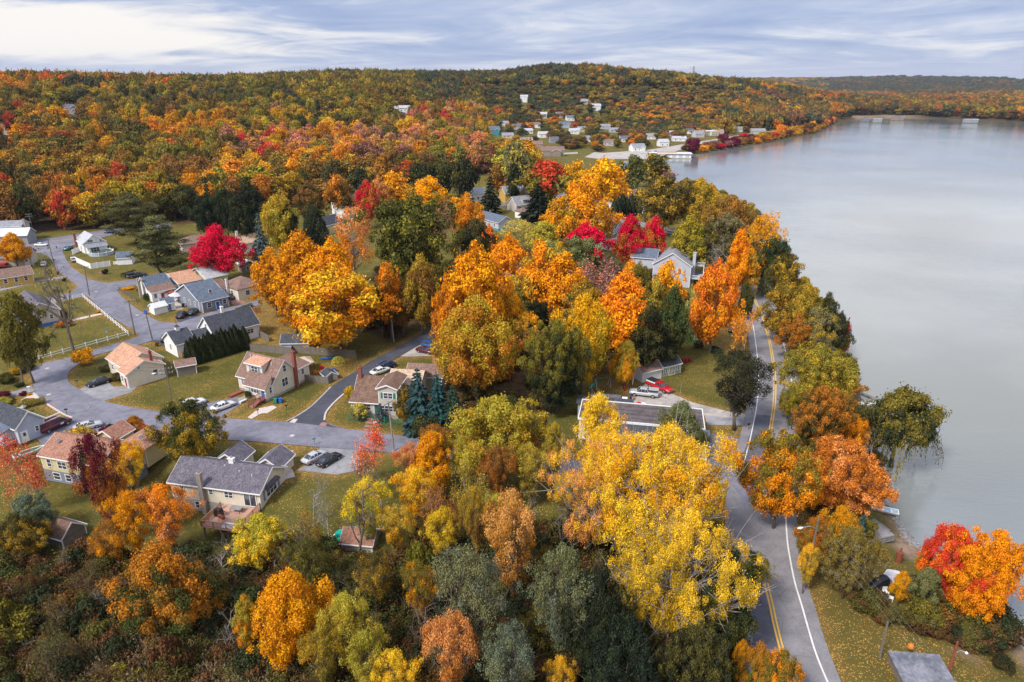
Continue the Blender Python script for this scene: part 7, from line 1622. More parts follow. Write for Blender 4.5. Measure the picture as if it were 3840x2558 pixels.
V_('sedan','X',1260,705,10,'white','white car glimpsed through the central golden trees')
for i, (x, y, a) in enumerate([(1480,352,10),(1494,350,10),(1508,349,12),(1700,321,8),(1725,316,8),(1868,288,5),(1880,285,5),(1576,323,8)]):
    V_(['sedan','suv'][i % 2],'X',x,y,a,['white','silver','navy','palegrey','red','black','white','white'][i],['white car in the lot by the bay, left of three','silver car in the lot by the bay, middle of three','dark car in the lot by the bay, right of three','pale car on the lakeside road','red car on the lakeside road','black car far along the lakeside road','white car far along the lakeside road','white camper-like car on the grass by the lakeside road'][i])

# ------------------------------------------------------------------ utility poles, lamps, wires
def pole(c, x, y, xt, yt, label, arm=1, lamp=False, m='pole', z=None, armang=.6):
    gx_, gy_, gz_ = G(c, x, y); dx, dy, dz = ray(c, xt, yt); t = gy_/dy; h_ = CAMH+dz*t-gz_; h_ = min(max(h_, 5), 14)
    lean = (dx*t-gx_)*.8; lean = max(-.9, min(.9, lean))
    r = empty('utility_pole', (gx_, gy_, gz_), 0, label, 'utility pole'); MB().tube([(0, 0, -.2), (lean*.5, 0, h_*.5), (lean, 0, h_)], [.17, .14, .11], 8).build('post', M[m], r)
    ca, sa = cos(armang), sin(armang)
    for k in range(arm):
        zz_ = h_-.35-k*.9; MB().bar((lean-1.15*ca, -1.15*sa, zz_), (lean+1.15*ca, 1.15*sa, zz_), .12).build('crossarm', M[m], r)
        for q in (-1.05, -.5, .5, 1.05): MB().cyl(lean+q*ca, q*sa, zz_+.05, zz_+.28, .06, 6).build('insulator', M['lightgrey'], r)
    if lamp:
        sg = lamp; MB().tube([(lean, 0, h_-1.6), (lean+.9*sg, -.2, h_-1.0), (lean+2.0*sg, -.4, h_-1.05)], .05, 6).build('lamp_arm', M['metal'], r)
        MB().tube([(lean+1.9*sg, -.38, h_-1.08), (lean+2.25*sg, -.45, h_-1.1), (lean+2.6*sg, -.5, h_-1.12)], [.08, .17, .06], 8).build('lamp_head', M['trim'], r)
    return (gx_+lean, gy_, gz_+h_-.1)
M['wire2'] = mat('wire_grey', (.25,.25,.26))
p1 = pole('B',1520,652,1452,300,'wooden pole with crossarms and street lamp on the lawn near the round green tree',2,-1)
p2 = pole('B',205,455,152,95,'wooden pole with crossarms at the outside of the road bend',2)
p3 = pole('A',1185,1185,1128,878,'leaning wooden pole on the grass tip by the rail fence corner',1)
p4 = pole('A',1338,1230,1275,990,'slim pole with a blue-white box at the mouth of the east lane',0); 
p5 = pole('A',785,840,742,580,'pole at the corner of the rail fence and the middle lane',1)
p6 = pole('A',488,618,415,335,'dark pole beside the upper lane left kerb',0)
p7 = pole('A',310,330,245,120,'tall pole with crossarms against the wood by the upper road',2)
p8 = pole('A',1588,620,1558,425,'pale lamp pole in front of the brown cottages',0,-1,'barkpale')
p9 = pole('A',2030,920,1998,690,'pole beside the slate-blue gabled house',0)
p10 = pole('C',1585,1270,1530,830,'pale pole with white street arm in front of the brown-roofed house',1,0,'barkpale',armang=1.0)
p11 = pole('C',1585,310,1550,20,'tall pale pole beside the dark lane',0,0,'barkpale')
p12 = pole('F',1100,1390,1155,760,'tall bare grey pole behind the small tool shed',0,0,'barkpale')
p13 = pole('G',415,740,540,130,'pole with a street lamp beside the lake road on the lower right',0,-1)
p14 = pole('G',1075,1350,1135,1075,'short stub pole beside the dock shed',0)
p15 = pole('F',1160,300,1160,95,'street light pole behind the magenta maples',0,-1,'barkpale')
p16 = pole('H',855,890,855,770,'pale pole by the village road left of the tallest maple',0,0,'barkpale')
p17 = pole('H',468,940,465,845,'pole behind the long grey-roofed house',1)
p18 = pole('F',1005,120,1010,10,'dark pole in front of the white house with the tan roof',0)
p19 = pole('G',1660,1530,1745,1268,'thin iron lamp post on the dock shed corner',0,.4,'rust')
def wire(a, b_, label, sag=1.0, m='wire', r=.02, offs=((0, 0, 0),)):
    mb = MB()
    for o in offs:
        A_ = np.array(a)+o; B_ = np.array(b_)+o; pts = []
        for i in range(15): t = i/14; p = A_*(1-t)+B_*t; p[2] -= sag*4*t*(1-t); pts.append(p)
        mb.tube(pts, r, 4)
    return tag(mb.build('power_line', M[m]), label, 'power line')
wire(p1, p2, 'black cables sagging over the bend from the lawn pole to the bend pole', 1.2, offs=((0,0,-.8),(.5,.4,-.2)))
wire(p1, p10, 'thin cables from the lawn pole towards the brown-roofed house', 1.2, offs=((0,0,-.8),))
wire(p3, p4, 'short cable between the two poles at the lane fork', .4, r=.015); wire(p3, p5, 'cable along the rail fence between the two lane poles', .8, r=.015); wire(p5, p6, 'cable along the upper lane', .8, r=.015)
wire(p5, tuple(np.array(p5)+np.array((-34, -18, -.5))), 'cable crossing to the yellow house lawn', .6, r=.015)
far_ = (54, 22, 6.5); wire(p13, (46, 26, 6.0), 'pale power lines running down beside the lake road from the street lamp pole', .8, 'wire2', .009, ((0,0,-1.5),(.6,.2,-1.2),(1.1,.4,-1.0)))
wire(p16, p17, 'thin village cable over the long grey roof', .8, r=.02); wire(p15, p18, 'thin cable behind the magenta maples', .6, r=.02)

# ------------------------------------------------------------------ fences, hedges, yard things
def fence(c, pts, H_, m, label, name='fence', style='board', step=2.2, z0=0.0, cat='fence', zf=None):
    W_ = [P(c, x, y, z0) for x, y in pts]; r = empty(name, (W_[0][0], W_[0][1], 0), 0, label, cat); o = np.array((W_[0][0], W_[0][1], 0))
    pn = MB(); n_post = 0
    for a, b_ in zip(W_[:-1], W_[1:]):
        a = np.array((*a, 0.))-o; b_ = np.array((*b_, 0.))-o; L = np.linalg.norm(b_-a); n = max(1, round(L/step)); d = (b_-a)/n
        for k in range(n+1):
            p = a+d*k
            if k < n or (b_ == np.array((*W_[-1], 0.))-o).all():
                MB().box(p[0]-.07, p[0]+.07, p[1]-.07, p[1]+.07, z0, z0+H_+.12).build('post', M[m], r); n_post += 1
        for k in range(n):
            p, q = a+d*k, a+d*(k+1)
            if style == 'rail':
                for z in (.45, .95): pn.bar((p[0], p[1], z0+z*H_/1.1), (q[0], q[1], z0+z*H_/1.1), .05, .14)
            elif style == 'board':
                nb = max(1, int(np.linalg.norm(d)/.22))
                for j in range(nb):
                    u = p+(q-p)*(j+.5)/nb; w_ = (q-p)/nb*.46
                    pn.bar((u[0]-w_[0], u[1]-w_[1], z0+H_/2+.02*(j % 2)), (u[0]+w_[0], u[1]+w_[1], z0+H_/2+.02*(j % 2)), .03, H_)
            elif style == 'mesh':
                for z in (.08, .5, .95): pn.bar((p[0], p[1], z0+z*H_), (q[0], q[1], z0+z*H_), .03)
                for j in range(10): u = p+(q-p)*j/10; v = p+(q-p)*(j+1)/10; pn.bar((*u[:2], z0), (*v[:2], z0+H_), .012).bar((*v[:2], z0), (*u[:2], z0+H_), .012)
            else: pn.bar((p[0], p[1], z0+H_/2), (q[0], q[1], z0+H_/2), .05, H_)
    pn.build('panel' if style != 'rail' else 'rail', M[m], r); return r
fence('A',[(240,1440),(1130,1190),(728,858),(560,895),(415,925)],1.25,'vinyl','white two-rail fence round the lawn with the bare tree',style='rail',step=2.6)
fence('A',[(665,545),(800,605),(970,580)],1.9,'vinyl','white panel fence in front of the pool',style='panel'); fence('A',[(640,480),(700,455)],1.9,'vinyl','short white panel fence beside the pool house',style='panel')
fence('A',[(1000,567),(1150,555)],1.1,'vinyl','white picket fence around the shed beside the pool',step=1.8)
fence('C',[(330,395),(480,400),(690,425),(700,405),(1250,450),(1255,470)],1.9,'wood','grey board fence closing the yards behind the cape house')
fence('C',[(760,650),(1010,680),(1060,640)],1.6,'wood','brown picket fence around the yard with the dome climber'); fence('C',[(250,180),(450,290),(490,310)],1.8,'wood','grey board fence behind the white house')
fence('C',[(195,90),(425,50)],1.7,'cedar','new orange-toned cedar fence beside the east lane',step=1.8)
fence('C',[(1190,1000),(1400,1010),(1720,1060)],1.3,'greenp','green chain-link fence in front of the brown-roofed house',style='mesh')
fence('A',[(1045,795),(1180,875),(1195,900)],1.1,'wood','low fence at the corner garden of the white cottage',style='mesh'); fence('A',[(1500,790),(1640,840)],1.9,'vinyl','white panel fence between the cottage and the slate-blue house',style='panel')
fence('A',[(1480,1290),(1600,1385)],1.5,'cedar','short brown fence beside the white house with cupola'); fence('C',[(1925,500),(2040,510)],1.5,'cedar','brown fence at the back of the brown-roofed house')
fence('H',[(900,425),(1090,415)],1.6,'vinyl','white fence along the lot by the long brown house',style='panel',step=4)
def hedge(c, pts, w, H_, c1, c2, label, seed):
    W_ = [P(c, x, y) for x, y in pts]; rs = np.random.RandomState(seed); C, N_ = [], []
    for a, b_ in zip(W_[:-1], W_[1:]):
        a, b_ = np.array(a), np.array(b_); L = np.linalg.norm(b_-a); n = int(L*(w+2*H_)*95); t = rs.uniform(0, 1, n); s = rs.uniform(-1, 1, n)
        nn = np.array((-(b_-a)[1], (b_-a)[0]))/L; ang = s*1.5
        off = np.sin(ang)*w/2*(1+.08*np.sin(t*L*2)); zz_ = H_*(.06+.94*np.cos(ang)**.6*(1+.06*np.sin(t*L*3)))*np.where(rs.uniform(size=n) < .35, rs.uniform(.2, 1, n), 1)
        xy = a+(b_-a)*t[:, None]+nn*off[:, None]; C.append(np.column_stack([xy, zz_])); N_.append(np.column_stack([nn[0]*np.sin(ang), nn[1]*np.sin(ang), np.cos(ang)]))
    C = np.concatenate(C); N_ = np.concatenate(N_); n = len(C)
    me = quad_mesh('hedge', cards(rs, C, N_+rs.normal(size=(n, 3))*.4, .10), n, np.stack([rs.uniform(0, 1, n), rs.uniform(.2, .8, n), C[:, 2]/H_], 1), M['leaf'])
    o = bpy.data.objects.new('hedge', me); COL.objects.link(o); o['tcol'] = list(PAL[c1]); o['tcol2'] = list(PAL[c2]); tag(o, label, 'hedge')
hedge('B',[(120,690),(260,640),(405,608)],1.5,1.3,'olive','dkgreen','clipped hedge between the flower bed and the small yellow lawn',1)
hedge('A',[(1080,690),(1190,655)],2.0,1.7,'dkgreen','dkolive','dark clipped hedge beside the grey pickup',2); hedge('A',[(2080,985),(2210,935)],1.4,1.1,'dkolive','olive','low hedge at the end of the east lane beside the cedar fence',3)
for i, (c, x, y, w, hh, c1, lb) in enumerate([('B',205,545,1.6,.9,'wine','wine-red dome shrub in the flower bed by the bend'),('B',50,625,3.0,1.6,'lime','yellow-green dome shrub at the left edge'),('B',20,570,3.4,1.5,'wine','dark wine-red spreading shrub at the left edge'),
  ('B',105,590,1.4,.8,'umber','small dark shrub between the wine-red and yellow ones'),('B',268,592,1.4,.6,'rust','rust-coloured low shrub in the flower bed by the bend'),('B',262,545,1.0,.5,'orange','orange flowers in the flower bed by the bend'),('B',225,595,1.2,.6,'sage','grey-green low shrub in the flower bed by the bend'),
  ('B',925,865,1.9,1.2,'wine','wine-dark round shrub beside the silver coupe'),('B',972,848,1.5,1.4,'dkgreen','green round shrub beside the wine-dark one'),('B',280,835,2.2,1.9,'dkgreen','dark pointed shrub between the pale blue house and the van'),('B',180,960,2.2,1.6,'rust','rusty shrub in front of the pale blue house'),
  ('B',1005,965,2.0,1.3,'dkgreen','dark shrub behind the rust-roofed house'),('B',1295,1035,2.4,2.0,'dkgreen','dark shrub beside the wheeled bins'),('B',1478,140,1.5,2.6,'dkgreen','upright dark shrub at the corner of the white house'),('B',1378,115,1.1,1.3,'brown','small round brown shrub on the lawn by the white house'),
  ('B',1040,405,3.4,1.5,'dkolive','straggling shrub against the bungalow front wall'),('B',940,330,3.2,1.4,'dkolive','dark shrub at the bungalow corner'),('C',345,790,3.0,1.6,'dkgreen','low shrub under the picture window of the cape house'),('A',925,650,2.2,1.8,'dkgreen','dark round shrub on the corner lawn'),
  ('A',565,715,1.4,1.2,'dkgreen','small dark shrub on the yellow house lawn'),('A',1300,880,3.0,2.4,'green','green shrub in front of the white cottage'),('A',545,1030,3.0,1.4,'umber','dark shrub by the end of the garden path'),('A',560,1110,4.0,1.8,'rust','red-leaved shrub in front of the grey-roofed house'),
  ('A',620,1075,1.2,.9,'crimson','small crimson shrub at the garden path'),('A',868,990,1.2,.8,'gold','yellow flowers beside the rail fence path'),('A',905,1002,1.0,.7,'yellow','second yellow flowers beside the rail fence path'),('A',1120,785,3.6,.8,'gold','yellow flower border in the corner garden'),('A',1215,800,1.6,1.1,'rust','rust shrub in the corner garden'),
  ('B',175,470,2.0,1.0,'dkgreen','low dark shrub at the foot of the bend pole'),('B',140,360,3.0,1.8,'mustard','yellowing shrub behind the bend pole'),('B',240,320,4.0,2.0,'dkolive','dark shrub at the outer kerb of the bend'),('B',60,430,4.0,2.0,'dkolive','dark shrub on the left edge above the drive'),
  ('F',1450,1290,3.0,1.5,'dkolive','low shrub behind the red wheelbarrow stack'),('F',1600,1340,3.4,1.5,'dkgreen','dark shrub on the lawn edge behind the shed'),('F',1390,1180,3.0,2.4,'brown','brown shrub by the green box on the lawn')]):
    a, b_, z_ = G(c, x, y); TREES.append((tag(plant('ball', a, b_, z_, w, hh, c1, None, lod='n'), lb, 'shrub'), 'ball', c1, None, 'LABELLED', 0))
# bushes on the bank between the lakeside road and the lake
bank = [SHORE[k] for k in range(shore_px.index((1590,356)), shore_px.index((1925,279))+1)]
tot_ = np.cumsum([0]+[hypot(*(bank[k+1]-bank[k])) for k in range(len(bank)-1)]); nb_ = 74
for i in range(nb_):
    s_ = (i//2+.5)/(nb_/2)*tot_[-1]; k = int(np.searchsorted(tot_, s_)-1); f = (s_-tot_[k])/(tot_[k+1]-tot_[k]); p = bank[k]*(1-f)+bank[k+1]*f; d = bank[k+1]-bank[k]; d /= hypot(*d); nrm = np.array((-d[1], d[0]))
    off = 3.5+5.5*(i % 2)+rng.uniform(-1.5, 1.5); a, b_ = p+nrm*off
    if lake_sd(a, b_)[0] < 2: a, b_ = p-nrm*off
    cc = rng.choice(['wine','mauve','crimson','rust','orange','mustard','wine','umber','brown']); r = plant('shrub', a, b_, gz(a, b_)-.5, rng.uniform(10, 15), rng.uniform(6.5, 10)*(1 if i % 9 else 1.5), cc, rng.choice(['rust','brown','olive','wine']), lod='m')
    TREES.append((tag(r, f'{WORD[cc]} bush in the dense bush row on the lake bank below the lakeside road', 'shrub', 'bushes along the lakeside road'), 'shrub', 'wine', None, 'LABELLED', 0))
# small things
def ordn(i): i += 1; return 'first' if i == 1 else f'{i}'+('th' if 10 < i % 100 < 14 else {1: 'st', 2: 'nd', 3: 'rd'}.get(i % 10, 'th'))
def E_(name, c, x, y, label, cat, rz=0.0, z=None, group=None):
    a, b_, zz_ = G(c, x, y); KEEP.append((a, b_, 1.4)); return empty(name, (a, b_, zz_+.03 if z is None else z), rz, label, cat, group)
def bin_(c, x, y, label, m='black', s=1.0):
    g = E_('wheeled_bin', c, x, y, label, 'bin'); MB().prism([(-.25*s, 0), (.25*s, 0), (.32*s, .95*s), (-.32*s, .95*s)], 'y', -.28*s, .28*s).build('bin_body', M[m], g); MB().box(-.35*s, .35*s, -.32*s, .32*s, .95*s, 1.03*s).build('lid', M[m], g)
    for sg in (-1, 1): MB().tube([(-.27*s, sg*.30*s, .12), (-.27*s, sg*.24*s, .12)], .12, 8).build('wheel', M['rubber'], g)
for c, x, y, l, m in [('B',1355,1045,'black wheeled bin with pale lid behind the rust-roofed house, farther one','black'),('B',1320,1115,'black wheeled bin behind the rust-roofed house, nearer one','black'),('C',548,850,'dark green bin beside the red steps of the cape house','greenp'),('C',592,845,'blue bin beside the red steps of the cape house','bluep'),('C',575,835,'black bin between the green and blue ones','black'),
   ('A',512,655,'black bin beside the upper lane','black'),('B',1285,405,'dark bin against the side wall of the bungalow','black'),('B',1330,398,'teal-dark bin against the side wall of the bungalow','greenp'),('A',1280,1000,'blue-white bin beside the slim pole','bluep'),('A',1610,940,'black barrel beside the gazebo','black')]: bin_(c, x, y, l, m)
def mailbox(c, x, y, label, m='black', pm='wood', hh=1.15):
    g = E_('mailbox', c, x, y, label, 'mailbox', .4); MB().box(-.05, .05, -.05, .05, 0, hh).build('post', M[pm], g); MB().prism([(-.12, hh), (.12, hh), (.12, hh+.18), (.06, hh+.26), (-.06, hh+.26), (-.12, hh+.18)], 'x', -.28, .28).build('box', M[m], g)
for a in [('B',682,465,'black mailbox on the inside verge of the bend'),('B',262,520,'white mailbox at the outside of the bend','trim','trim'),('B',590,720,'black mailbox at the end of the kerbed lawn'),('C',395,958,'brown mailbox beside the path of the cape house','stairred','stairred'),('C',643,905,'dark mailbox stub on the cape house lawn','black','black',.8),('C',890,1215,'green mailbox at the pale drive of the ranch','greenp','metal'),
   ('C',1422,1070,'white post mailbox at the brick steps by the chain-link fence','trim','trim'),('E',1885,850,'black mailbox under the dark tree by the lake road'),('C',606,1262,'dark stump post on the ranch lawn','wood','wood',.7)]: mailbox(*a)
g = E_('stop_sign', 'A', 893, 700, 'red octagonal stop sign reading STOP at the corner lawn', 'sign', R(15)); MB().bar((0, 0, 0), (0, 0, 2.2), .06).build('post', M['metal'], g)
oc = [(.38*cos(R(22.5+45*k)), 2.3+.38*sin(R(22.5+45*k))) for k in range(8)]; s_ = MB().prism([(x*1.08, 2.3+(z-2.3)*1.08) for x, z in oc], 'y', -.030, -.02).build('rim', M['trim'], g); s_ = MB().prism(oc, 'y', -.045, -.031).build('plate', M['red'], g)
tx = bpy.data.curves.new('lettering', 'FONT'); tx.body = 'STOP'; tx.size = .27; tx.align_x = 'CENTER'; tx.align_y = 'CENTER'; tx.extrude = .004; to = bpy.data.objects.new('lettering', tx); COL.objects.link(to); bpy.context.view_layer.update(); lm_ = bpy.data.meshes.new_from_object(to); bpy.data.objects.remove(to); to = bpy.data.objects.new('lettering', lm_); COL.objects.link(to); to.parent = s_; to.location = (0, -.052, 2.3); to.rotation_euler = (R(90), 0, 0); lm_.materials.clear(); lm_.materials.append(M['trim'])
# pool, gazebos, table, climbing dome, swing
g = E_('round_pool', 'A', 893, 478, 'round above-ground pool with white wall and dark green water', 'pool'); mb = MB(); mb.tube([(0,0,0),(0,0,1.2)], 4.0, 28, cap=False); mb.build('pool_wall', M['paleblue'], g); mb = MB(); n = 28
mb.add([(cos(2*pi*k/n)*4.15, sin(2*pi*k/n)*4.15, 1.22) for k in range(n)]+[(cos(2*pi*k/n)*3.85, sin(2*pi*k/n)*3.85, 1.22) for k in range(n)]+[(cos(2*pi*k/n)*4.15, sin(2*pi*k/n)*4.15, 1.3) for k in range(n)]+[(cos(2*pi*k/n)*3.85, sin(2*pi*k/n)*3.85, 1.3) for k in range(n)], sum([[(k, (k+1)%n, 2*n+(k+1)%n, 2*n+k), (n+k, 3*n+k, 3*n+(k+1)%n, n+(k+1)%n), (2*n+k, 2*n+(k+1)%n, 3*n+(k+1)%n, 3*n+k)] for k in range(n)], [])); mb.build('pool_rim', M['trim'], g)
MB().cyl(0, 0, .9, 1.0, 3.84, 28).build('water', M['pool'], g); 
for k in range(10): a = 2*pi*k/10; MB().box(cos(a)*4.1-.06, cos(a)*4.1+.06, sin(a)*4.1-.06, sin(a)*4.1+.06, 0, 1.9).build('post', M['trim'], g)
def gazebo(c, x, y, w, H_, top, frame, label, rz):
    g = E_('gazebo', c, x, y, label, 'gazebo', rz)
    for sx_ in (-1, 1):
        for sy_ in (-1, 1): MB().box(sx_*w/2-.06, sx_*w/2+.06, sy_*w/2-.06, sy_*w/2+.06, 0, H_).build('post', M[frame], g)
    q = w/2+.2; MB().add([(-q,-q,H_),(q,-q,H_),(q,q,H_),(-q,q,H_),(-.5,-.5,H_+.8),(.5,-.5,H_+.8),(.5,.5,H_+.8),(-.5,.5,H_+.8)], [(0,1,5,4),(1,2,6,5),(2,3,7,6),(3,0,4,7),(4,5,6,7),(3,2,1,0)]).build('canopy', M[top], g)
    return g
gazebo('A',1565,905,3.4,2.4,'r_white','black','pale-roofed gazebo with dark posts beside the barn-shaped shed',.8); gazebo('C',800,560,3.6,2.3,'canvas','black','beige canvas gazebo in the fenced yard of the cape house',.5)
gazebo('A',1500,860,3.2,1.9,'rust','wood','round orange-brown awning beside the white cottage',.3)
g = E_('outdoor_table', 'A', 1570, 905, 'dark dining table under the pale gazebo', 'table'); MB().box(-.7, .7, -.5, .5, .7, .76).build('tabletop', M['black'], g)
for a in (-.6, .6):
    for b_ in (-.4, .4): MB().box(a-.03, a+.03, b_-.03, b_+.03, 0, .7).build('leg', M['black'], g)
g = E_('climbing_dome', 'C', 1097, 500, 'yellow geodesic climbing dome by the back fence', 'climbing frame'); mb = MB(); prev = None
for lv, (r_, z_) in enumerate(((1.5, 0), (1.4, .75), (.95, 1.35), (.3, 1.65))):
    ring = [(r_*cos(2*pi*(k+.5*(lv % 2))/7), r_*sin(2*pi*(k+.5*(lv % 2))/7), z_) for k in range(7)]
    for k in range(7):
        mb.bar(ring[k], ring[(k+1) % 7], .06)
        if prev: mb.bar(prev[k], ring[k], .06); mb.bar(prev[(k+1) % 7] if lv % 2 else prev[(k-1) % 7], ring[k], .06)
    prev = ring
mb.build('frame', M['yellowp'], g)
g = E_('kayak', 'C', 1010, 462, 'blue kayak lying by the back fence', 'kayak', .1); MB().tube([(-1.9,0,.3),(-1.2,0,.25),(0,0,.22),(1.2,0,.25),(1.9,0,.3)], [.03,.26,.36,.26,.03], 10).build('hull', M['bluep'], g); MB().cyl(0, 0, .45, .6, .22, 10).build('cockpit', M['black'], g)
for nm, c, x, y, m, lb, ct in [('play_car','C',958,548,'red','red ride-on toy in the fenced yard','toy'),('play_slide','C',1065,570,'bluep','blue and white toy slide beside the playhouse','toy'),('toy_chair','C',903,590,'orangep','small orange toy seat by the playhouse','toy'),('picnic_cooler','B',175,1100,'bluep','blue tub in the clutter left of the rust-roofed house','tub')]:
    g = E_(nm, c, x, y, lb, ct, .6); MB().prism([(-.5,.1),(.5,.1),(.5,.35),(.15,.5),(0,.9),(-.45,.9),(-.5,.5)], 'y', -.25, .25).build('shell', M[m], g)
    for a in (-.35, .35): MB().tube([(a,-.3,.12),(a,.3,.12)], .12, 8).build('wheel', M['black'], g)
g = E_('swing_set', 'E', 605, 475, 'grey and green play frame with slide behind the flat-roofed building', 'play frame', .3)
for x_ in (-1.6, 1.6):
    for y_ in (-.8, .8): MB().bar((x_, y_, 0), (x_, 0, 2.2), .09).build('leg', M['lightgrey'], g)
MB().bar((-1.7,0,2.2),(1.7,0,2.2),.1).build('top_bar', M['greenp'], g); MB().prism([(-2.9,.1),(-1.6,1.3),(-1.6,1.42),(-3.0,.2)], 'y', -.3, .3).build('slide', M['tealp'], g); MB().box(-.3,.3,-.1,.1,.5,.56).build('swing_seat', M['bluep'], g)
for k, (x, y, m) in enumerate([(822,460,'orangep'),(803,500,'red'),(830,445,'yellowp'),(850,570,'bluep'),(880,585,'orangep')]):
    g = E_('play_fence', 'E', x, y, ['orange','red','yellow','blue','second orange'][k]+' plastic play fence panel beside the pickups', 'play fence', 1.2); MB().box(-.6,.6,-.04,.04,.05,.85).build('panel', M[m], g); MB().box(-.66,-.6,-.05,.05,0,.95).build('post', M[m], g)
fence('E',[(812,400),(850,398),(878,420),(870,455)],1.1,'vinyl','white crib-like fence beside the open shed',style='mesh',step=1.0)
g = E_('play_ball_tub', 'E', 925, 640, 'red and white toy heap behind the flat roof', 'toy'); MB().tube([(0,0,0),(0,0,.5),(0,0,.9)], [.8,.7,.2], 12).build('tub', M['red'], g); MB().box(.5,1.3,-.4,.4,.0,.6).build('box', M['trim'], g)
for k in range(3):
    g = E_('barrel', 'F', 1310+30*k, 1430-5*k, ['left','middle','right'][k]+' one of three dark red barrels behind the tool shed', 'barrel'); MB().tube([(0,0,0),(0,0,.12),(0,0,.8),(0,0,.9)], [.33,.36,.36,.33], 12).build('drum', M['door_red'], g)
g = E_('bench', 'F', 1398, 1085, 'grey park bench on the far lawn', 'bench', .1); MB().box(-.9,.9,-.25,.25,.42,.47).build('seat', M['wood'], g); MB().box(-.9,.9,.22,.27,.5,.9).build('backrest', M['wood'], g)
for a in (-.8,.8): MB().box(a-.05,a+.05,-.22,.22,0,.42).build('leg', M['black'], g)
g = E_('utility_box', 'F', 1418, 1265, 'dark green utility box on the lawn edge', 'box'); MB().box(-.5,.5,-.4,.4,0,1.1).build('cabinet', M['greenp'], g); MB().box(-.55,.55,-.45,.45,1.1,1.18).build('lid', M['greenp'], g)
g = E_('wooden_bench', 'B', 268, 905, 'weathered wooden bench beside the pale blue house', 'bench', R(-28)); MB().box(-1.1,1.1,-.3,.3,.42,.5).build('seat', M['wood'], g); MB().box(-1.1,1.1,.28,.34,.5,1.1).build('backrest', M['wood'], g)
for a in (-1,1): MB().box(a-.05,a+.05,-.28,.28,0,.42).build('leg', M['wood'], g)
g = E_('garden_lantern', 'B', 215, 700, 'stone lantern birdhouse on the small yellow lawn', 'lantern'); MB().cyl(0,0,0,.9,.12,8).build('post', M['stone'], g); MB().box(-.3,.3,-.3,.3,.9,1.3).build('house', M['stone'], g); MB().add([(-.5,-.5,1.3),(.5,-.5,1.3),(.5,.5,1.3),(-.5,.5,1.3),(0,0,1.75)], [(0,1,4),(1,2,4),(2,3,4),(3,0,4),(0,3,2,1)]).build('roof', M['concrete'], g)
g = E_('white_bench', 'C', 262, 840, 'white garden bench at the corner of the cape house', 'bench', R(60)); MB().box(-.8,.8,-.25,.25,.4,.46).build('seat', M['trim'], g); MB().box(-.8,.8,.2,.26,.46,1.0).build('backrest', M['trim'], g)
for a in (-.7,.7): MB().box(a-.04,a+.04,-.2,.2,0,.4).build('leg', M['trim'], g)
g = E_('log_pile', 'C', 195, 775, 'stack of brown sleepers beside the white sedan', 'timber', R(58))
mb = MB()
for k in range(8): mb.box(-1.6+.1*(k % 3), 1.6-.2*(k % 2), -.5+.25*(k % 4), -.3+.25*(k % 4), .2*(k//4), .2*(k//4)+.19)
mb.build('beams', M['stairred'], g)
# sunken stepping path at the chain-link fence
for k in range(5): a, b_ = P('C', 1352+14*k, 1085-30*k); o = MB().box(-.9,.9,-.35,.35,0,.12+.05*k).build('brick_step', M['brickpath']); o.location = (a, b_, 0); o.rotation_euler = (0,0,-.2); tag(o, f'brick step of the short flight at the chain-link fence, {["lowest", "second", "middle", "fourth", "topmost"][k]} one', 'step', 'brick steps by the chain-link fence')
g = E_('garden_swing', 'A', 495, 815, 'dark iron bench on the yellow house lawn', 'bench', .2); MB().box(-.9,.9,-.2,.2,.4,.45).build('seat', M['black'], g); MB().box(-.9,.9,.18,.22,.45,.9).build('backrest', M['black'], g)
for a in (-.8,.8): MB().box(a-.03,a+.03,-.2,.2,0,.4).build('leg', M['black'], g)
g = E_('fire_hydrant', 'A', 943, 1160, 'grey-blue pillar ornament on the fenced lawn', 'garden ornament'); MB().tube([(0,0,0),(0,0,.3),(0,0,.9),(0,0,1.1)], [.28,.14,.12,.24], 10).build('pillar', M['teal'], g)
g.name = 'garden_pillar'
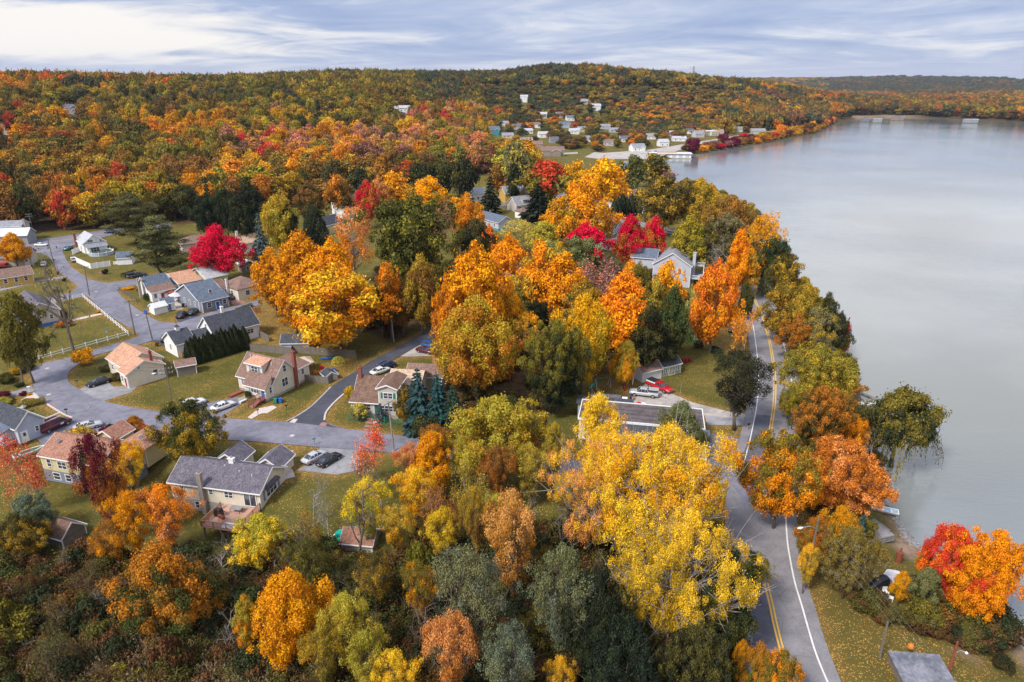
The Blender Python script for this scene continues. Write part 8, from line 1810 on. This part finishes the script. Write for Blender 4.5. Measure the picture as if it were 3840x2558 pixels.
# ---- boats and the water's edge
def boat(name, x, y, z, rz, L, Wd, Hh, m_h, m_in, label, seats=2, m_rim='whitep', tilt=0):
    KEEP.append((x, y, 3.0)); g = empty(name, (x, y, z), rz, label, 'boat'); n = 11; outer, rim, inn = [], [], []
    def hw(t): return Wd/2*(1-max(0, (t-.45)/.55)**2.2)*(0.92+.08*min(1, t*5))
    V = []
    for i in range(n):
        t = i/(n-1); xx = -L/2+L*t; w = max(hw(t), .02); s_ = Hh*(1+.25*t*t)
        V += [(xx, -w, s_), (xx, -w*.8, s_*.35), (xx, 0, .0+.3*Hh*max(0, t-.8)*3), (xx, w*.8, s_*.35), (xx, w, s_)]
    Fb = [(i*5+j, (i+1)*5+j, (i+1)*5+j+1, i*5+j+1) for i in range(n-1) for j in range(4)]+[(0,1,2,3,4)]
    MB().add(V, Fb).build('hull', M[m_h], g)
    V = []
    for i in range(n):
        t = i/(n-1); xx = -L/2+.12+(L-.5)*t; w = max(hw(t)-.14, .02); s_ = Hh*(1+.25*t*t)
        V += [(xx, -w, s_*.98), (xx, -w*.75, s_*.5), (xx, w*.75, s_*.5), (xx, w, s_*.98)]
    MB().add(V, [(i*4+j, (i+1)*4+j, (i+1)*4+j+1, i*4+j+1) for i in range(n-1) for j in range(3)]).build('interior', M[m_in], g)
    mb = MB()
    for sg in (-1, 1):
        pts = [(-L/2+L*i/(n-1), sg*max(hw(i/(n-1))-.07, .0), Hh*(1+.25*(i/(n-1))**2)) for i in range(n)]
        for a, b__ in zip(pts[:-1], pts[1:]): mb.bar(a, b__, .17, .07)
    mb.bar((-L/2+.05, -hw(0), Hh), (-L/2+.05, hw(0), Hh), .16, .08); mb.build('gunwale', M[m_rim], g)
    for k in range(seats): xx = -L*.28+k*L*.28; MB().box(xx-.14, xx+.14, -hw(.3)*.85, hw(.3)*.85, Hh*.62, Hh*.70).build('seat', M['trim'], g)
    g.rotation_euler = (tilt, 0, rz); return g
x, y = P('L', 955, 1440, -3.3); boat('rowing_boat', x, y, -3.35, R(157), 4.4, 1.5, .55, 'whitep', 'boatblue', 'pale blue rowing boat with white seats drawn up at the shore', 3)
x, y = P('D', 1790, 1135, -2.2); g = boat('motor_boat', x, y, -2.6, R(60), 6.3, 2.2, 1.0, 'whitep', 'tealp', 'white motor boat with teal interior on a trailer behind the leaning bare tree', 0)
MB().box(.6, 1.6, -.9, .9, 1.15, 1.45).build('foredeck_cover', M['tealp'], g); MB().tube([(-.6,-1.25,.15),(-.6,1.25,.15)], .33, 12).build('trailer_wheel', M['rubber'], g)
x, y = P('B', 250, 1020, .3); boat('old_boat', x, y, -.6, R(50), 4.8, 1.7, .6, 'whitep', 'greenp', 'old white rowing boat with green boards left of the rust-roofed house', 1)
x, y = P('X', 1032, 1168, -2); g = empty('covered_boat', (x, y, -2.7), R(-20), 'motor boat under a glossy black cover beside the yellow tree', 'boat')
MB().tube([(-2.6,0,1.0),(-1.8,0,1.1),(0,0,1.3),(1.6,0,1.0),(2.7,0,.7)], [.9,1.05,1.1,.8,.1], 12).build('cover', M['tarp'], g); MB().tube([(-.6,-1.1,.33),(-.6,1.1,.33)], .33, 12).build('trailer_wheel', M['rubber'], g); MB().bar((2.4,0,.5),(4.0,0,.45),.1).build('tow_bar', M['metal'], g)
def planks(c, x, y, z, rz, L, Wd, H_, m, label, n=1, name='dock_section', cat='dock section'):
    a, b_ = P(c, x, y, z); KEEP.append((a, b_, 2.6)); g = empty(name, (a, b_, z-.6), rz, label, cat)
    for k in range(n): MB().box(-L/2+.05*k, L/2-.03*k, -Wd/2, Wd/2, .02+k*.34, .22+k*.34).build('planking', M[m], g)
    MB().bar((-L/2, -Wd/2+.1, -.05), (L/2, -Wd/2+.1, -.05), .14).bar((-L/2, Wd/2-.1, -.05), (L/2, Wd/2-.1, -.05), .14).build('frame', M['wood'], g)
planks('G',1045,250,-1.4,R(-72),3.6,3.2,0,'dock','stack of grey dock boards beside the little blue spruce',3); planks('G',1035,180,-1.8,R(-72),3.0,3.0,0,'dock','single grey dock platform behind the stack',1)
planks('G',1245,640,-2,R(-65),3.4,2.2,0,'dock','grey boards lying by the red-brown shed on the beach yard'); planks('G',1100,640,-2,R(-62),3.4,1.2,0,'cedar','reddish plank ramp in the beach yard',1,'plank_ramp','ramp'); planks('G',1165,650,-2,R(-62),2.4,.6,0,'dock','narrow grey plank in the beach yard',1,'plank','plank')
planks('G',1400,575,-2.2,R(0),4.4,1.5,0,'trim','white painted boards on the beach beside the red maple',1,'white_boards','boards')
planks('L',905,800,-3.0,R(-10),7,1.3,0,'trim','white jetty running from the shore toward the willow',1,'jetty','jetty'); planks('L',905,825,-3.0,R(-10),7,.9,0,'dock','grey jetty beside the white one',1,'jetty','jetty')
planks('L',860,745,-3.0,R(-60),9,1.2,0,'wood','broken dark jetty along the waterline above the willow',1,'jetty','jetty')
g = E_('steel_stove', 'G', 1235, 510, 'upright rusty dark red stove drum on the beach lawn', 'stove'); MB().cyl(0,0,0,1.5,.42,14).build('drum', M['rust'], g); MB().tube([(.1,.1,1.5),(.15,.1,2.1)], .1, 8).build('flue', M['rust'], g)
g = E_('blue_cover_heap', 'G', 1075, 740, 'dark blue covered heap beside the tiny shed', 'covered heap', .4); MB().tube([(-1.6,0,.3),(-.5,0,.8),(.6,0,.9),(1.6,0,.4)], [.5,.8,.8,.4], 10).build('cover', M['tarp'], g)
for k, (x, y) in enumerate(((1120,800),(1165,850))):
    g = E_('white_chair', 'G', x, y, ['left','right'][k]+' one of two white plastic chairs below the tiny shed', 'chair', 1.0*k); MB().box(-.3,.3,-.3,.3,.4,.46).build('seat', M['trim'], g); MB().box(-.3,.3,.26,.32,.46,.95).build('backrest', M['trim'], g)
    for a in (-.25,.25):
        for b__ in (-.25,.25): MB().box(a-.03,a+.03,b__-.03,b__+.03,0,.4).build('leg', M['trim'], g)
g = E_('float_toy', 'G', 1325, 1335, 'orange and white painted board with a face-like hole behind the dock shed', 'board', .2, z=1.2); MB().tube([(0,0,0),(0,0,.3),(0,0,.5)], [.35,.3,.1], 12).build('board', M['orangep'], g)
# shoreline stones
rs_ = np.random.RandomState(9); mb = MB()
for k in range(520):
    s_ = rs_.uniform(3, 30); i = int(s_); f = s_-i; a = SHORE[i]*(1-f)+SHORE[i+1]*f+rs_.normal(size=2)*.45; r_ = rs_.uniform(.14, .42)
    if a[1] > 420: continue
    d = rs_.normal(size=(6, 3))*.2+np.array([(1,0,0),(0,1,0),(-1,0,0),(0,-1,0),(0,0,.8),(0,0,-.6)]); mb.add([(a[0]+p[0]*r_, a[1]+p[1]*r_, LAKEZ+.05+p[2]*r_) for p in d], [(0,1,4),(1,2,4),(2,3,4),(3,0,4),(1,0,5),(2,1,5),(3,2,5),(0,3,5)])
tag(mb.build('shore_rubble', M['slatestone']), kind='stuff')
# reeds at the lower left edge
rs_ = np.random.RandomState(4); V, Lr = [], []; poly = WP('X', [(60,1568),(200,1500),(380,1420),(560,1400),(700,1480),(760,1568),(600,1620),(200,1640)], -3); xs = [p[0] for p in poly]; ys = [p[1] for p in poly]; n = 0; C, N_, A_, S_, K_ = [], [], [], [], []
while n < 5200:
    x, y = rs_.uniform(min(xs), max(xs)), rs_.uniform(min(ys), max(ys))
    if not inpoly(np.array(x), np.array(y), poly): continue
    n += 1; hh = rs_.uniform(1.8, 2.9); z = gz(x, y) if n % 40 == 1 else z; ln = rs_.normal(size=2)*.22
    for q in range(5): C.append((x+ln[0]*q/4, y+ln[1]*q/4, z+hh*(.2+.16*q))); N_.append(rs_.normal(size=3)); A_.append((ln[0]+rs_.normal()*.3, ln[1]+rs_.normal()*.3, 1.)); S_.append(.26); K_.append((rs_.uniform(), .5, .2))
    for q in range(3): C.append((x+ln[0]*1.1+rs_.normal()*.05, y+ln[1]*1.1, z+hh*(.92+.05*q))); N_.append(rs_.normal(size=3)); A_.append((ln[0]*2, ln[1]*2, 1.)); S_.append(.16); K_.append((rs_.uniform(), 0., 1.))
C, N_, A_ = map(np.array, (C, N_, A_)); Vq = []
rr_ = np.random.RandomState(5); me = quad_mesh('reeds', cards(rr_, C, N_, np.array(S_), .16, A_), len(C), np.array(K_), M['leaf'])
o = bpy.data.objects.new('reeds', me); COL.objects.link(o); o['tcol'] = [.34,.25,.15]; o['tcol2'] = [.15,.12,.055]; tag(o, kind='stuff')

build_woods()

# ------------------------------------------------------------------ labels of the trees
CATN = {'shrub': 'shrub', 'ball': 'shrub', 'thuja': 'cypress'}
wd = {}; ZONE = {'WOOD': 'at the foot of the wood', 'BELT': 'in the belt below the side road', 'THICKET': 'in the bottom thicket', 'MIDWOOD': 'inside the middle wood'}
for o, kd, c1, c2, ph, u in TREES:
    if ph == 'LABELLED': continue
    if ph == 'HEDGE': tag(o, f'columnar arborvitae in the row beside the white house, {ordn(u)} from its near end', 'cypress', 'arborvitae row beside the white house'); continue
    if ph == 'HEDGE2': tag(o, f'columnar evergreen in the row left of the magenta maples, {ordn(u)} from left', 'cypress', 'evergreen row by the magenta maples'); continue
    w = LAY.get(kd, 'round'); w2 = WORD[c1]; t = 'shrub' if kd in ('shrub', 'ball') else 'conifer' if kd in ('spruce', 'pine') else 'tree'
    if ph in ZONE: wd.setdefault(('' if w.startswith('bare') else w2, w, t, ph), []).append((u, o)); continue
    if w.startswith('bare'): l = f'{w} tree, {ph}'
    else: l = f'{w2} {w} {t}, {ph}'
    tag(o, l, CATN.get(kd, 'tree'), 'shrubs in the yards' if t == 'shrub' else 'trees of the settlement and shore')
ORD = ['leftmost', 'second from left', 'third from left', 'fourth from left', 'fifth from left', 'sixth from left', 'seventh from left', 'eighth from left', 'ninth from left', 'tenth from left', 'eleventh from left', 'twelfth from left', 'thirteenth from left', 'fourteenth from left', 'fifteenth from left', 'sixteenth from left']
for (w2, w, t, ph), L_ in wd.items():
    L_.sort(key=lambda q: q[0])
    for i, (u, o) in enumerate(L_):
        lab = f'{w2} {w} {t} {ZONE[ph]}'.strip()+(', '+(ORD[i] if i < len(ORD) else f'number {i+1} such from left') if len(L_) > 1 else '')
        tag(o, lab, 'shrub' if t == 'shrub' else 'tree', 'trees '+ZONE[ph])
seen = {}
for o in COL.objects:
    if 'label' in o and o.parent is None:
        l = o['label']; n = len(l.split())
        if n > 16: print('LONG', n, l)
        seen.setdefault(l, []).append(o)
for l, q in seen.items():
    if len(q) > 1 and not q[0].get('group'): print('DUP', l)

# ------------------------------------------------------------------ air
HAZE = 0.00004
if HAZE:
    hm = bpy.data.materials.new('haze_air'); hm.use_nodes = True; nt = hm.node_tree; nt.nodes.clear()
    pvn = nd(nt, 'ShaderNodeVolumePrincipled'); pvn.inputs['Color'].default_value = (.62, .78, 1, 1); pvn.inputs['Density'].default_value = HAZE; pvn.inputs['Anisotropy'].default_value = .2
    nt.links.new(pvn.outputs[0], nd(nt, 'ShaderNodeOutputMaterial').inputs['Volume'])
    hz = MB().box(-9500, 9500, -600, 12500, -12, 190).build('haze', hm); tag(hz, kind='stuff')
